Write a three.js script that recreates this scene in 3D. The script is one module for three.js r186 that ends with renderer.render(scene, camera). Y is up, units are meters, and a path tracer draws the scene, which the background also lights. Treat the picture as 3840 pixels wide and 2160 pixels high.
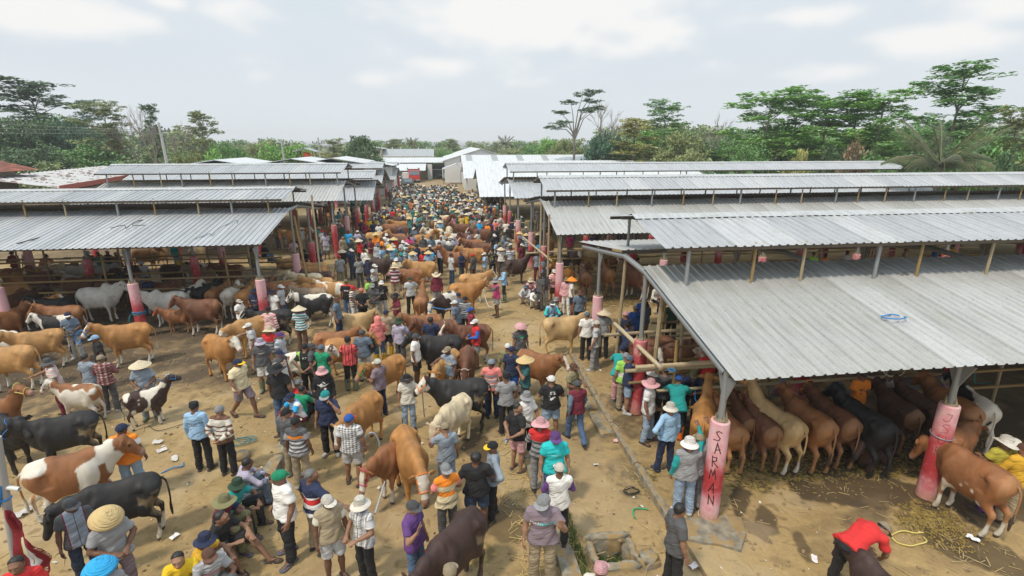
import * as THREE from 'three';
import { mergeGeometries } from 'three/addons/utils/BufferGeometryUtils.js';

// ---------------------------------------------------------------- camera, sky, sun, exposure
const scene = new THREE.Scene();
const camera = new THREE.PerspectiveCamera(59.72, 1024 / 576, 0.1, 1500);
camera.position.set(0, 7, 0);
camera.rotation.set(THREE.MathUtils.degToRad(-16.11), THREE.MathUtils.degToRad(-7.0736), 0, 'YXZ');
const renderer = new THREE.WebGLRenderer({ antialias: true });
renderer.toneMapping = THREE.LinearToneMapping;
renderer.toneMappingExposure = 1.0;
renderer.shadowMap.enabled = true;

function rng(seed) { let s = (seed * 2654435761) >>> 0; return () => { s = (s + 0x6d2b79f5) | 0; let t = Math.imul(s ^ (s >>> 15), 1 | s); t = (t + Math.imul(t ^ (t >>> 7), 61 | t)) ^ t; return ((t ^ (t >>> 14)) >>> 0) / 4294967296; }; }
function hash3(x, y, z) { let h = Math.imul(x, 374761393) + Math.imul(y, 668265263) + Math.imul(z, 2147483647 ^ 0x5bd1e995); h = Math.imul(h ^ (h >>> 13), 1274126177); return ((h ^ (h >>> 16)) >>> 0) / 4294967296; }
function noise3(x, y, z) {
  const ix = Math.floor(x), iy = Math.floor(y), iz = Math.floor(z); let fx = x - ix, fy = y - iy, fz = z - iz;
  fx = fx * fx * (3 - 2 * fx); fy = fy * fy * (3 - 2 * fy); fz = fz * fz * (3 - 2 * fz);
  const l = (a, b, t) => a + (b - a) * t;
  return l(l(l(hash3(ix, iy, iz), hash3(ix + 1, iy, iz), fx), l(hash3(ix, iy + 1, iz), hash3(ix + 1, iy + 1, iz), fx), fy),
    l(l(hash3(ix, iy, iz + 1), hash3(ix + 1, iy, iz + 1), fx), l(hash3(ix, iy + 1, iz + 1), hash3(ix + 1, iy + 1, iz + 1), fx), fy), fz);
}
function fbm(x, y, z, o = 4) { let s = 0, a = 0.5, t = 0; for (let i = 0; i < o; i++) { s += a * noise3(x, y, z); t += a; a *= 0.5; x *= 2.03; y *= 2.03; z *= 2.03; } return s / t; }
const clamp = (x, a = 0, b = 1) => Math.max(a, Math.min(b, x)), sstep = (a, b, x) => { const t = clamp((x - a) / (b - a)); return t * t * (3 - 2 * t); }, lerp = (a, b, t) => a + (b - a) * t;
const D2R = Math.PI / 180;

{ // bright, thinly overcast sky, brighter overhead; soft cumulus banks drift through it
  const W = 1024, H = 512, data = new Float32Array(W * H * 4);
  const banks = [[8, 12.6, 13, 3.4, 1.0], [21, 10.2, 7, 2.2, 0.62], [-32, 9.6, 8, 2.2, 0.62], [-24.5, 11.7, 1.5, 0.7, 0.8], [-19.5, 11.6, 3, 1.3, 0.55], [36, 10.6, 4, 1.2, 0.55], [38.5, 6.2, 5, 1.1, 0.5], [45, 8.2, 5, 1.4, 0.8], [51, 10.2, 6, 1.8, 0.95], [-10, 6.5, 9, 1.2, 0.34], [0, 8, 4, 1, 0.4], [30, 7.4, 4, 1, 0.35], [-160, 20, 34, 8, 0.7], [120, 18, 30, 7, 0.7], [-100, 24, 30, 8, 0.7], [60, 30, 24, 7, 0.6], [-30, 34, 26, 7, 0.6]];
  for (let j = 0; j < H; j++) {
    const el = ((j + 0.5) / H - 0.5) * Math.PI, y = Math.sin(el), ce = Math.cos(el);
    for (let i = 0; i < W; i++) {
      const a = ((i + 0.5) / W - 0.5) * 2 * Math.PI, x = ce * Math.cos(a), z = ce * Math.sin(a);
      const az = Math.atan2(x, -z) / D2R, e = el / D2R, o = (j * W + i) * 4;
      const n = fbm(x * 5 + 5, y * 16 + 2, z * 5, 5), n2 = fbm(x * 16 + 1, y * 46, z * 16 + 4, 5);
      let c = 0;
      for (const [ba, be, wa, we, s] of banks) { let da = Math.abs(az - ba); if (da > 180) da = 360 - da; const q = (da / wa) ** 2 + ((e - be) / we) ** 2; c = Math.max(c, s * Math.exp(-q * 0.9)); }
      c = clamp(c * 1.2 + (n - 0.5) * 0.9 + (n2 - 0.5) * 1.0 - 0.1) * sstep(1.5, 6, e);
      c = sstep(0.02, 0.7, c);
      const up = Math.max(0, y), hz = Math.exp(-Math.max(0, e) / 9);
      const br = 1 + 0.6 * sstep(0.3, 0.9, up);
      const thin = (n - 0.5) * 0.1;
      let r = lerp(0.7 + thin, 0.8, hz), g = lerp(0.785 + thin, 0.84, hz), b = lerp(0.85 + thin * 0.8, 0.875, hz);
      r = lerp(r, 0.95, c); g = lerp(g, 0.945, c); b = lerp(b, 0.935, c);
      const below = e < 0 ? 0.55 : 1;
      data[o] = r * br * below; data[o + 1] = g * br * below; data[o + 2] = b * br * below; data[o + 3] = 1;
    }
  }
  const t = new THREE.DataTexture(data, W, H, THREE.RGBAFormat, THREE.FloatType);
  t.mapping = THREE.EquirectangularReflectionMapping; t.magFilter = t.minFilter = THREE.LinearFilter; t.needsUpdate = true;
  scene.background = t; scene.environment = t;
}
const sun = new THREE.DirectionalLight(0xfff1dc, 2.7);
sun.position.set(-38, 80, 10); sun.target.position.set(0, 0, -20); scene.add(sun, sun.target);
sun.castShadow = true; sun.shadow.radius = 11; sun.shadow.mapSize.set(4096, 4096);
Object.assign(sun.shadow.camera, { left: -70, right: 70, top: 70, bottom: -70, near: 1, far: 260 });

scene.fog = new THREE.FogExp2(0xe9eef2, 0.0007);
// ---------------------------------------------------------------- naming and placing
const used = new Map();
function numbered(n) { const k = used.get(n) ?? 0; used.set(n, k + 1); return k ? n + '_' + String(k).padStart(3, '0') : n; }
function mesh(name, geo, mat, parent) { const m = new THREE.Mesh(geo, mat); m.name = parent ? name : numbered(name); m.castShadow = m.receiveShadow = true; (parent ?? scene).add(m); return m; }
function tag(o, label, category, group, kind) { if (label) o.userData.label = label; if (category) o.userData.category = category; if (group) o.userData.group = group; if (kind) o.userData.kind = kind; return o; }
function thing(name, label, category, p = [0, 0, 0], turn = 0, group) { const g = new THREE.Group(); g.name = numbered(name); g.position.set(...p); g.rotation.y = turn; scene.add(g); return tag(g, label, category, group); }
const lin = (r, g, b) => new THREE.Color().setRGB(r, g, b);
function mat(color, roughness = 0.85, o = {}) { return new THREE.MeshStandardMaterial({ color: Array.isArray(color) ? lin(...color) : color, roughness, ...o }); }
function groundY(x, z) { return x > 3.96 && z > -15.45 ? 0.12 : 0; }
const V = (x, y, z) => new THREE.Vector3(x, y, z);
function canvasTex(w, h, draw, srgb = true, rep) {
  const c = document.createElement('canvas'); c.width = w; c.height = h; draw(c.getContext('2d'), w, h);
  const t = new THREE.CanvasTexture(c); if (srgb) t.colorSpace = THREE.SRGBColorSpace; t.wrapS = t.wrapT = rep ? THREE.RepeatWrapping : THREE.ClampToEdgeWrapping; return t;
}
function tube(points, r, seg, rad = 6, closed = false) { const c = points.length === 2 ? new THREE.LineCurve3(V(...points[0]), V(...points[1])) : new THREE.CatmullRomCurve3(points.map((p) => V(...p)), closed); return new THREE.TubeGeometry(c, seg ?? (points.length === 2 ? 1 : points.length * 4), r, rad, closed); }
function box(w, h, d, x = 0, y = 0, z = 0) { const g = new THREE.BoxGeometry(w, h, d); g.translate(x, y, z); return g; }
function plain(g) { const q = g.index ? g.toNonIndexed() : g; for (const k of Object.keys(q.attributes)) if (!['position', 'normal', 'uv'].includes(k)) q.deleteAttribute(k); if (!q.attributes.uv) q.setAttribute('uv', new THREE.BufferAttribute(new Float32Array(q.attributes.position.count * 2), 2)); return q; }
const merge = (list) => mergeGeometries(list.map(plain));
function between(g, a, b) { // a geometry along +y of unit length, set from a to b
  const A = V(...a), d = V(...b).sub(A), L = d.length(); const q = new THREE.Quaternion().setFromUnitVectors(V(0, 1, 0), d.normalize());
  return g.clone().applyMatrix4(new THREE.Matrix4().compose(A, q, V(1, L, 1)));
}

// ---------------------------------------------------------------- surface nets over distance fields
function nets(f, lo, hi, h) {
  const n = [0, 1, 2].map((i) => Math.ceil((hi[i] - lo[i]) / h) + 2), [nx, ny, nz] = n, v = new Float32Array(nx * ny * nz), B = 4, far = B * h * 1.5;
  for (let z0 = 0; z0 < nz; z0 += B) for (let y0 = 0; y0 < ny; y0 += B) for (let x0 = 0; x0 < nx; x0 += B) {
    const d = f(lo[0] + (x0 + B / 2) * h, lo[1] + (y0 + B / 2) * h, lo[2] + (z0 + B / 2) * h), skip = Math.abs(d) > far;
    for (let z = z0; z < Math.min(nz, z0 + B); z++) for (let y = y0; y < Math.min(ny, y0 + B); y++) for (let x = x0; x < Math.min(nx, x0 + B); x++) v[x + nx * (y + ny * z)] = skip ? d : f(lo[0] + x * h, lo[1] + y * h, lo[2] + z * h);
  }
  const cell = new Int32Array(nx * ny * nz).fill(-1), pos = [], idx = [];
  const off = [0, 1, nx, nx + 1, nx * ny, nx * ny + 1, nx * ny + nx, nx * ny + nx + 1], E = [[0, 1], [2, 3], [4, 5], [6, 7], [0, 2], [1, 3], [4, 6], [5, 7], [0, 4], [1, 5], [2, 6], [3, 7]];
  for (let z = 0; z < nz - 1; z++) for (let y = 0; y < ny - 1; y++) for (let x = 0; x < nx - 1; x++) {
    const i = x + nx * (y + ny * z); let m = 0; for (let k = 0; k < 8; k++) if (v[i + off[k]] < 0) m |= 1 << k;
    if (m === 0 || m === 255) continue;
    let sx = 0, sy = 0, sz = 0, c = 0;
    for (const [a, b] of E) { const va = v[i + off[a]], vb = v[i + off[b]]; if (va < 0 === vb < 0) continue; const t = va / (va - vb); sx += lerp(a & 1, b & 1, t); sy += lerp((a >> 1) & 1, (b >> 1) & 1, t); sz += lerp(a >> 2, b >> 2, t); c++; }
    cell[i] = pos.length / 3; pos.push(lo[0] + (x + sx / c) * h, lo[1] + (y + sy / c) * h, lo[2] + (z + sz / c) * h);
  }
  const quad = (a, b, c, d, fl) => { if (a < 0 || b < 0 || c < 0 || d < 0) return; if (fl) idx.push(a, b, c, a, c, d); else idx.push(a, c, b, a, d, c); };
  for (let z = 1; z < nz - 1; z++) for (let y = 1; y < ny - 1; y++) for (let x = 1; x < nx - 1; x++) {
    const i = x + nx * (y + ny * z), s = v[i] < 0;
    if (s !== v[i + 1] < 0) quad(cell[i - nx - nx * ny], cell[i - nx * ny], cell[i], cell[i - nx], s);
    if (s !== v[i + nx] < 0) quad(cell[i - 1 - nx * ny], cell[i - 1], cell[i], cell[i - nx * ny], s);
    if (s !== v[i + nx * ny] < 0) quad(cell[i - 1 - nx], cell[i - nx], cell[i], cell[i - 1], s);
  }
  const g = new THREE.BufferGeometry(); g.setAttribute('position', new THREE.BufferAttribute(new Float32Array(pos), 3)); g.setIndex(idx); g.computeVertexNormals(); return g;
}
// one limb: a cone between two round ends, flattened by k along an axis
function limb(a, b, ra, rb = ra, k = 0.02, flat, ax) {
  const [abx, aby, abz] = [b[0] - a[0], b[1] - a[1], b[2] - a[2]], il = 1 / Math.max(1e-9, abx * abx + aby * aby + abz * abz), ik = flat ? 1 / flat - 1 : 0, sc = flat ? Math.min(1, flat * 1.15) : 1;
  const [ax0, ay0, az0] = ax ?? [0, 0, 1];
  const d = (x, y, z) => {
    let px = x - a[0], py = y - a[1], pz = z - a[2]; const t = clamp((px * abx + py * aby + pz * abz) * il);
    px -= abx * t; py -= aby * t; pz -= abz * t;
    if (ik) { const q = (px * ax0 + py * ay0 + pz * az0) * ik; px += q * ax0; py += q * ay0; pz += q * az0; }
    return (Math.sqrt(px * px + py * py + pz * pz) - (ra + (rb - ra) * t)) * sc;
  };
  return { d, k };
}
const smin = (a, b, k) => { const h = Math.max(k - Math.abs(a - b), 0) / k; return Math.min(a, b) - h * h * k * 0.25; }, smax = (a, b, k) => -smin(-a, -b, k);
function union(list) { const n = list.length; return (x, y, z) => { let r = list[0].d(x, y, z); for (let i = 1; i < n; i++) r = smin(r, list[i].d(x, y, z), list[i].k); return r; }; }
const add3 = (a, b, s = 1) => [a[0] + b[0] * s, a[1] + b[1] * s, a[2] + b[2] * s], sub3 = (a, b) => [a[0] - b[0], a[1] - b[1], a[2] - b[2]], dot3 = (a, b) => a[0] * b[0] + a[1] * b[1] + a[2] * b[2], len3 = (a) => Math.hypot(...a), nrm = (a) => { const l = len3(a) || 1; return [a[0] / l, a[1] / l, a[2] / l]; }, mix3 = (a, b, t) => [lerp(a[0], b[0], t), lerp(a[1], b[1], t), lerp(a[2], b[2], t)], cross3 = (a, b) => [a[1] * b[2] - a[2] * b[1], a[2] * b[0] - a[0] * b[2], a[0] * b[1] - a[1] * b[0]];
function setCol(g, fn) { const p = g.attributes.position, c = new Float32Array(p.count * 3); for (let i = 0; i < p.count; i++) c.set(fn(p.getX(i), p.getY(i), p.getZ(i)), i * 3); g.setAttribute('color', new THREE.BufferAttribute(c, 3)); return g; }
function bounds(pts, m) { const lo = [1e9, 1e9, 1e9], hi = [-1e9, -1e9, -1e9]; for (const p of pts) for (let i = 0; i < 3; i++) { lo[i] = Math.min(lo[i], p[i] - m); hi[i] = Math.max(hi[i], p[i] + m); } return [lo, hi]; }
// ---------------------------------------------------------------- people
const mirror = (p) => [-p[0], p[1], p[2]];
const POSE = {
  stand: {}, relax: { lk: [0.12, 0.5, 0.05], la: [0.15, 0.085, 0.06], ra: [-0.1, 0.085, -0.04], lw: [0.26, 0.87, 0.08] },
  behind: { le: [0.26, 1.12, -0.11], lw: [0.07, 0.94, -0.2], re: [-0.26, 1.12, -0.11], rw: [-0.05, 0.96, -0.22] },
  hip: { le: [0.4, 1.14, -0.1], lw: [0.23, 0.96, 0.0], lk: [0.12, 0.5, 0.05], la: [0.16, 0.085, 0.06] },
  fold: { le: [0.25, 1.13, 0.09], lw: [0.0, 1.17, 0.22], re: [-0.25, 1.12, 0.08], rw: [0.03, 1.1, 0.21] },
  hold: { le: [0.25, 1.12, 0.04], lw: [0.13, 1.08, 0.28], re: [-0.25, 1.12, 0.02], rw: [-0.1, 1.05, 0.26] },
  count: { le: [0.26, 1.13, 0.02], lw: [0.08, 1.03, 0.23], re: [-0.26, 1.13, 0.02], rw: [-0.06, 1.05, 0.24], pit: 0.45 },
  phone: { re: [-0.3, 1.18, 0.16], rw: [-0.15, 1.4, 0.14], pit: 0.15 },
  smoke: { re: [-0.22, 1.12, 0.14], rw: [-0.1, 1.34, 0.22] },
  reach: { re: [-0.23, 1.24, 0.22], rw: [-0.16, 1.2, 0.46], che: [0, 1.25, 0.03], nek: [0, 1.4, 0.03], hed: [0, 1.53, 0.08] },
  up: { re: [-0.25, 1.55, 0.14], rw: [-0.2, 1.78, 0.24] },
  side: { re: [-0.38, 1.2, 0.05], rw: [-0.6, 1.12, 0.13] }, around: { re: [-0.42, 1.3, 0.06], rw: [-0.62, 1.36, 0.17] },
  wave: { re: [-0.29, 1.13, 0.1], rw: [-0.22, 1.33, 0.24], palm: 1 },
  walk: { la: [0.09, 0.085, 0.27], lk: [0.1, 0.52, 0.18], ra: [-0.09, 0.13, -0.3], rk: [-0.1, 0.5, -0.02], le: [0.23, 1.11, -0.11], lw: [0.25, 0.88, -0.1], re: [-0.23, 1.11, 0.02], rw: [-0.24, 0.9, 0.17] },
  squat: { pel: [0, 0.27, -0.14], che: [0, 0.54, 0.0], nek: [0, 0.68, 0.05], hed: [0, 0.81, 0.11], lh: [0.1, 0.26, -0.14], lk: [0.2, 0.5, 0.22], la: [0.15, 0.085, -0.02], le: [0.24, 0.5, 0.27], lw: [0.07, 0.43, 0.42], sym: 1 },
  sit: { pel: [0, 0.42, 0], che: [0, 0.72, 0.07], nek: [0, 0.86, 0.12], hed: [0, 0.99, 0.18], lh: [0.1, 0.4, 0], lk: [0.19, 0.56, 0.38], la: [0.15, 0.085, 0.42], le: [0.27, 0.63, 0.29], lw: [0.09, 0.56, 0.47], sym: 1 },
  sitleg: { pel: [0, 0.36, 0], che: [0, 0.66, 0.03], nek: [0, 0.81, 0.06], hed: [0, 0.94, 0.11], lh: [0.1, 0.34, 0], lk: [0.16, 0.5, 0.4], la: [0.16, 0.085, 0.7], rk: [-0.2, 0.58, 0.32], ra: [-0.12, 0.085, 0.4], rh: [-0.1, 0.34, 0], le: [0.26, 0.56, 0.25], lw: [0.14, 0.52, 0.47], re: [-0.27, 0.58, 0.24], rw: [-0.1, 0.6, 0.42] },
  rail: { pel: [0, 1.0, 0], che: [0, 1.3, 0.04], nek: [0, 1.45, 0.06], hed: [0, 1.58, 0.1], lh: [0.1, 0.98, 0], lk: [0.15, 0.99, 0.4], la: [0.14, 0.58, 0.36], le: [0.27, 1.16, 0.1], lw: [0.2, 1.08, 0.32], sym: 1 },
  bend: { pel: [0, 0.93, -0.12], che: [0, 1.08, 0.17], nek: [0, 1.08, 0.34], hed: [0, 1.03, 0.5], lh: [0.11, 0.9, -0.1], lk: [0.14, 0.5, -0.02], la: [0.2, 0.085, -0.02], le: [0.2, 0.8, 0.36], lw: [0.11, 0.6, 0.46], sym: 1, pit: 0.9 },
  lean: { pel: [0, 0.92, -0.14], che: [0, 1.2, 0.05], nek: [0, 1.33, 0.15], hed: [0, 1.45, 0.22], le: [0.3, 1.07, 0.28], lw: [0.06, 1.05, 0.38], sym: 1, pit: 0.1, lk: [0.1, 0.5, -0.05] },
};
const JC = new Map();
function joints(name) {
  if (JC.has(name)) return JC.get(name);
  const flip = name.endsWith('~'), s = POSE[flip ? name.slice(0, -1) : name], j = { pel: [0, 0.93, 0], che: [0, 1.25, 0], nek: [0, 1.4, -0.01], hed: [0, 1.53, 0.02], le: [0.225, 1.1, -0.02], lw: [0.25, 0.86, 0.05], lh: [0.09, 0.9, 0], lk: [0.105, 0.5, 0.02], la: [0.115, 0.085, -0.02], pit: 0, ...s };
  for (const k of ['e', 'w', 'h', 'k', 'a']) j['r' + k] = s['r' + k] ?? mirror(s.sym ? j['l' + k] : { e: [0.225, 1.1, -0.02], w: [0.25, 0.86, 0.05], h: [0.09, 0.9, 0], k: [0.105, 0.5, 0.02], a: [0.115, 0.085, -0.02] }[k]);
  j.U = nrm(sub3(j.nek, j.pel)); j.X = [1, 0, 0]; j.F = cross3(j.X, j.U);
  j.ls = add3(add3(j.nek, j.U, -0.05), j.X, 0.16); j.rs = add3(add3(j.nek, j.U, -0.05), j.X, -0.16);
  if (flip) { for (const k of ['e', 'w', 'h', 'k', 'a']) { const a = j['l' + k]; j['l' + k] = mirror(j['r' + k]); j['r' + k] = mirror(a); } }
  j.flip = flip; JC.set(name, j); return j;
}
function headField() {
  const L = [limb([0, 0.03, -0.012], [0, 0.012, -0.012], 0.086, 0.084, 0.02, 0.9, [1, 0, 0]), limb([0, -0.02, 0.02], [0, -0.066, 0.034], 0.064, 0.046, 0.05), limb([0, 0.004, 0.086], [0, -0.03, 0.105], 0.009, 0.015, 0.02), limb([-0.022, -0.034, 0.092], [0.022, -0.034, 0.092], 0.009, 0.009, 0.015),
    limb([0.078, 0.008, -0.014], [0.076, -0.03, -0.008], 0.018, 0.012, 0.012, 0.55, [1, 0, 0]), limb([-0.078, 0.008, -0.014], [-0.076, -0.03, -0.008], 0.018, 0.012, 0.012, 0.55, [1, 0, 0]),
    limb([-0.035, 0.031, 0.072], [0.035, 0.031, 0.072], 0.014, 0.014, 0.03), limb([-0.016, -0.062, 0.076], [0.016, -0.062, 0.076], 0.01, 0.01, 0.015), limb([0, -0.06, -0.022], [0, -0.17, -0.035], 0.052, 0.056, 0.04)];
  const u = union(L), eye = [limb([0.031, 0.01, 0.088], [0.031, 0.01, 0.09], 0.012), limb([-0.031, 0.01, 0.088], [-0.031, 0.01, 0.09], 0.012)];
  return (x, y, z) => { let d = u(x, y, z); for (const e of eye) d = smax(d, -e.d(x, y, z), 0.012); return d; };
}
const faceCol = (x, y, z) => {
  if (z > 0.05) {
    const ex = Math.abs(x) - 0.031, ey = y - 0.01, e = Math.hypot(ex, ey * 1.5);
    if (e < 0.0065) return [0.06, 0.05, 0.05]; if (e < 0.0135) return [1.9, 2.6, 3.2];
    if (Math.abs(x) > 0.012 && Math.abs(x) < 0.05 && y > 0.026 && y < 0.038) return [0.12, 0.1, 0.1];
    if (Math.abs(x) < 0.024 && Math.abs(y + 0.062) < 0.008) return [0.75, 0.45, 0.42];
  }
  if (y > 0.02 && z < 0.02) return [0.55, 0.5, 0.5];
  return [1, 1, 1];
};
function handField(kind) { // wrist at 0, fingers along +y, palm faces +z, thumb on +x
  const L = [limb([0.012, 0.0, 0], [0.018, 0.082, 0.002], 0.024, 0.02, 0.02, 0.62), limb([-0.012, 0.0, 0], [-0.022, 0.078, 0.002], 0.022, 0.018, 0.025, 0.62)];
  const curl = { relax: [0.45, 0.9], open: [0.06, 0.12], grip: [1.35, 2.7] }[kind], fx = [0.029, 0.01, -0.009, -0.027], fl = [0.07, 0.078, 0.072, 0.057];
  for (let i = 0; i < 4; i++) {
    const a = [fx[i], 0.082 - (i === 3 ? 0.008 : 0), 0.002], l1 = fl[i] * 0.52, l2 = fl[i] * 0.48, c1 = curl[0] + i * 0.04, c2 = curl[1] + i * 0.05, sp = kind === 'open' ? fx[i] * 0.25 : 0;
    const b = add3(a, [sp, Math.cos(c1) * l1, Math.sin(c1) * l1]), c = add3(b, [sp, Math.cos(c2) * l2, Math.sin(c2) * l2]);
    L.push(limb(a, b, 0.0092, 0.0085, 0.006), limb(b, c, 0.0085, 0.0072, 0.004));
  }
  const t0 = [0.03, 0.022, 0.006], t1 = kind === 'open' ? [0.062, 0.05, 0.012] : [0.05, 0.055, 0.026], t2 = kind === 'open' ? [0.078, 0.078, 0.016] : kind === 'grip' ? [0.03, 0.078, 0.046] : [0.05, 0.085, 0.036];
  L.push(limb(t0, t1, 0.014, 0.0105, 0.014), limb(t1, t2, 0.0105, 0.0085, 0.005), limb([0, -0.03, 0], [0, 0.01, 0], 0.024, 0.024, 0.02, 0.8));
  return union(L);
}
const HEAD = [nets(headField(), [-0.11, -0.18, -0.12], [0.11, 0.14, 0.13], 0.0074), nets(headField(), [-0.11, -0.18, -0.12], [0.11, 0.14, 0.13], 0.017)].map((g) => setCol(g, faceCol));
const HAND = Object.fromEntries(['relax', 'open', 'grip'].map((k) => [k, [0.0064, 0.014].map((h) => setCol(nets(handField(k), [-0.055, -0.05, -0.03], [0.1, 0.19, 0.09], h), () => [1, 1, 1]))]));
function frame(o, y, zHint, sx = 1) { y = nrm(y); let x = cross3(y, zHint); x = nrm(x); const z = cross3(x, y); return new THREE.Matrix4().makeBasis(V(...x).multiplyScalar(sx), V(...y), V(...z)).setPosition(...o); }
function headMatrix(j, look, scale = 1) { const q = new THREE.Quaternion().setFromEuler(new THREE.Euler(j.pit + 0.06, look, 0, 'YXZ')); return new THREE.Matrix4().compose(V(...j.hed), q, V(scale, scale, scale)); }
const flipGeo = (g) => { const i = g.index.array; for (let k = 0; k < i.length; k += 3) { const t = i[k]; i[k] = i[k + 1]; i[k + 1] = t; } return g; };
const footDir = (j, s) => { const k = j[s + 'k'], h = j[s + 'h'], dx = (s === 'l' ? 1 : -1) * 0.28 + (k[0] - h[0]) * 0.5; return nrm([dx, 0, 1]); };
function bodyField(j) {
  const L = [limb(add3(j.pel, j.U, 0.02), j.che, 0.12, 0.13, 0.05, 0.7, j.F), limb(j.ls, j.rs, 0.055, 0.055, 0.06), limb(add3(j.nek, j.U, -0.04), add3(j.hed, j.U, -0.06), 0.058, 0.05, 0.04), limb(j.lh, j.rh, 0.085, 0.085, 0.05)];
  for (const s of ['l', 'r']) {
    L.push(limb(j[s + 's'], j[s + 'e'], 0.05, 0.04, 0.03), limb(j[s + 'e'], mix3(j[s + 'e'], j[s + 'w'], 0.35), 0.04, 0.041, 0.02), limb(mix3(j[s + 'e'], j[s + 'w'], 0.35), j[s + 'w'], 0.041, 0.025, 0.02));
    L.push(limb(j[s + 'h'], j[s + 'k'], 0.08, 0.056, 0.015), limb(j[s + 'k'], mix3(j[s + 'k'], j[s + 'a'], 0.35), 0.054, 0.057, 0.02), limb(mix3(j[s + 'k'], j[s + 'a'], 0.35), j[s + 'a'], 0.057, 0.036, 0.02));
    const fd = footDir(j, s), a = j[s + 'a'], dn = a[1] - 0.085; L.push(limb(add3(a, [0, -0.045, 0]), add3(add3(a, [0, -0.055, 0]), fd, 0.14), 0.036, 0.026, 0.03));
  }
  return union(L);
}
const allPts = (j) => ['pel', 'che', 'nek', 'hed', 'ls', 'rs', 'le', 're', 'lw', 'rw', 'lh', 'rh', 'lk', 'rk', 'la', 'ra'].map((k) => j[k]);
const GC = new Map(), cached = (k, fn) => { let g = GC.get(k); if (!g) GC.set(k, (g = fn())); return g; };
function bodyGeo(pose, look, lod) {
  const core = cached('bc' + pose + lod, () => { const j = joints(pose), [lo, hi] = bounds(allPts(j), 0.2); hi[1] = j.hed[1] - 0.02; return setCol(nets(bodyField(j), lo, hi, lod ? 0.046 : 0.025), () => [1, 1, 1]); });
  return cached('b' + pose + look + lod, () => {
    const j = joints(pose), list = [core, HEAD[lod].clone().applyMatrix4(headMatrix(j, look))];
    for (const s of ['l', 'r']) {
      const dir = sub3(j[s + 'w'], j[s + 'e']), wave = j.palm && s === (j.flip ? 'l' : 'r'), down = dir[1] < -0.15 && Math.abs(dir[2]) < 0.2, kind = wave ? 'open' : down ? 'relax' : 'grip';
      const med = s === 'l' ? [-1, 0, 0] : [1, 0, 0], z = wave ? [0.2, 0, 1] : down ? med : [med[0] * 0.5, -1, 0.2], y = wave ? [0.1, 1, 0.15] : dir;
      const m = frame(j[s + 'w'], y, z, s === 'r' ? 1 : -1); // the thumb lies towards the front
      const fx = new THREE.Vector3().setFromMatrixColumn(m, 0); if (down && fx.z < 0) m.scale(V(-1, 1, 1));
      const g = HAND[kind][lod].clone().applyMatrix4(m); if (m.determinant() < 0) flipGeo(g); list.push(g);
    }
    for (const g of list) { g.deleteAttribute('uv'); } const r = mergeGeometries(list.map((g) => g)); return r;
  });
}
const fold = (x, y, z, a) => a * (Math.sin(19 * y + 6 * Math.sin(7 * x + 3) + 5 * z) * 0.5 + (noise3(x * 9, y * 13, z * 9 + 7) - 0.5) * 1.5);
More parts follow.
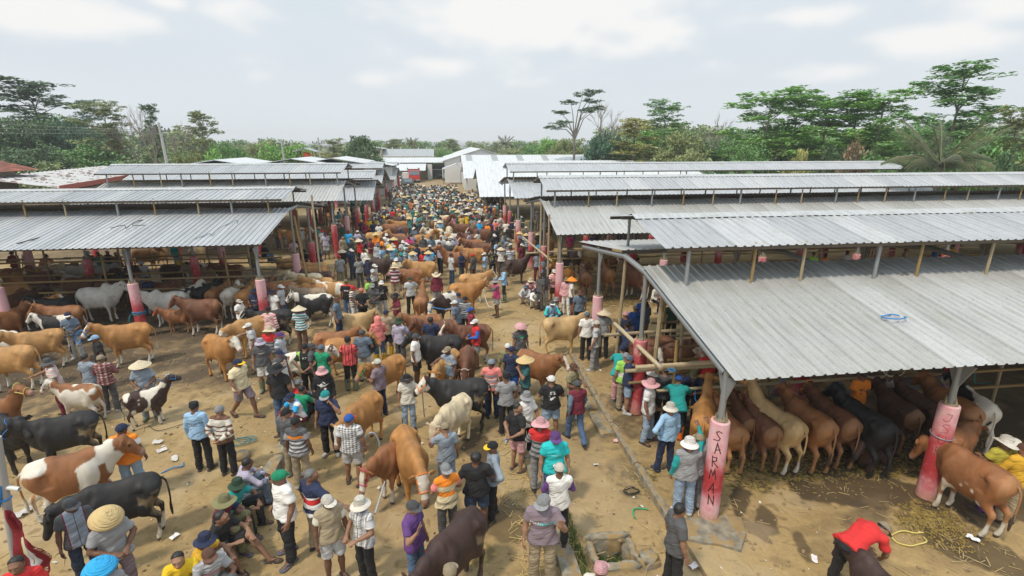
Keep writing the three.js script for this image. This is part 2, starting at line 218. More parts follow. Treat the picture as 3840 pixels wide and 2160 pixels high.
function shirtGeo(pose, sleeve, lod) {
  return cached('s' + pose + sleeve + lod, () => {
    const j = joints(pose), T = [limb(j.che, add3(j.che, j.U, 0.07), 0.152, 0.142, 0.05, 0.7, j.F), limb(add3(j.pel, j.U, 0.1), j.che, 0.15, 0.16, 0.05, 0.76, j.F), limb(add3(add3(j.pel, j.U, -0.12), j.X, 0.052), add3(add3(j.pel, j.U, 0.06), j.X, 0.03), 0.172, 0.15, 0.05, 0.82, j.F), limb(add3(add3(j.pel, j.U, -0.12), j.X, -0.052), add3(add3(j.pel, j.U, 0.06), j.X, -0.03), 0.172, 0.15, 0.05, 0.82, j.F), limb(j.ls, j.rs, 0.058, 0.058, 0.06, 0.95, j.F)];
    const arms = {}; for (const s of ['l', 'r']) arms[s] = sleeve === 'L' ? [limb(j[s + 's'], j[s + 'e'], 0.062, 0.052, 0.05), limb(j[s + 'e'], j[s + 'w'], 0.052, 0.038, 0.03)] : [limb(j[s + 's'], mix3(j[s + 's'], j[s + 'e'], 0.8), 0.063, 0.07, 0.05)];
    const tor = union(T), A = { l: union(arms.l), r: union(arms.r) }, endS = {};
    for (const s of ['l', 'r']) { const a = sleeve === 'L' ? j[s + 'e'] : j[s + 's'], b = sleeve === 'L' ? j[s + 'w'] : j[s + 'e'], n = nrm(sub3(b, a)); endS[s] = [n, dot3(n, mix3(a, b, sleeve === 'L' ? 0.96 : 0.66))]; }
    const hem = dot3(j.U, add3(j.pel, j.U, pose.startsWith('bend') ? -0.06 : -0.1)), nc = add3(j.nek, j.U, 0.035), bend = pose.startsWith('sit') || pose.startsWith('squat');
    const f = (x, y, z) => {
      const t = tor(x, y, z); let d = t;
      for (const s of ['l', 'r']) { const [n, o] = endS[s]; d = smin(d, smax(A[s](x, y, z), n[0] * x + n[1] * y + n[2] * z - o, 0.012), 0.045); }
      d = smax(d, hem + (bend ? 0.05 : 0) - (j.U[0] * x + j.U[1] * y + j.U[2] * z) + 0.012 * Math.sin(x * 14 + z * 11), 0.015);
      d = smax(d, 0.07 - Math.hypot(x - nc[0], y - nc[1], z - nc[2]), 0.012);
      return d + fold(x, y, z, 0.0115);
    };
    const [lo, hi] = bounds([j.pel, j.che, j.nek, j.ls, j.rs, j.le, j.re, ...(sleeve === 'L' ? [j.lw, j.rw] : [])], 0.22), g0 = nets(f, lo, hi, lod ? 0.034 : 0.018);
    // texture places: a flat shirt, front below and back above, sleeves at the sides
    const p = g0.attributes.position, N = g0.attributes.normal, ix = g0.index.array, out = new Map(), P = [], NN = [], UV = [], I = [];
    const reg = (c) => { const t = tor(...c), l = A.l(...c), r = A.r(...c); return l < t - 0.012 && l < r ? 1 : r < t - 0.012 ? 2 : 0; };
    for (let k = 0; k < ix.length; k += 3) {
      const c = [0, 0, 0], nn = [0, 0, 0]; for (let q = 0; q < 3; q++) { const i = ix[k + q]; c[0] += p.getX(i) / 3; c[1] += p.getY(i) / 3; c[2] += p.getZ(i) / 3; nn[0] += N.getX(i); nn[1] += N.getY(i); nn[2] += N.getZ(i); }
      const R = reg(c), back = dot3(sub3(c, j.che), j.F) < 0 ? 1 : 0;
      for (let q = 0; q < 3; q++) {
        const i = ix[k + q], key = i * 6 + R * 2 + back; let o = out.get(key);
        if (o === undefined) {
          o = P.length / 3; out.set(key, o); const c3 = [p.getX(i), p.getY(i), p.getZ(i)], e = sub3(c3, j.pel); P.push(...c3); NN.push(N.getX(i), N.getY(i), N.getZ(i));
          let u, v; const x = dot3(e, j.X), y = dot3(e, j.U);
          if (R) { const s = R === 1 ? 'l' : 'r', a = sub3(c3, j[s + 's']), ab = sub3(j[s + 'e'], j[s + 's']); let t = dot3(a, ab) / dot3(ab, ab); if (t > 0.95 && sleeve === 'L') { const b = sub3(c3, j[s + 'e']), bw = sub3(j[s + 'w'], j[s + 'e']); t = 1 + clamp(dot3(b, bw) / dot3(bw, bw)); } t = clamp(t / 2 + 0.1, 0.02, 0.98); u = R === 1 ? 0.75 + 0.25 * t : 0.25 - 0.25 * t; v = 0.75 - 0.1 * t; } else { u = clamp(0.5 + x * 1.18, 0.252, 0.748); v = clamp((y + 0.11) / 0.62, 0.01, 0.99); }
          UV.push(back && !R ? 1 - u : u, v * 0.5 + (back ? 0.5 : 0));
        }
        I.push(o);
      }
    }
    const g = new THREE.BufferGeometry(); g.setAttribute('position', new THREE.BufferAttribute(new Float32Array(P), 3)); g.setAttribute('normal', new THREE.BufferAttribute(new Float32Array(NN), 3)); g.setAttribute('uv', new THREE.BufferAttribute(new Float32Array(UV), 2)); g.setIndex(I); return g;
  });
}
function trouserGeo(pose, len, lod) {
  return cached('t' + pose + len + lod, () => {
    const j = joints(pose), W = union([limb(j.lh, j.rh, pose.startsWith('bend') ? 0.088 : 0.098, pose.startsWith('bend') ? 0.088 : 0.098, 0.04, 1.0), limb(j.pel, add3(j.pel, j.U, 0.05), 0.132, 0.126, 0.05, 0.74, j.F)]), leg = {};
    for (const s of ['l', 'r']) leg[s] = len === 'T' ? union([limb(j[s + 'h'], j[s + 'k'], 0.092, 0.076, 0.03), limb(j[s + 'k'], j[s + 'a'], 0.076, 0.07, 0.03)]) : union([limb(j[s + 'h'], j[s + 'k'], 0.094, 0.098, 0.03)]);
    const cut = {}; for (const s of ['l', 'r']) { const a = len === 'T' ? j[s + 'k'] : j[s + 'h'], b = len === 'T' ? j[s + 'a'] : j[s + 'k'], n = nrm(sub3(b, a)); cut[s] = [n, dot3(n, len === 'T' ? add3(b, n, 0.035) : mix3(a, b, 0.93))]; }
    const top = dot3(j.U, add3(j.pel, j.U, pose.startsWith('bend') ? 0.02 : 0.06));
    const f = (x, y, z) => {
      let d = smax(W(x, y, z), j.U[0] * x + j.U[1] * y + j.U[2] * z - top, 0.01), q = [0, 0], i = 0;
      for (const s of ['l', 'r']) { const [n, o] = cut[s]; q[i++] = smax(leg[s](x, y, z), n[0] * x + n[1] * y + n[2] * z - o, 0.01); }
      return smin(d, smin(q[0], q[1], 0.012), 0.035) + fold(x, y * 1.3, z, 0.0085);
    };
    const [lo, hi] = bounds([j.pel, add3(j.pel, j.U, 0.1), j.lh, j.rh, j.lk, j.rk, ...(len === 'T' ? [j.la, j.ra] : [])], 0.16), g = nets(f, lo, hi, lod ? 0.036 : 0.02), p = g.attributes.position, uv = new Float32Array(p.count * 2);
    for (let i = 0; i < p.count; i++) { uv[i * 2] = p.getX(i) * 1.6 + p.getZ(i) * 1.1; uv[i * 2 + 1] = p.getY(i) * 1.6; }
    g.setAttribute('uv', new THREE.BufferAttribute(uv, 2)); return g;
  });
}
// head wear, about the head's centre
function domeGeo(rx, ry, rz, y0, cut = 0, seg = 18) { const g = new THREE.SphereGeometry(1, seg, 10, 0, Math.PI * 2, 0, Math.PI / 2 + cut); g.scale(rx, ry, rz); g.translate(0, y0, -0.012); return g; }
function brimGeo(r0, r1, y, drop, arc = Math.PI * 2, wob = 0, start = 0) {
  const n = 28, pos = [], idx = [], uv = []; for (let i = 0; i <= n; i++) { const a = start + (i / n) * arc - arc / 2, full = arc > 6, e = full ? 1 : Math.pow(Math.max(0, Math.cos((i / n - 0.5) * Math.PI)), 0.55); for (const [r, dy] of [[r0, 0], [r0 + (r1 - r0) * 0.55 * e, -drop * 0.45 * e], [r0 + (r1 - r0) * e, -drop * e]]) for (const th of [0.0025, -0.0025]) { pos.push(Math.sin(a) * r * 0.93, y + dy + th + wob * Math.cos(2 * a) * (r - r0) * 4, Math.cos(a) * r - 0.012); uv.push(i / n, r); } }
  for (let i = 0; i < n; i++) { const b = i * 6, c = b + 6, q = (p, r, s, t) => idx.push(p, r, s, p, s, t); q(b, b + 2, c + 2, c); q(b + 2, b + 4, c + 4, c + 2); q(b + 1, c + 1, c + 3, b + 3); q(b + 3, c + 3, c + 5, b + 5); q(b + 4, b + 5, c + 5, c + 4); }
  const g = new THREE.BufferGeometry(); g.setAttribute('position', new THREE.BufferAttribute(new Float32Array(pos), 3)); g.setAttribute('uv', new THREE.BufferAttribute(new Float32Array(uv), 2)); g.setIndex(idx); g.computeVertexNormals(); return g;
}
function lathe(pts, seg = 26) { const g = new THREE.LatheGeometry(pts.map((p) => new THREE.Vector2(...p)), seg); g.translate(0, 0, -0.012); return g; }
const HATS = {
  cap: [domeGeo(0.094, 0.098, 0.108, 0.03, 0.06), brimGeo(0.088, 0.175, 0.034, 0.022, 2.3)], back: [domeGeo(0.094, 0.098, 0.108, 0.03, 0.06), brimGeo(0.088, 0.168, 0.034, 0.03, 2.3, 0, Math.PI)],
  bucket: [lathe([[0, 0.138], [0.068, 0.135], [0.086, 0.118], [0.1, 0.035]]), brimGeo(0.098, 0.165, 0.04, 0.05)], wide: [lathe([[0, 0.132], [0.055, 0.138], [0.084, 0.115], [0.1, 0.035]]), brimGeo(0.098, 0.2, 0.036, 0.035, Math.PI * 2, 0.05)],
  cowboy: [lathe([[0, 0.128], [0.05, 0.145], [0.085, 0.122], [0.1, 0.035]]), brimGeo(0.098, 0.215, 0.036, 0.012, Math.PI * 2, -0.1)],
  cone: [lathe([[0, 0.17], [0.012, 0.166], [0.12, 0.09], [0.245, 0.012], [0.25, 0.004], [0.238, 0.004], [0.12, 0.076], [0, 0.15]], 32)], bowl: [lathe([[0, 0.175], [0.012, 0.168], [0.085, 0.146], [0.15, 0.098], [0.195, 0.035], [0.204, 0.012], [0.193, 0.01], [0.145, 0.085], [0, 0.155]], 32)],
  peci: [lathe([[0, 0.128], [0.07, 0.132], [0.086, 0.126], [0.096, 0.03], [0.092, 0.028]])], beanie: [domeGeo(0.095, 0.108, 0.108, 0.025, 0.12)], band: [domeGeo(0.093, 0.092, 0.106, 0.03, 0.15), limbMesh()],
};
function limbMesh() { const g = new THREE.SphereGeometry(0.022, 8, 6); g.scale(1, 0.8, 1.2); g.translate(0, 0.01, -0.128); return g; }
const HAIR = (() => { const u = limb([0, 0.034, -0.02], [0, 0.01, -0.026], 0.096, 0.09, 0.02, 0.92, [1, 0, 0]); return [0.0085, 0.016].map((h) => nets((x, y, z) => smax(u.d(x, y, z) + (noise3(x * 70, y * 70, z * 70) - 0.5) * 0.006, 0.046 + z * 1.15 - y - (z < 0 ? z * 0.55 : 0), 0.02), [-0.12, -0.1, -0.15], [0.12, 0.15, 0.12], h)); })();
const HOOD = (() => { const u = union([limb([0, 0.03, -0.02], [0, -0.05, -0.02], 0.112, 0.105, 0.03), limb([0, -0.06, -0.03], [0, -0.13, -0.04], 0.1, 0.11, 0.04)]); return nets((x, y, z) => smax(u(x, y, z), 0.085 - Math.hypot(x, (y + 0.01) * 0.85, z - 0.1), 0.012), [-0.15, -0.26, -0.17], [0.15, 0.17, 0.15], 0.012); })();
const SOLE = (() => { const s = new THREE.Shape(); s.moveTo(-0.035, -0.06); s.bezierCurveTo(-0.04, -0.1, 0.04, -0.1, 0.036, -0.06); s.bezierCurveTo(0.035, 0.02, 0.056, 0.1, 0.045, 0.165); s.bezierCurveTo(0.03, 0.21, -0.03, 0.21, -0.046, 0.16); s.bezierCurveTo(-0.055, 0.1, -0.036, 0.02, -0.035, -0.06); const g = new THREE.ExtrudeGeometry(s, { depth: 0.018, bevelEnabled: true, bevelSize: 0.004, bevelThickness: 0.004, bevelSegments: 1, curveSegments: 5 }); g.rotateX(Math.PI / 2); g.scale(-1, 1, 1); g.translate(0, -0.062, 0); const st = tube([[0, -0.04, 0.13], [0.035, -0.02, 0.075], [0.05, -0.065, 0.03]], 0.007, 8, 5), s2 = tube([[0, -0.04, 0.13], [-0.035, -0.02, 0.075], [-0.05, -0.065, 0.03]], 0.007, 8, 5); return merge([flipN(g), st, s2]); })();
function flipN(g) { g = g.index ? g.toNonIndexed() : g; const p = g.attributes.position.array, n = g.attributes.normal.array; for (const a of [p, n]) for (let i = 0; i < a.length; i += 9) for (let k = 0; k < 3; k++) { const t = a[i + 3 + k]; a[i + 3 + k] = a[i + 6 + k]; a[i + 6 + k] = t; } return g; }
const SHOE = nets(union([limb([0, -0.045, -0.03], [0, -0.05, 0.13], 0.05, 0.04, 0.02), limb([0, -0.03, -0.01], [0, 0.03, -0.012], 0.05, 0.045, 0.03)]), [-0.07, -0.084, -0.1], [0.07, 0.07, 0.2], 0.014);
const BOOT = nets(union([limb([0, -0.04, -0.03], [0, -0.048, 0.14], 0.052, 0.042, 0.03), limb([0, -0.02, -0.01], [0, 0.27, 0], 0.066, 0.086, 0.03)]), [-0.1, -0.084, -0.1], [0.1, 0.28, 0.2], 0.018);

const PAL = { white: [0.74, 0.73, 0.7], offwhite: [0.62, 0.59, 0.52], lgrey: [0.46, 0.47, 0.48], grey: [0.27, 0.275, 0.285], dgrey: [0.085, 0.087, 0.092], black: [0.017, 0.017, 0.019], navy: [0.02, 0.03, 0.075], blue: [0.025, 0.11, 0.42], sky: [0.03, 0.36, 0.7], lblue: [0.3, 0.48, 0.68], slate: [0.12, 0.165, 0.225], bluegrey: [0.24, 0.285, 0.34], teal: [0.015, 0.3, 0.3], cyan: [0.02, 0.5, 0.52], dteal: [0.03, 0.11, 0.12], green: [0.01, 0.26, 0.13], dgreen: [0.025, 0.06, 0.035], lime: [0.3, 0.6, 0.1], yellow: [0.75, 0.5, 0.02], mustard: [0.62, 0.36, 0.03], olive: [0.2, 0.19, 0.09], cream: [0.7, 0.6, 0.38], straw: [0.56, 0.42, 0.2], palestraw: [0.6, 0.51, 0.36], orange: [0.8, 0.24, 0.02], red: [0.6, 0.03, 0.03], maroon: [0.16, 0.02, 0.04], pink: [0.62, 0.34, 0.36], magenta: [0.55, 0.06, 0.2], salmon: [0.72, 0.22, 0.2], purple: [0.12, 0.05, 0.2], lilac: [0.4, 0.37, 0.48], mauve: [0.22, 0.17, 0.2], brown: [0.14, 0.07, 0.045], khaki: [0.33, 0.27, 0.18], jeans: [0.08, 0.14, 0.26], ljeans: [0.27, 0.37, 0.5], djeans: [0.035, 0.055, 0.1], boot: [0.14, 0.18, 0.12], ybelt: [0.7, 0.42, 0.02], yolive: [0.42, 0.37, 0.05] };
const weave = canvasTex(256, 512, (c, w, h) => { const d = c.createImageData(w, h); for (let y = 0; y < h; y++) for (let x = 0; x < w; x++) { const q = fbm(x / 34 + 0.8 * fbm(x / 50, y / 50, 9, 2), y / 15, 4, 3), f = 1 - Math.abs(2 * fbm(x / 46 + y / 90, y / 30 + x / 60, 7, 3) - 1) * 1.7, v = clamp(255 * (0.35 * q + 0.55 * f + 0.05 * (x % 2)), 0, 255), o = (y * w + x) * 4; d.data[o] = d.data[o + 1] = d.data[o + 2] = v; d.data[o + 3] = 255; } c.putImageData(d, 0, 0); }, false, true);
const css = (n) => '#' + lin(...(PAL[n] ?? [1, 0, 1])).getHexString();
const CM = new Map();
function cloth(name) { if (CM.has(name)) return CM.get(name); let m; if (name[0] === '#' || (!PAL[name] && SH[name])) m = new THREE.MeshStandardMaterial({ map: shirtTex(name.replace('#', '')), roughness: 0.92, bumpMap: weave, bumpScale: 0.022 }); else { if (!PAL[name]) throw new Error('colour ' + name); m = mat(PAL[name], 0.92, { bumpMap: weave, bumpScale: 0.022 }); } m.name = 'cloth ' + name; CM.set(name, m); return m; }
// printed, striped and two-coloured shirts: [base, sleeves, ...marks]; a mark is [kind, colours, ...]
const band = (k, col, y0, y1, side = 2) => ['band', col, y0, y1, side];
const SH = {
  bio: ['lblue', 'lblue', ['text', 'black', 'B', 'BIO STAR', 0.62, 34, 'serif'], ['text', 'black', 'B', 'GEMA PELANGGAN JAYA', 0.74, 15], ['text', 'black', 'B', 'HEWAN TERNAK', 0.53, 14]],
  orange: ['orange', 'white'], tealgrey: ['grey', 'teal'], redblue: ['red', 'blue'], redgrey: ['magenta', 'dgrey'], maroonblue: ['maroon', 'slate'], purplewhite: ['white', 'purple'], cyanwhite: ['lblue', 'cyan'], neon: ['black', 'black', ['sides', 'lime'], ['text', 'white', 'B', 'K7', 0.74, 50]], greenblack: ['green', 'black'], jersey: ['lblue', 'sky', ['sides', 'white'], band(0, 'white', 0.55, 0.62)],
  sweater: ['offwhite', 'offwhite', ...[[0, 0.2, 'brown'], [0.3, 0.36, 'brown'], [0.46, 0.5, 'brown'], [0.52, 0.6, 'white'], [0.62, 0.67, 'brown'], [0.9, 1, 'brown']].map(([a, b, c]) => band(0, c, a, b)), ['cuffs', 'brown', 3]],
  orangeband: ['grey', 'grey', band(0, 'dgrey', 0.76, 1), band(0, 'orange', 0.66, 0.76), ...[0.14, 0.28, 0.42, 0.56].map((y) => band(0, 'dgrey', y, y + 0.04)), ...[0.2, 0.35, 0.5].map((y) => band(0, 'white', y, y + 0.03)), ['cuffs', 'dgrey', 2]],
  navyred: ['navy', 'navy', band(0, 'white', 0.28, 0.42), band(0, 'red', 0.42, 0.56), band(0, 'white', 0.56, 0.62), band(0, 'white', 0.0, 0.14), ['cuffs', 'white', 1]],
  orangecream: ['cream', 'salmon', band(0, 'orange', 0.42, 0.56), band(0, 'orange', 0.74, 1), band(0, 'khaki', 0.16, 0.24)], orangegrey: ['salmon', 'salmon', ...[0.15, 0.38, 0.61].map((y) => band(0, 'grey', y, y + 0.1)), ...[0.28, 0.51].map((y) => band(0, 'white', y, y + 0.04)), ['cuffs', 'grey', 2]],
  gingham: ['lgrey', 'lgrey', ['check', 'dgrey', 14], ['check', 'white', 14, 0.5]], plaid: ['brown', 'brown', ['check', 'offwhite', 7], ['check', 'maroon', 9, 0.5]], flannel: ['maroon', 'maroon', ['check', 'navy', 9], ['check', 'red', 11, 0.4]], sarong: ['lgrey', 'lgrey', ['check', 'dgrey', 8], ['check', 'white', 9, 0.3]],
  redstripe: ['red', 'red', ['vert', 'salmon', 18], ['vert', 'maroon', 9]], bluestripe: ['bluegrey', 'bluegrey', ['vert', 'white', 20]], greystripe: ['lgrey', 'lgrey', ['vert', 'white', 16], ['vert', 'grey', 11]], khakistripe: ['khaki', 'khaki', ['vert', 'olive', 14], ['check', 'olive', 9, 0.2]],
  polostripe: ['white', 'white', ...[0.66, 0.72, 0.78].map((y) => band(0, 'grey', y, y + 0.02)), ['rows', 'lgrey', 26]], pinkwhite: ['offwhite', 'offwhite', ['rows', 'pink', 9]], hemd: ['bluegrey', 'dgrey', ['sides', 'dgrey'], ['edge', 'maroon']],
  pinkstripe: ['white', 'white', ['rows', 'red', 13]], redrows: ['salmon', 'salmon', ['rows', 'red', 10], ['rows', 'white', 10, 0.3]], blackrows: ['offwhite', 'offwhite', ['rows', 'brown', 8]], tealrows: ['slate', 'slate', ['rows', 'cyan', 7], ['rows', 'white', 7, 0.2]], greyrows: ['dgrey', 'dgrey', ['rows', 'lgrey', 9]], bluerows: ['lblue', 'lblue', ['rows', 'navy', 6], ['rows', 'white', 6, 0.4]], multirows: ['pink', 'pink', ['rows', 'slate', 5], ['rows', 'white', 8, 0.4], ['rows', 'maroon', 4]], redgreyrows: ['grey', 'grey', ['rows', 'dgrey', 6], band(0, 'red', 0.62, 1)], yelblue: ['bluegrey', 'bluegrey', band(0, 'cream', 0.55, 0.68), band(0, 'slate', 0, 0.4), ['cuffs', 'cream', 1]], seatedred: ['maroon', 'navy', ['sides', 'navy'], ['cuffs', 'white', 1]], patch: ['teal', 'teal', ['blobs', 'yellow', 20], ['blobs', 'maroon', 16], ['blobs', 'white', 14]], batik: ['black', 'black', ['blobs', 'khaki', 70], ['blobs', 'olive', 50]], hivis: ['lime', 'lime', band(0, 'offwhite', 0.3, 0.5)], pinktop: ['white', 'white', ...[0.5, 0.62, 0.74].map((y) => band(0, 'magenta', y, y + 0.05, 0)), ['sidesw', 'white']], greyorange: ['lgrey', 'grey', band(0, 'salmon', 0.6, 0.68), ['rows', 'grey', 12]], redcollar: ['black', 'black', band(0, 'red', 0.92, 1), ['plate', 'white', 'B', 0.6], ['text', 'red', 'B', 'SAPI', 0.6, 26]],
  pal: ['mauve', 'mauve', ['text', 'white', 'F', 'Palito', 0.66, 42, 'script', 105], ['text', 'cyan', 'F', 'MBOY', 0.66, 40, '', 165]], omega: ['navy', 'navy', ['text', 'white', 'F', 'Olly', 0.6, 50, 'script']], eagle: ['black', 'black', ['blobsF', 'white', 10], ['wings', 'white']], skull: ['black', 'black', ['blobsF', 'lgrey', 12]], print: ['dgrey', 'dgrey', ['blobsF', 'lgrey', 16], ['plate', 'green', 'F', 0.72]], backprint: ['black', 'black', ['blobsB', 'white', 18], ['text', 'white', 'B', '1984', 0.78, 22]], tan: ['khaki', 'offwhite', ['text', 'grey', 'F', 'RAVEN', 0.58, 30]], chest: ['cyan', 'cyan', ['text', 'white', 'F', 'cakrawala', 0.66, 18]], tick: ['slate', 'slate', ['text', 'white', 'F', '~', 0.72, 40]], orangeprint: ['orange', 'orange', ['blobsB', 'brown', 10]], whitetext: ['dgrey', 'dgrey', ['text', 'offwhite', 'F', 'RIDER', 0.68, 28]], bwjersey: ['white', 'white', ['sides', 'black'], band(0, 'dgrey', 0.8, 1)],
};
function shirtTex(name) {
  const S = SH[name]; if (!S) throw new Error('shirt ' + name);
  return canvasTex(256, 512, (c, W, H) => {
    const r = rng(name.length * 7 + name.charCodeAt(0)), half = 256, Y = (v, b) => (b ? 0 : half) + (1 - v) * half; c.fillStyle = css(S[0]); c.fillRect(0, 0, W, H); c.fillStyle = css(S[1]); c.fillRect(0, 0, 62, H); c.fillRect(194, 0, 62, H);
    for (const m of S.slice(2)) {
      c.fillStyle = css(m[1]); const k = m[0];
      if (k === 'band') for (const b of [0, 1]) { if (m[4] !== 2 && b !== m[4]) continue; c.fillRect(m[4] === 0 ? 92 : 64, Y(m[3], b), m[4] === 0 ? 72 : 128, (m[3] - m[2]) * half); }
      if (k === 'rows') for (const b of [0, 1]) { for (let i = 0; i < m[2]; i++) c.fillRect(64, Y((i + 0.5 + (m[3] ?? 0)) / m[2], b), 128, (half / m[2]) * 0.42); for (let i = 0; i < 6; i++) { c.fillRect(i * 11 + 4 + (m[3] ?? 0) * 10, b ? 0 : half, 4.5, half); c.fillRect(252 - i * 11 - (m[3] ?? 0) * 10, b ? 0 : half, 4.5, half); } }
      if (k === 'vert') for (let i = 0; i < m[2]; i++) c.fillRect(((i + 0.5) * W) / m[2], 0, (W / m[2]) * 0.3, H);
      if (k === 'check') { c.globalAlpha = 0.55; for (let i = 0; i < m[2]; i++) c.fillRect(((i + (m[3] ?? 0)) * W) / m[2], 0, (W / m[2]) * 0.42, H); for (let i = 0; i < m[2] * 2; i++) c.fillRect(0, ((i + (m[3] ?? 0)) * H) / m[2] / 2, W, (H / m[2] / 2) * 0.42); c.globalAlpha = 1; }
      if (k === 'sides') { c.fillRect(64, 0, 24, H); c.fillRect(168, 0, 24, H); } if (k === 'sidesw') { c.fillRect(64, half, 26, half); c.fillRect(166, half, 26, half); } if (k === 'edge') { c.fillRect(88, 0, 5, H); c.fillRect(163, 0, 5, H); c.fillStyle = '#222'; c.fillRect(127, half, 2, half); }
      if (k === 'cuffs') for (let i = 0; i < m[2]; i++) { c.fillRect(24 + i * 12 - (m[2] - 1) * 6, 0, 6, H); c.fillRect(226 - i * 12 + (m[2] - 1) * 6, 0, 6, H); }
      if (k === 'blobs') for (let i = 0; i < m[2]; i++) { c.beginPath(); c.ellipse(r() * W, r() * H, 4 + r() * 13, 4 + r() * 13, r() * 3, 0, 7); c.fill(); }
      if (k === 'blobsF' || k === 'blobsB') for (let i = 0; i < m[2]; i++) { c.beginPath(); c.ellipse(110 + r() * 36, Y(0.45 + r() * 0.32, k === 'blobsB'), 2 + r() * 9, 2 + r() * 7, r() * 3, 0, 7); c.fill(); }
      if (k === 'wings') { c.beginPath(); c.moveTo(84, Y(0.66)); c.lineTo(172, Y(0.66)); c.lineTo(140, Y(0.55)); c.lineTo(116, Y(0.55)); c.fill(); }
      if (k === 'plate') c.fillRect(102, Y(m[3] + 0.06, m[2] === 'B'), 52, half * 0.1);
      if (k === 'text') { c.font = (m[6] === 'script' ? 'italic bold ' : 'bold ') + m[5] * 0.62 + 'px ' + (m[6] === 'serif' || m[6] === 'script' ? 'serif' : 'sans-serif'); c.textAlign = m[7] ? 'center' : 'center'; c.textBaseline = 'middle'; c.fillText(m[3], m[7] ? 128 + (m[7] - 135) * 0.62 : 128, Y(m[4], m[2] === 'B')); }
    }
  });
}
const SKIN = [[0.2, 0.1, 0.06], [0.26, 0.135, 0.08], [0.15, 0.072, 0.043], [0.32, 0.175, 0.11]].map((c) => new THREE.MeshStandardMaterial({ color: lin(...c), roughness: 0.6, vertexColors: true }));
const HAIRM = mat([0.012, 0.011, 0.011], 0.55), GREYHAIR = mat([0.12, 0.12, 0.12], 0.6), RUBBER = mat([0.05, 0.04, 0.035], 0.7), FOOT = { sandal: RUBBER, bsandal: mat([0.1, 0.1, 0.13], 0.7), shoe: mat([0.45, 0.45, 0.45], 0.7), nshoe: mat([0.03, 0.035, 0.06], 0.7), boot: mat(PAL.boot, 0.45), oboot: mat([0.75, 0.16, 0.02], 0.45), yboot: mat(PAL.ybelt, 0.45), bboot: mat([0.02, 0.02, 0.02], 0.4) };
let pn = 0; const stood = [];
function person(x, z, yaw, pose, look, size, fat, shirt, sleeve, trousers, len, hat, foot, label, group, dy = 0) {
  pn++; stood.push([x, z, 0.5]); const lod = Math.hypot(x, z) > 19 ? 1 : 0, j = joints(pose), g = thing('person', label, 'person', [x, groundY(x, z) + dy, z], yaw * D2R, group), lk = Math.round(look / 22) * 22 * D2R, r = rng(pn);
  g.scale.set(size * fat, size, size * fat);
  mesh('body', bodyGeo(pose, lk, lod), SKIN[Math.floor(r() * 3.6)], g); mesh('shirt', shirtGeo(pose, sleeve, lod), cloth(shirt), g); mesh(len === 'T' ? 'trousers' : 'shorts', trouserGeo(pose, len, lod), cloth(trousers), g);
  const [hk, hc, hb] = hat.split(':'), hm = headMatrix(j, lk), put = (n, geo, m, par = g) => { const o = mesh(n, geo, m, par); if (par === g) { o.matrix.copy(hm); o.matrix.decompose(o.position, o.quaternion, o.scale); } return o; };
  if (hk !== 'hood') { const hr = put('hair', HAIR[lod], hk === 'ghair' ? GREYHAIR : HAIRM); if (HATS[hk]) hr.scale.multiplyScalar(0.9); }
  if (hk === 'hood') put('hood', HOOD, cloth(hc)); else if (HATS[hk]) { const H = HATS[hk], o = put(hk === 'cap' || hk === 'back' ? 'cap' : hk === 'band' ? 'bandana' : 'hat', H[0], cloth(hc)); if (H[1]) put(hk === 'band' ? 'knot' : 'brim', H[1], cloth(hb ?? hc), o); }
  if (foot !== 'none') for (const s of ['l', 'r']) { const fd = footDir(j, s), o = mesh(foot.includes('boot') ? 'boot' : foot.includes('shoe') ? 'shoe' : 'sandal', foot.includes('boot') ? BOOT : foot.includes('shoe') ? SHOE : SOLE, FOOT[foot], g); o.position.set(...j[s + 'a']); o.rotation.y = Math.atan2(fd[0], fd[2]); if (j[s + 'a'][1] > 0.1 && j[s + 'a'][1] < 0.2) o.rotation.x = 0.25; }
  return g;
}
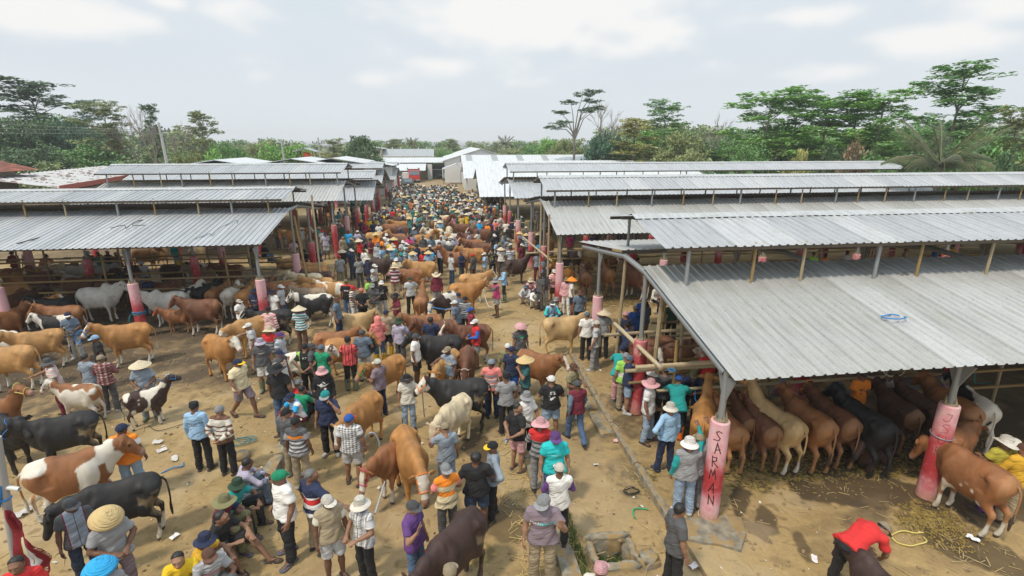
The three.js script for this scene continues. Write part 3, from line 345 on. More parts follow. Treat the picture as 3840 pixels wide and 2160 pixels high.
// ---------------------------------------------------------------- cattle (facing +z)
const COWP = {
  stand: { poll: [0, 1.3, 1.08], muz: [0, 1.05, 1.42] }, up: { poll: [0, 1.52, 1.02], muz: [0, 1.45, 1.44] }, low: { poll: [0, 1.02, 1.2], muz: [0, 0.68, 1.38] }, turn: { poll: [0.2, 1.28, 1.02], muz: [0.5, 1.06, 1.2] }, turnr: { poll: [-0.2, 1.28, 1.02], muz: [-0.5, 1.06, 1.2] },
  walk: { poll: [0, 1.26, 1.1], muz: [0, 1.0, 1.42], f: [0.24, -0.16], h: [-0.2, 0.22] }, lie: { poll: [0, 1.3, 1.08], muz: [0, 1.1, 1.44], lie: 1 },
};
function cowField(P, kind) {
  const thin = kind === 'thin' ? 0.93 : 1, zebu = kind === 'zebu', X = [1, 0, 0], f = P.f ?? [0.02, -0.04], h = P.h ?? [0.04, -0.03];
  const L = [limb([0, 0.88, -0.42], [0, 0.86, 0.3], 0.315 * thin, 0.315, 0.08, 0.82, X), limb([0, 0.8, -0.2], [0, 0.78, 0.25], 0.29 * thin, 0.27, 0.1, 0.85, X), limb([0, 1.03, -0.68], [0, 1.06, -0.3], 0.17, 0.16, 0.1), limb([0, 1.12, -0.66], [0, 1.13, 0.42], 0.06, 0.085, 0.12),
    limb([-0.205, 1.08, -0.46], [0.205, 1.08, -0.46], 0.062, 0.062, thin < 1 ? 0.05 : 0.075), limb([-0.13, 1.0, -0.74], [0.13, 1.0, -0.74], 0.075, 0.075, 0.1), limb([0, 0.93, 0.36], [0, 0.97, 0.52], 0.285, 0.22, 0.1, 0.78, X), limb([0, 0.72, 0.5], [0, 0.8, 0.62], 0.16, 0.15, 0.12, 0.8, X), limb([0, 1.14, 0.38], [0, 1.12, 0.5], 0.1, 0.11, 0.1)];
  if (zebu) L.push(limb([0, 1.24, 0.36], [0, 1.22, 0.46], 0.13, 0.12, 0.12), limb([0, 0.72, 0.62], [0, 0.98, 0.9], 0.11, 0.07, 0.12, 0.35, X));
  const nb = mix3([0, 1.02, 0.55], P.poll, 0.55);
  L.push(limb([0, 1.0, 0.52], nb, 0.215, 0.16, 0.1, 0.66, X), limb(nb, add3(P.poll, [0, -0.04, -0.04]), 0.16, 0.115, 0.06, 0.72, X), limb([0, 0.86, 0.62], mix3(P.poll, P.muz, 0.25), 0.13, 0.07, 0.1, 0.5, X));
  if (!P.lie) for (const s of [1, -1]) {
    const hz = h[s > 0 ? 0 : 1], fz = f[s > 0 ? 0 : 1], ex = Math.abs(hz) > 0.1 ? 0.03 : 0;
    L.push(limb([s * 0.16, 0.95, -0.6], [s * 0.175, 0.68, -0.42 + hz * 0.4], 0.175, 0.125, 0.08, 0.72, X), limb([s * 0.175, 0.68, -0.44 + hz * 0.4], [s * 0.165, 0.48, -0.7 + hz * 0.8], 0.12, 0.06, 0.06, 0.8, X), limb([s * 0.165, 0.49, -0.71 + hz * 0.8], [s * 0.16, 0.15, -0.66 + hz], 0.05, 0.038, 0.04), limb([s * 0.16, 0.15, -0.66 + hz], [s * 0.16, 0.045, -0.61 + hz], 0.045, 0.055, 0.03),
      limb([s * 0.17, 0.92, 0.4], [s * 0.16, 0.66, 0.36 + fz * 0.4], 0.15, 0.095, 0.08, 0.7, X), limb([s * 0.16, 0.66, 0.36 + fz * 0.4], [s * 0.145, 0.4, 0.42 + fz * 0.8], 0.088, 0.056, 0.05), limb([s * 0.145, 0.4, 0.42 + fz * 0.8], [s * 0.145, 0.15, 0.41 + fz], 0.05, 0.038, 0.04), limb([s * 0.145, 0.15, 0.41 + fz], [s * 0.145, 0.045, 0.45 + fz], 0.046, 0.055, 0.03));
  } else for (const s of [1, -1]) L.push(limb([s * 0.2, 0.8, -0.55], [s * 0.34, 0.72, -0.1], 0.19, 0.11, 0.08), limb([s * 0.34, 0.66, -0.1], [s * 0.36, 0.6, -0.45], 0.07, 0.05, 0.04), limb([s * 0.18, 0.78, 0.45], [s * 0.24, 0.64, 0.75], 0.12, 0.07, 0.06), limb([s * 0.24, 0.62, 0.75], [s * 0.2, 0.61, 0.45], 0.055, 0.045, 0.04));
  if (kind !== 'zebu' && !P.lie) L.push(limb([0, 0.62, -0.42], [0, 0.6, -0.3], 0.1, 0.09, 0.08));
  const u = union(L);
  return (x, y, z) => { let d = u(x, y, z) + 0.022 * (fbm(x * 6 + 3, y * 6, z * 6, 3) - 0.5) + (z > 0.35 && z < 1.1 ? 0.006 * Math.sin(z * 34 + y * 16) * sstep(0.02, 0.12, Math.abs(x)) : 0); if (thin === 1 && z > -0.28 && z < 0.28 && y > 0.72 && y < 1.05) d += 0.0028 * Math.sin(z * 62 + y * 5) * sstep(0.08, 0.22, Math.abs(x)); if (z < -0.2 && z > -0.55 && y > 0.82 && y < 1.04) d += 0.03 * sstep(0.14, 0.26, Math.abs(x)) * sstep(-0.2, -0.33, z) * sstep(-0.55, -0.42, z); if (thin < 1 && z > -0.3 && z < 0.3 && y > 0.7 && y < 1.08) d += 0.0055 * Math.sin(z * 62 + y * 5) * sstep(0.05, 0.2, Math.abs(x)); return d; };
}
function cowHead(P) { // own finer grid; the neck reaches into the body
  const ax = nrm(sub3(P.muz, P.poll)), side = nrm(cross3([0, 1, 0], ax)), upv = cross3(ax, side), at = (s, u, a) => add3(add3(add3(P.poll, side, s), upv, u), ax, a);
  const L = [limb(at(0, -0.01, 0.0), at(0, -0.02, 0.16), 0.115, 0.1, 0.04, 0.88, side), limb(at(0, -0.03, 0.14), at(0, -0.035, 0.4), 0.095, 0.068, 0.05, 0.86, side), limb(at(0, -0.05, 0.38), at(0, -0.04, 0.43), 0.066, 0.062, 0.04), limb(at(0, -0.1, 0.05), at(0, -0.085, 0.3), 0.07, 0.05, 0.05, 0.7, side), limb(at(-0.075, 0.02, 0.13), at(0.075, 0.02, 0.13), 0.03, 0.03, 0.04)];
  for (const s of [1, -1]) L.push(limb(at(s * 0.09, 0.0, 0.0), at(s * 0.17, -0.01, -0.015), 0.03, 0.05, 0.03, 0.4, add3(ax, upv, 0.7).map((q) => q * 0.82)), limb(at(s * 0.17, -0.01, -0.015), at(s * 0.25, -0.035, -0.02), 0.05, 0.018, 0.02, 0.4, add3(ax, upv, 0.7).map((q) => q * 0.82)));
  const nb = mix3([0, 1.02, 0.55], P.poll, 0.7); L.push(limb(nb, add3(P.poll, [0, -0.04, -0.04]), 0.14, 0.112, 0.06, 0.72, [1, 0, 0]));
  return { f: union(L), at, ax, side, upv, pts: [P.poll, P.muz, nb, at(0.25, 0, 0), at(-0.25, 0, 0), at(0, 0, 0.45)] };
}
const HIDE = { tan: [0.4, 0.215, 0.075], orange: [0.355, 0.165, 0.046], ginger: [0.245, 0.098, 0.034], brown: [0.135, 0.052, 0.024], dark: [0.07, 0.032, 0.02], choc: [0.045, 0.022, 0.018], black: [0.014, 0.013, 0.014], cream: [0.6, 0.5, 0.34], sand: [0.42, 0.28, 0.13], white: [0.6, 0.58, 0.53], grey: [0.36, 0.34, 0.31], taupe: [0.24, 0.17, 0.11] };
const WHITE = [0.66, 0.62, 0.54];
function hide(coat, P, H) {
  const [name, ...fl] = coat.split('-'), base = HIDE[name], wf = fl.includes('face'), pied = fl.find((q) => q.startsWith('pied')), seed = pied ? +pied.slice(4) : name.length * 3.7, belly = fl.includes('belly'), socks = fl.includes('socks') || wf || pied, dk = base[0] < 0.1 && name !== 'brown';
  return (x, y, z) => {
    let c = base.slice(); const n = fbm(x * 5 + seed, y * 5, z * 5, 3), m = noise3(x * 26, y * 26, z * 26 + seed);
    const q = [x - P.poll[0], y - P.poll[1], z - P.poll[2]], ha = dot3(q, H.ax), hs = dot3(q, H.side), hu = dot3(q, H.upv), head = ha > -0.1 && Math.abs(hs) < 0.3 && Math.abs(hu) < 0.2 && z > 0.7;
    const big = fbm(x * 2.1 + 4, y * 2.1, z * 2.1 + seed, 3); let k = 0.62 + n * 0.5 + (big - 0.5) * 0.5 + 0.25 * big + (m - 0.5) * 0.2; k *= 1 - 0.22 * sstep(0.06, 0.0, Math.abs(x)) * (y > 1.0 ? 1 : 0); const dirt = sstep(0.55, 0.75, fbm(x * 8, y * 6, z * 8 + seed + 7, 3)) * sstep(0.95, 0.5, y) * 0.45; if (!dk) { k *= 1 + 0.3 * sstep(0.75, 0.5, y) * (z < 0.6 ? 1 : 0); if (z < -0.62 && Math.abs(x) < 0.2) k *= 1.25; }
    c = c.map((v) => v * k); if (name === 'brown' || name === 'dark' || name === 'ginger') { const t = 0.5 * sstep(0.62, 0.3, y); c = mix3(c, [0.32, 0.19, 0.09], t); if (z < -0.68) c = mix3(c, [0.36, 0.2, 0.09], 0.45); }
    let w = 0; c = mix3(c, dk ? [0.1, 0.075, 0.05] : [0.2, 0.14, 0.08], dirt);
    if (pied) { const e = fbm(x * 2.6 + seed * 9.1, y * 2.2 + seed, z * 2.3 + seed * 3.3, 2); w = sstep(0.5, 0.53, e + (y > 1.0 ? 0.05 : 0) - (head ? 0.08 : 0) + 0.012 * (m - 0.5)); }
    if (belly) w = sstep(0.5, 0.54, fbm(x * 4 + 3, y * 4, z * 4 + 1, 2)) * sstep(0.86, 0.76, y) * (z < 0.4 && z > -0.45 ? 1 : 0);
    if (socks && !P.lie) w = Math.max(w, sstep(0.36, 0.28, y + 0.09 * (n - 0.5)));
    if (wf && head) w = Math.max(w, sstep(0.075, 0.055, Math.abs(hs) + 0.03 * (n - 0.5)) * sstep(0.0, 0.05, ha) * (hu > -0.09 ? 1 : 0.7), ha > 0.3 ? 1 : 0);
    if (fl.includes('whead') && head && ha > -0.02) w = Math.abs(hs) > 0.13 ? w : 1;
    c = mix3(c, mix3(WHITE, [0.42, 0.34, 0.23], dirt * 1.2 + 0.25 * (n - 0.3)), w); if (name === 'white' || name === 'grey') c = mix3(c, [0.2, 0.18, 0.15], sstep(0.45, 0.75, n) * 0.35 * (y < 0.95 ? 1 : 0.35));
    if (head) { if (ha > 0.385 && hu > -0.13) c = dk ? [0.02, 0.018, 0.018] : [0.3, 0.17, 0.13]; const e = Math.hypot(ha - 0.135, hu - 0.012); if (Math.abs(hs) > 0.06 && Math.abs(hs) < 0.12 && e < 0.02) c = [0.008, 0.007, 0.007]; else if (Math.abs(hs) > 0.06 && Math.abs(hs) < 0.12 && e < 0.034) c = c.map((v) => v * 0.6); if (Math.abs(hs) > 0.13 && hu < -0.01 && ha > 0) c = mix3(c, [0.4, 0.25, 0.19], 0.35); }
    if (y < 0.055 && !P.lie) c = [0.05, 0.042, 0.035]; if (fl.includes('mud') && z < -0.35 && y < 1.0) c = mix3(c, [0.17, 0.125, 0.07], sstep(0.45, 0.6, fbm(x * 7, y * 7, z * 7 + 3, 3)));
    return c;
  };
}
const hairT = canvasTex(256, 256, (c, w, h) => { const r = rng(12); c.fillStyle = '#808080'; c.fillRect(0, 0, w, h); for (let i = 0; i < 9000; i++) { const v = 70 + r() * 130; c.strokeStyle = `rgba(${v | 0},${v | 0},${v | 0},0.5)`; const x = r() * w, y = r() * h; c.beginPath(); c.moveTo(x, y); c.lineTo(x + (r() - 0.5) * 3, y + 6 + r() * 8); c.stroke(); } }, false, true);
const HIDEM = new THREE.MeshStandardMaterial({ vertexColors: true, roughness: 0.66, bumpMap: hairT, bumpScale: 0.006 }); HIDEM.name = 'short cattle hair';
const HORNM = mat([0.5, 0.43, 0.32], 0.5), EYEM = mat([0.006, 0.005, 0.005], 0.15), ROPEC = { blue: mat([0.03, 0.2, 0.5], 0.8), white: mat([0.6, 0.58, 0.52], 0.85), orange: mat([0.8, 0.22, 0.03], 0.8), red: mat([0.65, 0.03, 0.02], 0.7), black: mat([0.02, 0.02, 0.02], 0.8), teal: mat([0.03, 0.2, 0.24], 0.8), green: mat([0.02, 0.35, 0.15], 0.7), pink: mat([0.6, 0.08, 0.15], 0.7), yellow: mat([0.6, 0.5, 0.15], 0.8) };
function cowGeo(pose, kind, coat, lod) {
  return cached('cow' + pose + kind + coat + lod, () => {
    const P = COWP[pose], H = cowHead(P), base = cached('cb' + pose + kind + lod, () => {
      const [lo, hi] = bounds([[0.3, 0.05, -0.85], [-0.3, 1.3, 0.8], P.poll, [0.4, 0.6, 0]], 0.14), hb = bounds(H.pts, 0.16);
      const b = nets(cowField(P, kind), lo, hi, [0.03, 0.047, 0.08][lod]), hd = nets(H.f, hb[0], hb[1], [0.0155, 0.028, 0.05][lod]), tl = [[0, 1.1, -0.8], [0, 1.02, -0.92], [0.01, 0.75, -0.95], [0.03, 0.5, -0.93]], tg = P.lie ? [] : [tube(tl, 0.021, 8, 6), lathe([[0.0, 0.62], [0.026, 0.55], [0.034, 0.44], [0.02, 0.34], [0, 0.31]], 7).translate(0.03, 0, -0.915)];
      const g = mergeGeometries([b, hd, ...tg].map((q) => { q.deleteAttribute('uv'); return q; })); if (P.lie) g.translate(0, -0.53, 0); return g;
    });
    const g = new THREE.BufferGeometry(); g.setAttribute('position', base.attributes.position); g.setAttribute('normal', base.attributes.normal); g.setIndex(base.index); { const p = base.attributes.position, uv = new Float32Array(p.count * 2); for (let i = 0; i < p.count; i++) { uv[i * 2] = (p.getY(i) + p.getX(i) * 0.7) * 3; uv[i * 2 + 1] = p.getZ(i) * 3; } g.setAttribute('uv', new THREE.BufferAttribute(uv, 2)); }
    const fn = hide(coat, P, H), tuft = coat.startsWith('black') || coat.startsWith('choc') ? [0.012, 0.011, 0.011] : null, dy = P.lie ? 0.53 : 0;
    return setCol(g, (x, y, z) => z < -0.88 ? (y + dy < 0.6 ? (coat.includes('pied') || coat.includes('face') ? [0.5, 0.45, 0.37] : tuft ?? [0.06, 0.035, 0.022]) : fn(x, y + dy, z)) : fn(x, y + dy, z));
  });
}
const HORN = tube([[0, 0, 0], [0.055, 0.02, 0], [0.09, 0.07, 0.01], [0.095, 0.13, 0.02]], 0.017, 7, 6), LHORN = tube([[0, 0, 0], [0.12, 0.0, 0], [0.22, 0.06, 0.01], [0.27, 0.17, 0.02]], 0.022, 9, 6), EYE = new THREE.SphereGeometry(0.0165, 8, 6);
{ for (const g of [HORN, LHORN]) { const p = g.attributes.position, q = g === HORN ? 0.1 : 0.28; for (let i = 0; i < p.count; i++) { const t = clamp(p.getX(i) / q), c = [p.getX(i), p.getY(i), p.getZ(i)], m = g === HORN ? [t * 0.09, t * t * 0.1, t * 0.015] : [t * 0.26, t * t * 0.13, t * 0.015]; p.setXYZ(i, ...mix3(c, m, t * 0.5)); } g.computeVertexNormals(); } }
let cowN = 0;
function cow(x, z, yaw, pose, kind, coat, size, opt, label, group) {
  cowN++; for (const q of [-0.6, 0, 0.6]) stood.push([x + Math.sin(yaw * D2R) * q, z + Math.cos(yaw * D2R) * q, 0.62]); const d = Math.hypot(x, z), lod = d < 15.5 ? 0 : d < 30 ? 1 : 2, P = COWP[pose], H = cowHead(P), g = thing('cow', label, 'cow', [x, groundY(x, z), z], yaw * D2R, group), lw = P.lie ? -0.53 : 0; g.scale.set(size, size * 1.14, size * 0.79);
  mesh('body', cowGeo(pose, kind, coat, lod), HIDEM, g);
  const basis = new THREE.Matrix4().makeBasis(V(...H.side), V(...H.upv), V(...H.ax));
  if (opt.includes('h') || opt.includes('H')) for (const s of [1, -1]) { const o = mesh('horn', opt.includes('H') ? LHORN : HORN, HORNM, g), m = basis.clone().setPosition(...add3(H.at(s * 0.055, 0.075, -0.01), [0, lw, 0])); if (s < 0) m.multiply(new THREE.Matrix4().makeRotationZ(Math.PI)).multiply(new THREE.Matrix4().makeRotationX(Math.PI)); o.matrix.copy(m); o.matrix.decompose(o.position, o.quaternion, o.scale); }
  if (lod < 2) for (const s of [1, -1]) { const o = mesh('eye', EYE, EYEM, g); o.position.set(...add3(H.at(s * 0.087, 0.012, 0.135), [0, lw, 0])); }
  const rc = opt.match(/r(\w+)/); if (rc && lod < 2) {
    const ring = (a, ru, rs, up) => { const p = []; for (let i = 0; i < 14; i++) { const t = (i / 14) * Math.PI * 2; p.push(add3(H.at(Math.cos(t) * rs, Math.sin(t) * ru + up, a), [0, lw, 0])); } return tube(p, 0.011, 28, 5, true); };
    mesh('halter', merge([ring(0.27, 0.105, 0.083, -0.04), tube([add3(H.at(0.083, -0.04, 0.27), [0, lw, 0]), add3(H.at(0.1, -0.03, 0.15), [0, lw, 0]), add3(H.at(0.108, -0.02, 0.0), [0, lw, 0]), add3(H.at(0.06, 0.1, -0.03), [0, lw, 0]), add3(H.at(-0.06, 0.1, -0.03), [0, lw, 0]), add3(H.at(-0.108, -0.02, 0.0), [0, lw, 0]), add3(H.at(-0.1, -0.03, 0.15), [0, lw, 0]), add3(H.at(-0.083, -0.04, 0.27), [0, lw, 0])], 0.011, 30, 5)]), ROPEC[rc[1]], g);
  }
  return g;
}
// ---------------------------------------------------------------- ground
const BX = -34, BZ = -52, BW = 70, BD = 54; // the trodden yard near the stalls
const STAIN = [ // x, z, rx, rz, turn, strength, tone (0 mud, 1 wet, 2 dung and fodder, 3 pale dust)
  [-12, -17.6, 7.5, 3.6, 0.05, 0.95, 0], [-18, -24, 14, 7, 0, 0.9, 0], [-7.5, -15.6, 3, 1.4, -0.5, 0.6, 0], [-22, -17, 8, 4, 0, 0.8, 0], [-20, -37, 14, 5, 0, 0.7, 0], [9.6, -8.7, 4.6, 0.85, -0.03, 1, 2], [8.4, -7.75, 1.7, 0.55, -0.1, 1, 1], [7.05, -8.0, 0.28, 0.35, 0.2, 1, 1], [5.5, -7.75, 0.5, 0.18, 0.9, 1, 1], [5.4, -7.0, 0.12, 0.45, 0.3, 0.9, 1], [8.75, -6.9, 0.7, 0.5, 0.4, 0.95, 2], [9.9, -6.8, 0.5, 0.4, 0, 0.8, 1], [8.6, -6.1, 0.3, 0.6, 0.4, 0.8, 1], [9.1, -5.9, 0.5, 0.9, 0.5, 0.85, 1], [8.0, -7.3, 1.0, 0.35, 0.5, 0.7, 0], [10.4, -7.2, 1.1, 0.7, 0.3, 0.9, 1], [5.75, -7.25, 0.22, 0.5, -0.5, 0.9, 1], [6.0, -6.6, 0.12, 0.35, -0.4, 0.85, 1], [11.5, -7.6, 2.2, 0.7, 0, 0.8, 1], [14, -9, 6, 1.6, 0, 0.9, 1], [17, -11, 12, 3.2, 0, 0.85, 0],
  [7.4, -21.4, 3, 0.8, 0, 0.9, 2], [12, -23, 8, 2.6, 0, 0.8, 0], [0.45, -10.6, 0.32, 0.6, 0.3, 1, 1], [0.85, -8.0, 0.4, 0.65, 0.2, 0.7, 1], [0.2, -7.2, 0.4, 0.35, 0, 0.6, 2], [-2.1, -12.0, 0.16, 0.1, 0, 0.9, 1], [-5.5, -13.8, 0.8, 0.35, 0.4, 0.5, 0], [-5.2, -26.8, 1.3, 0.6, 0, 0.75, 0], [1.4, -15, 0.3, 0.45, 0, 0.8, 1], [-4.6, -20, 1.4, 1, 0, 0.4, 0], [-1, -17, 3.5, 1.3, 0.2, 0.35, 0], [2.6, -18.4, 1.2, 1, 0, 0.55, 3], [2.8, -9, 0.8, 2.2, 0, 0.35, 3], [5.2, -6.9, 0.6, 0.5, 0, 0.5, 3], [-1.5, -8, 2, 1.6, 0, 0.25, 3], [3, -14, 1, 2, 0, 0.3, 3], [-8, -9.4, 2.2, 1.5, 0, 0.3, 3], [0, -30, 5, 6, 0, 0.3, 0], [-24, -30.5, 5, 1.6, 0, 0.7, 3],
];
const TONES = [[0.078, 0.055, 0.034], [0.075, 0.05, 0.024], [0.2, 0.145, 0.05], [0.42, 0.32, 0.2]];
const yardTex = (() => {
  const W = 2048, H = 1600, d = new Uint8Array(W * H * 4), T = [];
  const toS = (v) => { v = clamp(v); return 255 * (v < 0.0031308 ? v * 12.92 : 1.055 * Math.pow(v, 1 / 2.4) - 0.055); };
  const LUT = new Uint8Array(4096); for (let i = 0; i < 4096; i++) LUT[i] = toS(i / 4095);
  const R = rng(31);
  for (let j = 0; j < H; j++) for (let i = 0; i < W; i++) {
    const x = BX + (i / W) * BW, z = BZ + BD - (j / H) * BD; // rows run away from the camera... v grows with -z
    const n1 = fbm(x * 0.35 + 3, 0, z * 0.35, 4), n2 = fbm(x * 2.1, 1.7, z * 2.1, 3), n3 = noise3(x * 8, 0, z * 8), g = R();
    let c = [0.355, 0.25, 0.118]; const k = 0.72 + 0.42 * n1 + 0.3 * (n2 - 0.5) + 0.22 * (n3 - 0.5) + (g - 0.5) * 0.2; c = [c[0] * k, c[1] * k, c[2] * k * (0.95 + 0.2 * (n2 - 0.5))];
    const scuff = sstep(0.56, 0.66, fbm(x * 1.3 + 20, 4, z * 2.2, 4)); c = mix3(c, [0.16, 0.105, 0.05], scuff * 0.4);
    const pale = sstep(0.58, 0.7, fbm(x * 0.9 - 11, 9, z * 0.9, 4)); c = mix3(c, [0.46, 0.36, 0.22], pale * 0.4);
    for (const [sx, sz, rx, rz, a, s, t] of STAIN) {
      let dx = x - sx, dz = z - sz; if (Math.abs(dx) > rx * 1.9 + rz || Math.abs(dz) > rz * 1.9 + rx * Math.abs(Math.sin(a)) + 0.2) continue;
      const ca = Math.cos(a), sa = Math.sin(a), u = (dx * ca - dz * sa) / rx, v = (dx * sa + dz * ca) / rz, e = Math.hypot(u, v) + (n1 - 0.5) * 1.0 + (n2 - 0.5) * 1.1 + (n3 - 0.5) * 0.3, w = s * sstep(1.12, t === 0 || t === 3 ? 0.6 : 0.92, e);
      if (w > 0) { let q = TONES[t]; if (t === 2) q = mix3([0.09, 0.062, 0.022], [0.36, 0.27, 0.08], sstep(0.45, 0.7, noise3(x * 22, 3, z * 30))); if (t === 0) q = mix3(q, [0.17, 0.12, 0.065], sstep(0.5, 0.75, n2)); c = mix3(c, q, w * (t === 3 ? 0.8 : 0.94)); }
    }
    if (n3 > 0.83 && n2 > 0.5) c = mix3(c, [0.13, 0.085, 0.04], 0.5);
    const o = (j * W + i) * 4; d[o] = LUT[clamp(c[0]) * 4095 | 0]; d[o + 1] = LUT[clamp(c[1]) * 4095 | 0]; d[o + 2] = LUT[clamp(c[2]) * 4095 | 0]; d[o + 3] = 255;
  }
  const t = new THREE.DataTexture(d, W, H); t.colorSpace = THREE.SRGBColorSpace; t.magFilter = t.minFilter = THREE.LinearFilter; t.needsUpdate = true; return t;
})();
const grainTex = (() => { const W = 512, d = new Uint8Array(W * W * 4), R = rng(9), per = (x, y, f, s) => { let v = 0, a = 0.5; for (let o = 0; o < 4; o++) { const P = f << o, X = x * P, Y = y * P, ix = Math.floor(X), iy = Math.floor(Y), q = (m, k) => hash3(((m % P) + P) % P, ((k % P) + P) % P, s + o), u = X - ix, w = Y - iy, su = u * u * (3 - 2 * u), sw = w * w * (3 - 2 * w); v += a * lerp(lerp(q(ix, iy), q(ix + 1, iy), su), lerp(q(ix, iy + 1), q(ix + 1, iy + 1), su), sw); a *= 0.55; } return v; }; for (let j = 0; j < W; j++) for (let i = 0; i < W; i++) { const v = per(i / W, j / W, 10, 3) * 190 + (R() - 0.5) * 30, o = (j * W + i) * 4; d[o] = d[o + 1] = d[o + 2] = clamp(v, 0, 255); d[o + 3] = 255; } const t = new THREE.DataTexture(d, W, W); t.wrapS = t.wrapT = THREE.RepeatWrapping; t.magFilter = t.minFilter = THREE.LinearFilter; t.needsUpdate = true; return t; })();
const grainYard = grainTex.clone(); grainYard.repeat.set(BW / 2.2, BD / 2.2);
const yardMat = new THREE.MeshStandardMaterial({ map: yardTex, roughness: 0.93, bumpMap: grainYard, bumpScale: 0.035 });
function yardSheet(x0, x1, z0, z1, y, nx, nz, bump) { // flat sheet with yard coordinates
  const g = new THREE.PlaneGeometry(x1 - x0, z1 - z0, nx, nz); g.rotateX(-Math.PI / 2); g.translate((x0 + x1) / 2, y, (z0 + z1) / 2); const p = g.attributes.position, uv = g.attributes.uv; { const ix = g.index.array, keep = []; for (let k = 0; k < ix.length; k += 3) { const cx = (p.getX(ix[k]) + p.getX(ix[k + 1]) + p.getX(ix[k + 2])) / 3, cz = (p.getZ(ix[k]) + p.getZ(ix[k + 1]) + p.getZ(ix[k + 2])) / 3; if (Math.abs(cx - 2.66) > 0.32 || Math.abs(cz + 6.98) > 0.3) keep.push(ix[k], ix[k + 1], ix[k + 2]); } g.setIndex(keep); }
  for (let i = 0; i < p.count; i++) { const x = p.getX(i), z = p.getZ(i); if (bump) p.setY(i, y + bump(x, z)); uv.setXY(i, (x - BX) / BW, 1 - (z - BZ) / BD); } g.computeVertexNormals(); return g;
}
const edge = (x, z) => Math.min(sstep(BX, BX + 2, x), sstep(BX + BW, BX + BW - 2, x), sstep(BZ, BZ + 2, z));
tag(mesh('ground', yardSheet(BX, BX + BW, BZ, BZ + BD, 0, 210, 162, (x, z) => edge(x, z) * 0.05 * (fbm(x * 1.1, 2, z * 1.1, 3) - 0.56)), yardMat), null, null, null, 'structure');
{
  const far = new THREE.PlaneGeometry(900, 900, 60, 60); far.rotateX(-Math.PI / 2); far.translate(0, -0.035, -300); const gt = grainTex.clone(); gt.repeat.set(150, 150);
  { const p = far.attributes.position, ix = far.index.array, keep = []; for (let k = 0; k < ix.length; k += 3) { let cx = 0, cz = 0; for (let q = 0; q < 3; q++) { cx += p.getX(ix[k + q]) / 3; cz += p.getZ(ix[k + q]) / 3; } if (!(cx > -16 && cx < 18 && cz > -40 && cz < -4)) keep.push(ix[k], ix[k + 1], ix[k + 2]); } far.setIndex(keep); }
  setCol(far, (x, y, z) => { const n = fbm(x * 0.01, 0, z * 0.01, 3); return mix3([0.27, 0.19, 0.1], [0.1, 0.12, 0.04], Math.abs(x + 2) > 60 || z < -190 ? 0.9 : 0.15 + 0.2 * n); });
  tag(mesh('terrain', far, new THREE.MeshStandardMaterial({ vertexColors: true, roughness: 1, bumpMap: gt, bumpScale: 0.05 })), null, null, null, 'structure');
  tag(mesh('road', yardRoad(), mat([0.3, 0.225, 0.125], 0.95, { bumpMap: gt, bumpScale: 0.03 })), null, null, null, 'structure');
}
function yardRoad() { const g = new THREE.PlaneGeometry(26, 80, 20, 60); g.rotateX(-Math.PI / 2); g.translate(-2, -0.012, -90); return g; }
const concTex = canvasTex(256, 256, (c, w, h) => { const r = rng(77); for (let y = 0; y < h; y += 1) for (let x = 0; x < w; x += 1) { const v = 118 + 70 * (fbm(x / 34, y / 34, 2, 4) - 0.5) + 26 * (r() - 0.5), s = sstep(0.5, 0.68, fbm(x / 60 + 9, y / 60, 5, 4)) * 0.7; c.fillStyle = `rgb(${lerp(v * 1.1, 160, s) | 0},${lerp(v * 1.05, 130, s) | 0},${lerp(v * 0.93, 82, s) | 0})`; c.fillRect(x, y, 1, 1); } }, true, true);
const concrete = new THREE.MeshStandardMaterial({ map: concTex, roughness: 0.95, bumpMap: concTex, bumpScale: 0.02 });
function rough(w, h, d, seed, amp = 0.02, cell = 0.07) { // a worn block of masonry
  const n = [w, h, d].map((q) => Math.max(2, Math.min(60, Math.round(q / cell)))), g = new THREE.BoxGeometry(w, h, d, ...n), p = g.attributes.position, uv = g.attributes.uv, N = g.attributes.normal;
  for (let i = 0; i < p.count; i++) {
    let x = p.getX(i), y = p.getY(i), z = p.getZ(i); uv.setXY(i, Math.abs(N.getX(i)) > 0.5 ? z : x, Math.abs(N.getY(i)) > 0.5 ? z : y);
    const ex = Math.max(0, Math.abs(x) / (w / 2) - 0.7) / 0.3, ey = y > 0 ? Math.max(0, y / (h / 2) - 0.5) / 0.5 : 0, ez = Math.max(0, Math.abs(z) / (d / 2) - 0.8) / 0.2, e = (ex * ey + ez * ey + ex * ez) * 0.5;
    const o = [0, 11, 23].map((q) => (fbm(x * 5 + seed * 7 + q, y * 5 + 3, z * 5 + q, 3) - 0.5) * 2 * amp); x += o[0] - Math.sign(x) * e * amp * 1.2; y += o[1] - e * amp * 1.6; z += o[2] - Math.sign(z) * e * amp * 0.8; p.setXYZ(i, x, y, z);
  }
  g.computeVertexNormals(); return g;
}
function kerb(name, label, pts, w, h, seg, group, sunk = 0.06) { // pieces laid end to end
  const t = thing(name, label, 'kerb', [0, 0, 0], 0, group); let k = 0;
  for (let i = 0; i < pts.length - 1; i++) { const [ax, az] = pts[i], [bx, bz] = pts[i + 1], L = Math.hypot(bx - ax, bz - az), n = Math.max(1, Math.round(L / seg)); for (let q = 0; q < n; q++) { const f = (q + 0.5) / n, m = mesh('kerb_block', rough(w * (0.95 + 0.1 * hash3(k, 3, 1)), h + sunk, L / n - 0.012, ++k + w * 10, Math.min(0.02, h * 0.12)), concrete, t); m.position.set(lerp(ax, bx, f), (h - sunk) / 2 + (hash3(k, 1, 5) - 0.5) * 0.012, lerp(az, bz, f)); m.rotation.y = Math.atan2(bx - ax, bz - az); } }
  return t;
}
kerb('kerb', 'low grey concrete kerb wall with men sitting along it on the left of the lane', [[-4.02, -12.9], [-4.04, -5.5]], 0.27, 0.27, 1.25);
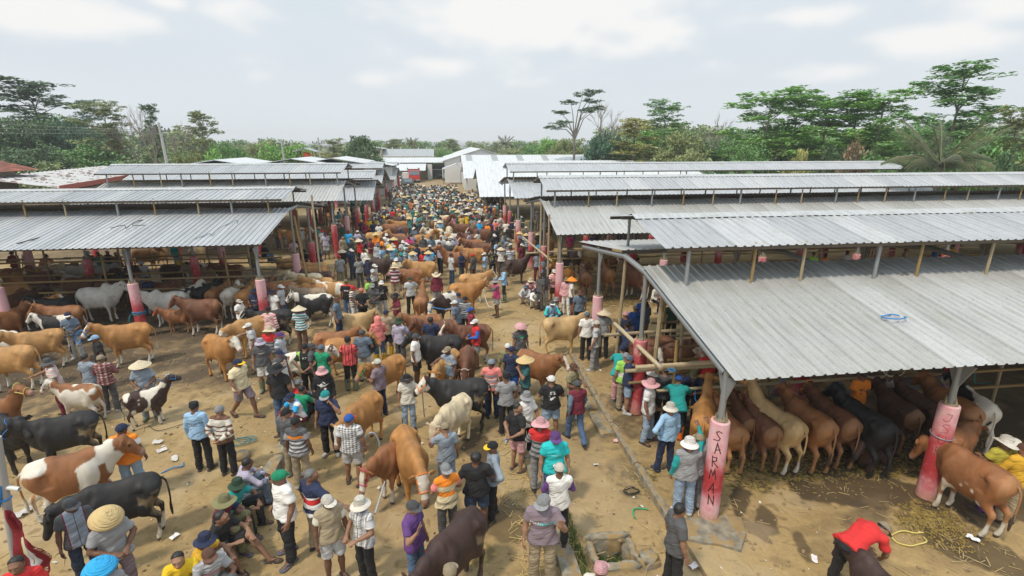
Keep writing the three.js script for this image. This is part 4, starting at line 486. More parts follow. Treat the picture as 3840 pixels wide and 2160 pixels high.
kerb('kerb', 'narrow concrete kerb strip running down the middle right of the lane', [[1.62, -12.6], [1.66, -9.8], [1.8, -7.2], [1.84, -4.5]], 0.34, 0.13, 1.15);
{ // raised floor of the near right stall
  tag(mesh('stall_floor', yardSheet(4.02, 36, -15.42, -2, 0.12, 130, 54, (x, z) => 0.04 * (fbm(x * 1.4, 5, z * 1.4, 3) - 0.55)), yardMat), null, null, null, 'structure');
  tag(mesh('stall_floor', box(32, 0.1, 13.4, 20.03, 0.045, -8.71), concrete), null, null, null, 'structure');
  kerb('kerb', 'worn dusty concrete edge of the raised floor under the near right stall', [[3.98, -15.5], [3.94, -11], [4.0, -7.6], [4.06, -7.0]], 0.17, 0.16, 1.6);
  const st = thing('step', 'two broken concrete step blocks beside the raised right stall floor', 'step'); for (const [x, z, w, d, h, a] of [[3.72, -11.1, 0.42, 1.1, 0.1, 0.02], [3.7, -12.2, 0.36, 0.7, 0.07, -0.06]]) { const m = mesh('step_block', rough(w, h + 0.05, d, x * 3, 0.018), concrete, st); m.position.set(x, h / 2 - 0.02, z); m.rotation.y = a; }
  const ap = thing('slab', 'broken pale concrete slab at the foot of the lettered pillar', 'slab'), sh = new THREE.Shape([[4.02, 7.0], [4.3, 6.86], [4.55, 6.8], [4.85, 6.62], [5.15, 6.95], [5.3, 7.35], [4.7, 7.5], [4.06, 7.45]].map((p) => new THREE.Vector2(...p))), eg = new THREE.ExtrudeGeometry(sh, { depth: 0.09, bevelEnabled: true, bevelSize: 0.012, bevelThickness: 0.012, bevelSegments: 1 }); eg.rotateX(-Math.PI / 2); mesh('slab_piece', eg, concrete, ap).position.y = 0.075;
}
{ // drain pit with a concrete surround
  const t = thing('drain', 'open square drain pit with a crumbling concrete rim near the bottom of the lane', 'drain'); for (const [x, z, w, d] of [[2.66, -7.33, 0.95, 0.2], [2.66, -6.64, 0.9, 0.18], [2.29, -6.98, 0.19, 0.52], [3.03, -6.98, 0.2, 0.52]]) { const m = mesh('rim', rough(w, 0.62, d, x + z, 0.055, 0.045), concrete, t); m.position.set(x, -0.2, z); } mesh('pit_floor', box(0.56, 0.02, 0.54, 2.66, -0.42, -6.98), mat([0.05, 0.04, 0.025], 0.6), t);
  const s = thing('stone', 'large rough lump of concrete lying beside the drain pit', 'stone', [3.22, 0.05, -6.72], 0.4); mesh('lump', rough(0.34, 0.2, 0.3, 4, 0.07, 0.05), concrete, s);
  const s2 = thing('stone', 'pale rounded boulder by the low kerb wall on the left', 'stone', [-4.95, 0.07, -10.75], 0.4); mesh('boulder', new THREE.IcosahedronGeometry(0.17, 3).scale(1.1, 0.75, 0.9), concrete, s2);
}
// ---------------------------------------------------------------- stalls
const roofTex = canvasTex(512, 512, (c, w, h) => { const r = rng(4); for (let y = 0; y < h; y += 2) for (let x = 0; x < w; x += 2) { const sp = (fbm(x / 5, y / 5, 1, 2) - 0.5) * 16, st = (fbm(x / 9, y / 140, 7, 3) - 0.5) * 34, dk = sstep(0.58, 0.76, fbm(x / 50, y / 80, 11, 4)) * 10, v = 194 + sp + st - dk + (r() - 0.5) * 7; c.fillStyle = `rgb(${v | 0},${(v + 2) | 0},${(v + 4 - dk * 0.6) | 0})`; c.fillRect(x, y, 2, 2); } for (let i = 0; i < 60; i++) { c.fillStyle = `rgba(${r() < 0.5 ? '70,60,50' : '235,235,232'},${0.25 + r() * 0.5})`; c.beginPath(); c.ellipse(r() * w, r() * h, 1 + r() * 2.2, 1 + r() * 2, 0, 0, 7); c.fill(); } }, true, true);
const roofM = [[0.74, 0.76, 0.79], [0.66, 0.68, 0.7], [0.8, 0.81, 0.82], [0.71, 0.73, 0.76]].map((c) => new THREE.MeshStandardMaterial({ map: roofTex, color: lin(...c), roughness: 0.55, metalness: 0.15 }));
const dustM = [[0.72, 0.72, 0.7], [0.65, 0.65, 0.62], [0.77, 0.775, 0.76]].map((c) => new THREE.MeshStandardMaterial({ map: roofTex, color: lin(...c), roughness: 0.6, metalness: 0.1 }));
const whiteRoof = new THREE.MeshStandardMaterial({ map: roofTex, color: lin(1.02, 1.05, 1.08), roughness: 0.6 });
const steel = mat([0.3, 0.32, 0.33], 0.45, { metalness: 0.4 }), dsteel = mat([0.14, 0.14, 0.14], 0.55, { metalness: 0.3 }), timber = mat([0.13, 0.1, 0.07], 0.85), bambooTex = canvasTex(64, 256, (c, w, h) => { const r = rng(8); for (let y = 0; y < h; y++) for (let x = 0; x < w; x++) { const v = 0.75 + 0.3 * fbm(x / 5, y / 60, 3, 3) + (r() - 0.5) * 0.08; c.fillStyle = `rgb(${clamp(v * 200, 0, 255) | 0},${clamp(v * 185, 0, 255) | 0},${clamp(v * 155, 0, 255) | 0})`; c.fillRect(x, y, 1, 1); } }, true, true);
const bambooM = [[0.75, 0.72, 0.66], [0.5, 0.42, 0.3], [0.62, 0.5, 0.28], [1.0, 0.98, 0.93]].map((c) => new THREE.MeshStandardMaterial({ map: bambooTex, color: lin(...c), roughness: 0.65 }));
function bambooGeo(L, r) { const n = Math.max(2, Math.round(L / 0.33)), P = []; for (let i = 0; i <= n; i++) { const y = (i / n) * L; if (i) P.push([r * 0.97, y - 0.022], [r * 1.13, y - 0.006]); if (i < n) P.push([r * 1.1, y + 0.006], [r * 0.97, y + 0.022]); } P.unshift([0, 0]); P.push([0, L]); return new THREE.LatheGeometry(P.map((p) => new THREE.Vector2(Math.max(0, p[0]), p[1])), 8); }
function bamboo(name, a, b, r, m, parent) { const A = V(...a), d = V(...b).sub(A), L = d.length(), key = 'bm' + Math.round(L * 4) + '_' + r, g = cached(key, () => bambooGeo(Math.round(L * 4) / 4, r)), o = mesh(name, g, m, parent); o.position.copy(A); o.quaternion.setFromUnitVectors(V(0, 1, 0), d.normalize()); return o; }
function ribbed(w, L, n, seg = 2) { // trapezoid-ribbed sheet: x across, z along, y out
  const pos = [], uv = [], idx = [], pr = [], p = w / n; for (let i = 0; i < n; i++) pr.push([i * p, 0], [i * p + p * 0.64, 0], [i * p + p * 0.73, 0.03], [i * p + p * 0.9, 0.03]); pr.push([w, 0], [w + 0.04, 0.002]);
  for (let k = 0; k <= seg; k++) for (const [x, y] of pr) { pos.push(x, y, (k / seg) * L); uv.push(x / 2.5, ((k / seg) * L) / 2.5); }
  const m = pr.length; for (let k = 0; k < seg; k++) for (let i = 0; i < m - 1; i++) { const a = k * m + i; idx.push(a, a + m, a + 1, a + 1, a + m, a + m + 1); }
  let g = new THREE.BufferGeometry(); g.setAttribute('position', new THREE.BufferAttribute(new Float32Array(pos), 3)); g.setAttribute('uv', new THREE.BufferAttribute(new Float32Array(uv), 2)); g.setIndex(idx); g = g.toNonIndexed(); g.computeVertexNormals(); return g;
}
function slope(t, name, x0, x1, a, b, mats, single, seed) { // a = lower edge [z, y], b = upper edge; the sheets climb from a to b
  const L = Math.hypot(b[0] - a[0], b[1] - a[1]), S = V(0, (b[1] - a[1]) / L, (b[0] - a[0]) / L), X = V(1, 0, 0), N = S.z < 0 ? V(0, -S.z, S.y) : V(0, S.z, -S.y), w = 0.82, n = Math.round((x1 - x0) / w), ww = (x1 - x0) / n, R = rng(seed), hand = S.z < 0 ? -1 : 1;
  const place = (o, x, dl) => { o.matrix.makeBasis(X, N, S).setPosition(x, a[1] - S.y * dl, a[0] - S.z * dl); if (hand < 0) { o.matrix.makeBasis(X, N, S.clone().negate()).setPosition(x, b[1], b[0]); o.matrix.setPosition(x, b[1] - S.y * dl, b[0] - S.z * dl); } o.matrix.decompose(o.position, o.quaternion, o.scale); };
  if (single) { const g = cached('rs' + single + (x1 - x0) + '_' + L, () => ribbed(x1 - x0, L, Math.round((x1 - x0) / single))); place(mesh(name, g, mats[0], t), x0, 0); return; }
  for (let i = 0; i < n; i++) { const g = cached('rb' + ww.toFixed(3) + '_' + L.toFixed(3), () => ribbed(ww, L, 4)), o = mesh('roof_sheet', g, mats[Math.floor(R() * mats.length)], t); place(o, x0 + i * ww, (R() - 0.5) * 0.03); o.position.y += (i % 2) * 0.004 + R() * 0.003; }
}
const pillarTex = (seed, word, mid, al = 0.9) => canvasTex(256, 512, (c, w, h) => {
  const r = rng(seed); for (let y = 0; y < h; y += 2) for (let x = 0; x < w; x += 2) { const v = y / h, redness = clamp(Math.exp(-(((v - mid[0]) / mid[1]) ** 2)) * 1.15 + 0.5 * (fbm(x / 22, y / 22, seed, 4) - 0.5) + mid[2]), n = (fbm(x / 8, y / 8, seed + 5, 3) - 0.5) * 40, wear = sstep(0.5, 0.8, fbm(x / 26, y / 40, seed + 9, 5)) * 0.5, dirt = sstep(0.86, 1, v) * 0.7; let C = [lerp(218, 172, redness) + n * 0.5, lerp(170, 52, redness) + n * 0.4, lerp(176, 58, redness) + n * 0.4]; C = mix3(C, [205, 190, 182], wear); C = mix3(C, [165, 132, 90], dirt * fbm(x / 12, y / 12, 3, 3) * 1.6); c.fillStyle = `rgb(${C.map((q) => clamp(q, 0, 255) | 0)})`; c.fillRect(x, y, 2, 2); }
  if (word) { c.strokeStyle = c.fillStyle = `rgba(44,18,20,${al})`; c.lineCap = 'round'; c.font = 'italic 46px sans-serif'; c.textAlign = 'center'; [...word].forEach((ch, i) => { const G = { S: [[[0.8, 0.1], [0.45, 0], [0.15, 0.2], [0.4, 0.45], [0.75, 0.65], [0.65, 0.95], [0.1, 0.95]]], A: [[[0.1, 1], [0.45, 0], [0.8, 1.02]], [[0.22, 0.66], [0.72, 0.6]]], R: [[[0.2, 1.02], [0.2, 0.02]], [[0.2, 0.05], [0.7, 0.1], [0.65, 0.42], [0.22, 0.5], [0.8, 1]]], M: [[[0.1, 1], [0.22, 0.05], [0.45, 0.6], [0.72, 0.08], [0.85, 0.98]]], N: [[[0.15, 1], [0.2, 0.05], [0.75, 0.95], [0.8, 0]]], J: [[[0.3, 0.05], [0.8, 0], [0.7, 0.8], [0.4, 1], [0.1, 0.8]]], U: [[[0.1, 0], [0.15, 0.8], [0.5, 1], [0.8, 0.7], [0.8, 0]]] }[ch] ?? []; c.save(); c.translate(104 + (hash3(i, seed, 1) - 0.5) * 16, 34 + i * (word.length > 5 ? 66 : 60)); c.rotate((hash3(i, seed, 2) - 0.5) * 0.3); const k = word.length > 5 ? 50 : 44; for (const st of G) { c.beginPath(); st.forEach(([u, v], m) => { const X = u * 36 + (hash3(m, i, seed) - 0.5) * 4, Yy = v * k + (hash3(m, seed, i) - 0.5) * 4; m ? c.lineTo(X, Yy) : c.moveTo(X, Yy); }); c.lineWidth = 4.5; c.stroke(); } c.restore(); }); }
}, true, true);
const PILL = [[3, '', [0.45, 0.4, -0.05]], [12, '', [0.75, 0.3, -0.2]], [21, '', [0.6, 0.3, -0.12]], [33, '', [0.5, 0.5, 0.0]]].map((a) => new THREE.MeshStandardMaterial({ map: pillarTex(...a), roughness: 0.8 }));
const PILLX = { sarman: ['SARMAN', [0.58, 0.16, 0], 0.2], scrawl: ['JSUR', [0.55, 0.3, 0.0], 0.35, 0.34], sar: ['SAR', [0.6, 0.55, 0.3], 0.1] };
const pedGeo = (() => { const g = new THREE.LatheGeometry([[0, 0], [0.18, 0], [0.176, 0.03], [0.168, 2.06], [0.158, 2.085], [0.09, 2.1], [0, 2.1]].map((p) => new THREE.Vector2(...p)), 28), uv = g.attributes.uv, p = g.attributes.position; for (let i = 0; i < p.count; i++) uv.setY(i, p.getY(i) / 2.1); return g; })();
const plateGeo = merge([new THREE.CylinderGeometry(0.11, 0.13, 0.03, 12).translate(0, 2.115, 0), ...[0, 1, 2, 3].map((i) => new THREE.ConeGeometry(0.05, 0.14, 4).scale(0.35, 1, 1).rotateY((i * Math.PI) / 2).translate(Math.sin((i * Math.PI) / 2) * 0.1, 2.19, Math.cos((i * Math.PI) / 2) * 0.1))]);
function pillar(t, x, z, top, k) {
  const y = groundY(x, z), key = typeof k === 'string' ? k : null; let m = PILL[(k | 0) % 4], turn = 0; if (key) { m = new THREE.MeshStandardMaterial({ map: pillarTex(key.length * 9, PILLX[key][0], PILLX[key][1], PILLX[key][3]), roughness: 0.8 }); turn = Math.PI + Math.atan2(-x, -z) + PILLX[key][2]; }
  const o = mesh('pillar', pedGeo, m, t); o.position.set(x, y, z); o.rotation.y = key ? turn : k * 1.3; const b = mesh('base_plate', plateGeo, concrete, t); b.position.set(x, y, z); const s = mesh('post', between(cached('postcyl', () => new THREE.CylinderGeometry(0.055, 0.058, 1, 12).translate(0, 0.5, 0)), [x, y + 2.1, z], [x, top, z]), steel, t); return o;
}
function stall(name, label, x0, x1, s, o) { // s: section points [z, y]
  const t = thing(name, label, 'market stall', [0, 0, 0], 0, 'long open cattle stalls'), far = !!o.far, lowM = o.dust ? dustM : roofM;
  slope(t, 'lower_roof', x0, x1, s.ne, s.nt, lowM, far && 0.24, o.seed); slope(t, 'lower_roof', x0, x1, s.fe, s.ft, lowM, (far || o.farBack) && 0.24, o.seed + 1);
  slope(t, 'upper_roof', x0 + (o.mx ?? 0), x1 - (o.mx1 ?? 0), s.me, s.ri, roofM, far && 0.24, o.seed + 2); slope(t, 'upper_roof', x0 + (o.mx ?? 0), x1 - (o.mx1 ?? 0), s.mf, s.ri, roofM, (far || o.farBack) && 0.24, o.seed + 3);
  { const mx0 = x0 + (o.mx ?? 0), mx1 = x1 - (o.mx1 ?? 0), w = 0.3, sl = (s.ri[1] - s.me[1]) / Math.abs(s.ri[0] - s.me[0]), n = 40, pos = [], idx = [], uv = []; for (let i = 0; i <= n; i++) { const x = lerp(mx0 - 0.03, mx1 + 0.03, i / n), wv = (hash3(i, o.seed, 4) - 0.5) * 0.014; for (const [dz, dy] of [[w, -w * sl + 0.034 + wv], [0.03, 0.05], [-0.03, 0.05], [-w, -w * sl + 0.034 - wv]]) { pos.push(x, s.ri[1] + dy, s.ri[0] + dz); uv.push(x / 2.5, dz); } } for (let i = 0; i < n; i++) for (let k = 0; k < 3; k++) { const a = i * 4 + k; idx.push(a, a + 4, a + 1, a + 1, a + 4, a + 5); } const g = new THREE.BufferGeometry(); g.setAttribute('position', new THREE.BufferAttribute(new Float32Array(pos), 3)); g.setAttribute('uv', new THREE.BufferAttribute(new Float32Array(uv), 2)); g.setIndex(idx); const h = g.toNonIndexed(); h.computeVertexNormals(); mesh('ridge_cap', h, roofM[2], t); }
  const beam = (n, z, y, w, h, m = timber, a = x0 + 0.08, b = x1 - 0.08) => mesh(n, box(b - a, h, w, (a + b) / 2, y, z), m, t);
  const up = (p, q, f) => [lerp(p[0], q[0], f), lerp(p[1], q[1], f)];
  for (const [p, q] of [[s.ne, s.nt], [s.fe, s.ft], [s.me, s.ri], [s.mf, s.ri]]) for (const f of [0.04, 0.5, 0.95]) { const e = up(p, q, f); beam('purlin', e[0], e[1] - 0.06, 0.06, 0.08, f === 0.04 ? timber : dsteel); }
  const rows = o.rows ?? [s.ne[0] - 0.42, (s.ne[0] + s.fe[0]) / 2, s.fe[0] + 1.6], roofY = (z) => { const pts = [s.ne, s.nt, s.ft, s.fe]; for (let i = 0; i < 3; i++) if (z <= pts[i][0] && z >= pts[i + 1][0]) return lerp(pts[i][1], pts[i + 1][1], (pts[i][0] - z) / (pts[i][0] - pts[i + 1][0])); return s.ne[1]; };
  const dirn = o.left ? -1 : 1, xs = []; for (let i = 0, x = o.px; o.left ? x > x0 + 0.3 : x < x1 - 0.3; i++, x += dirn * (o.step ?? 4.65)) xs.push(x);
  xs.forEach((x, i) => {
    rows.forEach((z, q) => { if (o.vis && !o.vis(i, q)) return; pillar(t, x, z, roofY(z) - 0.1, o.words?.[i + '_' + q] ?? (i * 3 + q * 2 + o.seed) % 7); });
    const za = rows[0] - 0.02, zb = s.fe[0] + 0.4, path = [[za, roofY(za)], s.nt, s.ft, [zb, roofY(zb)]].map(([z, y]) => [x, y - 0.17, z]); if (!far || i < 2) { for (let k = 0; k < 3; k++) mesh('rafter', tube([path[k], path[k + 1]], 0.075, 1, 10), steel, t); for (const k of [1, 2]) { const e = mesh('elbow', new THREE.SphereGeometry(0.076, 10, 8), steel, t); e.position.set(...path[k]); }
      for (const q of [0, rows.length - 1]) { const z = rows[q], y = roofY(z) - 0.18, g = new THREE.ExtrudeGeometry(new THREE.Shape([[-0.28, 0], [0.28, 0], [0.05, -0.5], [-0.05, -0.5]].map((p) => new THREE.Vector2(...p))), { depth: 0.02, bevelEnabled: false }); g.rotateY(Math.PI / 2); const m = mesh('gusset', g, steel, t); m.position.set(x, y - 0.02, z); } }
  });
  for (let x = x0 + 0.5, i = 0; x < x1 - 0.2; x += far ? 2.4 : 1.55, i++) for (const [e, q] of [[s.me, s.nt], [s.mf, s.ft]]) { const z = e[0] + (e === s.me ? -0.18 : 0.18), y0 = roofY(z) - 0.05, xx = x + (hash3(i, o.seed, 3) - 0.5) * 0.5; if (i % 3 === 0) mesh('post', between(cached('mp', () => new THREE.CylinderGeometry(0.045, 0.045, 1, 8).translate(0, 0.5, 0)), [xx, y0, z], [xx, e[1], z]), steel, t); else bamboo('bamboo_post', [xx, y0, z], [xx, e[1], z], 0.035, bambooM[(i + 1) % 3], t); }
  return t;
}
function rails(label, x0, x1, z, hs, postEvery, tilt = 0, m0 = 0, top = 1.6) { // a bamboo barrier
  const t = thing('bamboo_rail', label, 'fence', [0, 0, 0], 0, 'bamboo barriers in the stalls'), R = rng(Math.round(x0 * 13 + z * 7)), gy = groundY((x0 + x1) / 2, z);
  for (const h of hs) for (let x = x0; x < x1 - 0.2; ) { const L = Math.min(4.5 + R() * 2, x1 - x), y = gy + h + (R() - 0.5) * 0.06; bamboo('rail', [x - 0.15, y, z + (R() - 0.5) * 0.05 + (x - x0) * tilt], [x + L + 0.1, y + (R() - 0.5) * 0.08, z + (R() - 0.5) * 0.05 + (x + L - x0) * tilt], 0.036 + R() * 0.012, bambooM[(m0 + Math.floor(R() * 2)) % 4], t); x += L; }
  if (postEvery) for (let x = x0 + 0.3; x < x1; x += postEvery * (0.8 + R() * 0.4)) bamboo('rail_post', [x, gy - 0.05, z - 0.06 + (x - x0) * tilt], [x + (R() - 0.5) * 0.15, gy + top, z - 0.06 + (x - x0) * tilt], 0.04, bambooM[Math.floor(R() * 3)], t);
  return t;
}
stall('cattle_stall', 'nearest right open stall with a wide ribbed grey metal roof and red pillars', 4.62, 37, { ne: [-7.08, 3.2], nt: [-11.4, 4.12], me: [-10.2, 4.8], ri: [-12.3, 5.22], mf: [-14.4, 4.93], ft: [-12.9, 4.2], fe: [-17.6, 3.55] }, { seed: 1, px: 4.72, rows: [-7.5, -11.4, -15.2], words: { '0_0': 'sarman', '1_0': 'scrawl' }, dust: true });
stall('cattle_stall', 'second right open stall behind the nearest, with a long raised ridge roof', 4.35, 48, { ne: [-20.1, 3.36], nt: [-23.8, 4.34], me: [-22.8, 4.93], ri: [-24.6, 5.44], mf: [-26.6, 5.07], ft: [-25.4, 4.4], fe: [-30.3, 3.68] }, { seed: 5, px: 4.6, rows: [-20.5, -24.2, -28.1], dust: true, farBack: true });
stall('cattle_stall', 'third right open stall whose narrow upper roof ends before the trees', 4.22, 35.5, { ne: [-32.6, 3.55], nt: [-36.6, 4.44], me: [-35.8, 5.08], ri: [-38, 5.57], mf: [-40.2, 5.18], ft: [-39, 4.5], fe: [-43.6, 3.74] }, { seed: 9, px: 4.5, rows: [-32.9, -37.5, -41], far: true });
stall('cattle_stall', 'nearest left open stall with a broad ribbed grey roof running out of frame', -42, -6.9, { ne: [-18.9, 3.46], nt: [-23.1, 4.27], me: [-22.2, 4.75], ri: [-24.1, 5.07], mf: [-26.2, 4.77], ft: [-25, 4.32], fe: [-29.2, 3.66] }, { seed: 13, step: 4.42, left: true, px: -7.15, rows: [-19.2, -23.8, -26.6], dust: false });
stall('cattle_stall', 'second left open stall with a raised ridge roof beside the rusty roofs', -21.7, -6.85, { ne: [-32, 3.6], nt: [-35.4, 4.55], me: [-34.4, 5.18], ri: [-36.6, 5.65], mf: [-38.6, 5.32], ft: [-37.2, 4.6], fe: [-41.8, 3.9] }, { seed: 17, left: true, px: -7.2, rows: [-32.3, -36.4, -40.4], dust: true, farBack: true });
stall('cattle_stall', 'third left open stall with a pale roof behind the second left stall', -26, -6.3, { ne: [-43, 2.45], nt: [-46, 3.82], me: [-44.6, 4.15], ri: [-46.4, 4.68], mf: [-48.2, 4.3], ft: [-47, 3.85], fe: [-52, 2.75] }, { seed: 21, left: true, px: -6.9, rows: [-43.3, -47, -51], far: true });
stall('cattle_stall', 'fourth left open stall, small with a steep grey roof far down the lane', -28, -7.5, { ne: [-58.5, 2.35], nt: [-62, 3.95], me: [-60.5, 4.25], ri: [-62.5, 4.8], mf: [-64.5, 4.3], ft: [-63, 3.95], fe: [-67.5, 2.5] }, { seed: 25, left: true, px: -8, rows: [-59, -67], far: true });
stall('cattle_stall', 'fifth left open stall, the farthest small grey roof on the left of the lane', -26, -7.2, { ne: [-71.5, 2.2], nt: [-75, 3.5], me: [-74, 3.8], ri: [-76, 4.35], mf: [-78, 3.9], ft: [-77, 3.5], fe: [-81, 2.2] }, { seed: 29, left: true, px: -7.6, rows: [-72, -80], far: true });
// barriers in the stalls
rails('bamboo barrier tethering the row of brown cows under the nearest right roof', 4.9, 26, -10.3, [1.17, 0.74], 4.4, 0, 2, 2.4);
rails('dark bamboo barrier behind the tethered row in the nearest right stall', 6, 26, -12.2, [0.7, 1.1, 1.5], 3.1, 0, 1, 2.2); rails('bamboo barrier along the far side of the nearest right stall', 6.5, 26, -14.6, [0.8, 1.3], 3.3, 0, 0, 2.6);
rails('bamboo barrier holding the cattle under the second right roof', 4.6, 30, -24.3, [1.38, 0.95, 0.55], 3.6, 0, 2, 2.4); rails('bamboo barrier along the back of the second right stall', 6, 30, -27.6, [1.3, 0.8], 4, 0, 1, 2.5); rails('bamboo barrier under the third right roof', 4.6, 24, -37, [1.3, 0.8], 4, 0, 2, 2);
rails('bamboo barrier of long poles behind the white bull in the nearest left stall', -30, -8, -21.6, [1.65, 1.2], 4.2, 0, 1, 2.6); rails('upper bamboo barrier in the middle of the nearest left stall', -30, -8, -23.9, [1.95, 1.35, 0.8], 2.9, 0, 1, 3.4); rails('bamboo barrier at the back of the nearest left stall', -30, -8, -27.4, [1.4, 0.9], 4, 0, 1, 2.4); rails('bamboo barrier in the second left stall', -20, -7.4, -36, [1.4, 0.9], 3.6, 0, 1, 2.6);
{ // open bamboo frame at the lane end of the nearest right stall
  const t = thing('bamboo_corner', 'pale bamboo corner frame lashed with blue rope beside the nearest right stall', 'fence'), b = (n, a, c, r, m) => bamboo(n, a, c, r, bambooM[m], t);
  b('upright', [4.95, 0.1, -11.1], [4.98, 3.9, -10.9], 0.055, 0); b('upright', [4.75, 0.1, -13.3], [4.78, 4.2, -13.0], 0.05, 0); b('upright', [4.9, 0.1, -10.7], [4.95, 1.9, -10.75], 0.05, 1);
  b('rail', [4.15, 2.02, -10.2], [7.2, 2.0, -10.3], 0.055, 3); b('rail', [3.95, 1.88, -10.32], [7.2, 1.84, -10.42], 0.05, 0); b('rail', [4.2, 1.82, -12.75], [7.6, 1.84, -12.85], 0.055, 0); b('diagonal_pole', [4.62, 2.12, -9.9], [4.62, 2.0, -13.2], 0.055, 3); b('rail', [4.4, 1.1, -11.2], [7.5, 1.15, -11.3], 0.045, 1); b('rail', [4.4, 0.85, -11.3], [7.5, 0.85, -11.35], 0.045, 1);
  for (const [x, y, z] of [[4.98, 1.95, -10.1], [4.66, 1.95, -12.7], [4.7, 2.05, -10.25]]) mesh('lashing', new THREE.TorusGeometry(0.075, 0.016, 6, 14).rotateX(Math.PI / 2).translate(x, y, z), ROPEC.blue, t);
  const t2 = thing('bamboo_corner', 'bamboo uprights and pole at the lane end of the second right stall', 'fence'), b2 = (n, a, c, r, m) => bamboo(n, a, c, r, bambooM[m], t2); b2('upright', [4.3, 0, -21.6], [4.35, 4.0, -21.7], 0.05, 0); b2('upright', [4.4, 0, -24.2], [4.45, 4.3, -24.2], 0.06, 0); b2('upright', [4.6, 0, -20.9], [4.62, 3.4, -20.9], 0.04, 2); b2('pole', [3.9, 2.1, -26.6], [4.5, 1.9, -21.6], 0.045, 3); b2('pole', [3.7, 1.75, -24.1], [8, 1.8, -24.5], 0.045, 3);
  const t3 = thing('bamboo_corner', 'leaning bamboo uprights at the lane end of the nearest left stall', 'fence'), b3 = (n, a, c, r, m) => bamboo(n, a, c, r, bambooM[m], t3); b3('upright', [-6.3, 0, -22.6], [-6.75, 3.9, -22.9], 0.055, 2); b3('upright', [-5.9, 0, -22.9], [-6.35, 4.6, -24.6], 0.05, 0); b3('upright', [-7.0, 0, -24.5], [-7.1, 3.9, -24.6], 0.05, 1); b3('rail', [-9.5, 1.15, -21.4], [-6.2, 1.3, -22.2], 0.055, 2); b3('rail', [-9.5, 0.7, -21.4], [-6.2, 0.8, -22.2], 0.05, 0);
}
// ---------------------------------------------------------------- buildings down the lane
function gableHall(name, label, cat, x0, x1, ne, ri, fe, roof, wall, o = {}) { // ridge along x; ends closed by walls and dark gables
  const t = thing(name, label, cat), R = { ne, ri, fe }; slope(t, 'roof', x0, x1, ne, ri, [roof], o.rib ?? 0.4, 1); slope(t, 'roof', x0, x1, fe, ri, [roof], o.rib ?? 0.4, 2);
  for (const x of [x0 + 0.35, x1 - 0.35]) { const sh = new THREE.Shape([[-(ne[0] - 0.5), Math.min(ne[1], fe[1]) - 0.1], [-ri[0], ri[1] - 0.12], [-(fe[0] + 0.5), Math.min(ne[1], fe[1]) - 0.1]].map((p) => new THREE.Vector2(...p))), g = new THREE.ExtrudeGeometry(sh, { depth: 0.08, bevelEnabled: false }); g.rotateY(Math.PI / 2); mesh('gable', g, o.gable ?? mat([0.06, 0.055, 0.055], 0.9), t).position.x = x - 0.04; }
  if (wall) { const y = Math.min(ne[1], fe[1]) - 0.1; for (const z of [ne[0] - 0.5, fe[0] + 0.5]) if (o.walls !== 'end') mesh('wall', box(x1 - x0 - 1, y, 0.15, (x0 + x1) / 2, y / 2, z), wall, t); mesh('wall', box(0.15, y - (o.open ?? 0), ne[0] - fe[0] - 1.2, x0 + 0.4, (y + (o.open ?? 0)) / 2, (ne[0] + fe[0]) / 2), wall, t); }
  else for (let x = x0 + 0.5; x < x1; x += 4.5) for (const z of [ne[0] - 0.5, fe[0] + 0.5]) mesh('post', box(0.12, Math.min(ne[1], fe[1]) - 0.05, 0.12, x, (Math.min(ne[1], fe[1]) - 0.05) / 2, z), steel, t);
  if (o.sky) for (let i = 0; i < o.sky; i++) { const f = 0.06 + (0.8 / o.sky) * i, x = lerp(x0, x1, f), a = lerp(ne[0], ri[0], 0.02), e = Math.atan2(ri[1] - ne[1], ne[0] - ri[0]), L = Math.hypot(ri[1] - ne[1], ne[0] - ri[0]), m = mesh('roof_light', box(0.9, 0.02, L * 0.96), mat([0.3, 0.32, 0.33], 0.4), t); m.position.set(x, (ne[1] + ri[1]) / 2 + 0.06, (ne[0] + ri[0]) / 2); m.rotation.x = e; }
  return t;
}
const whiteWall = mat([0.62, 0.62, 0.6], 0.9), creamWall = mat([0.52, 0.47, 0.36], 0.9), greyRoof = new THREE.MeshStandardMaterial({ map: roofTex, color: lin(0.62, 0.66, 0.69), roughness: 0.6 });
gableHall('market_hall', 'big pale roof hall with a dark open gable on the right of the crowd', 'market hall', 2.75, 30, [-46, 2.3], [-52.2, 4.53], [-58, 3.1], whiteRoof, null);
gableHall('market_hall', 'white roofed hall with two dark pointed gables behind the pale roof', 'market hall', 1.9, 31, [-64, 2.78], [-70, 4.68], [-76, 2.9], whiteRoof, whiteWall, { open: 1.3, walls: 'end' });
gableHall('market_hall', 'farthest white roofed hall on the right with grey roof light strips', 'market hall', 2.1, 22.4, [-78.6, 3.9], [-84, 5.16], [-90, 3.9], whiteRoof, whiteWall, { sky: 4, open: 0 });
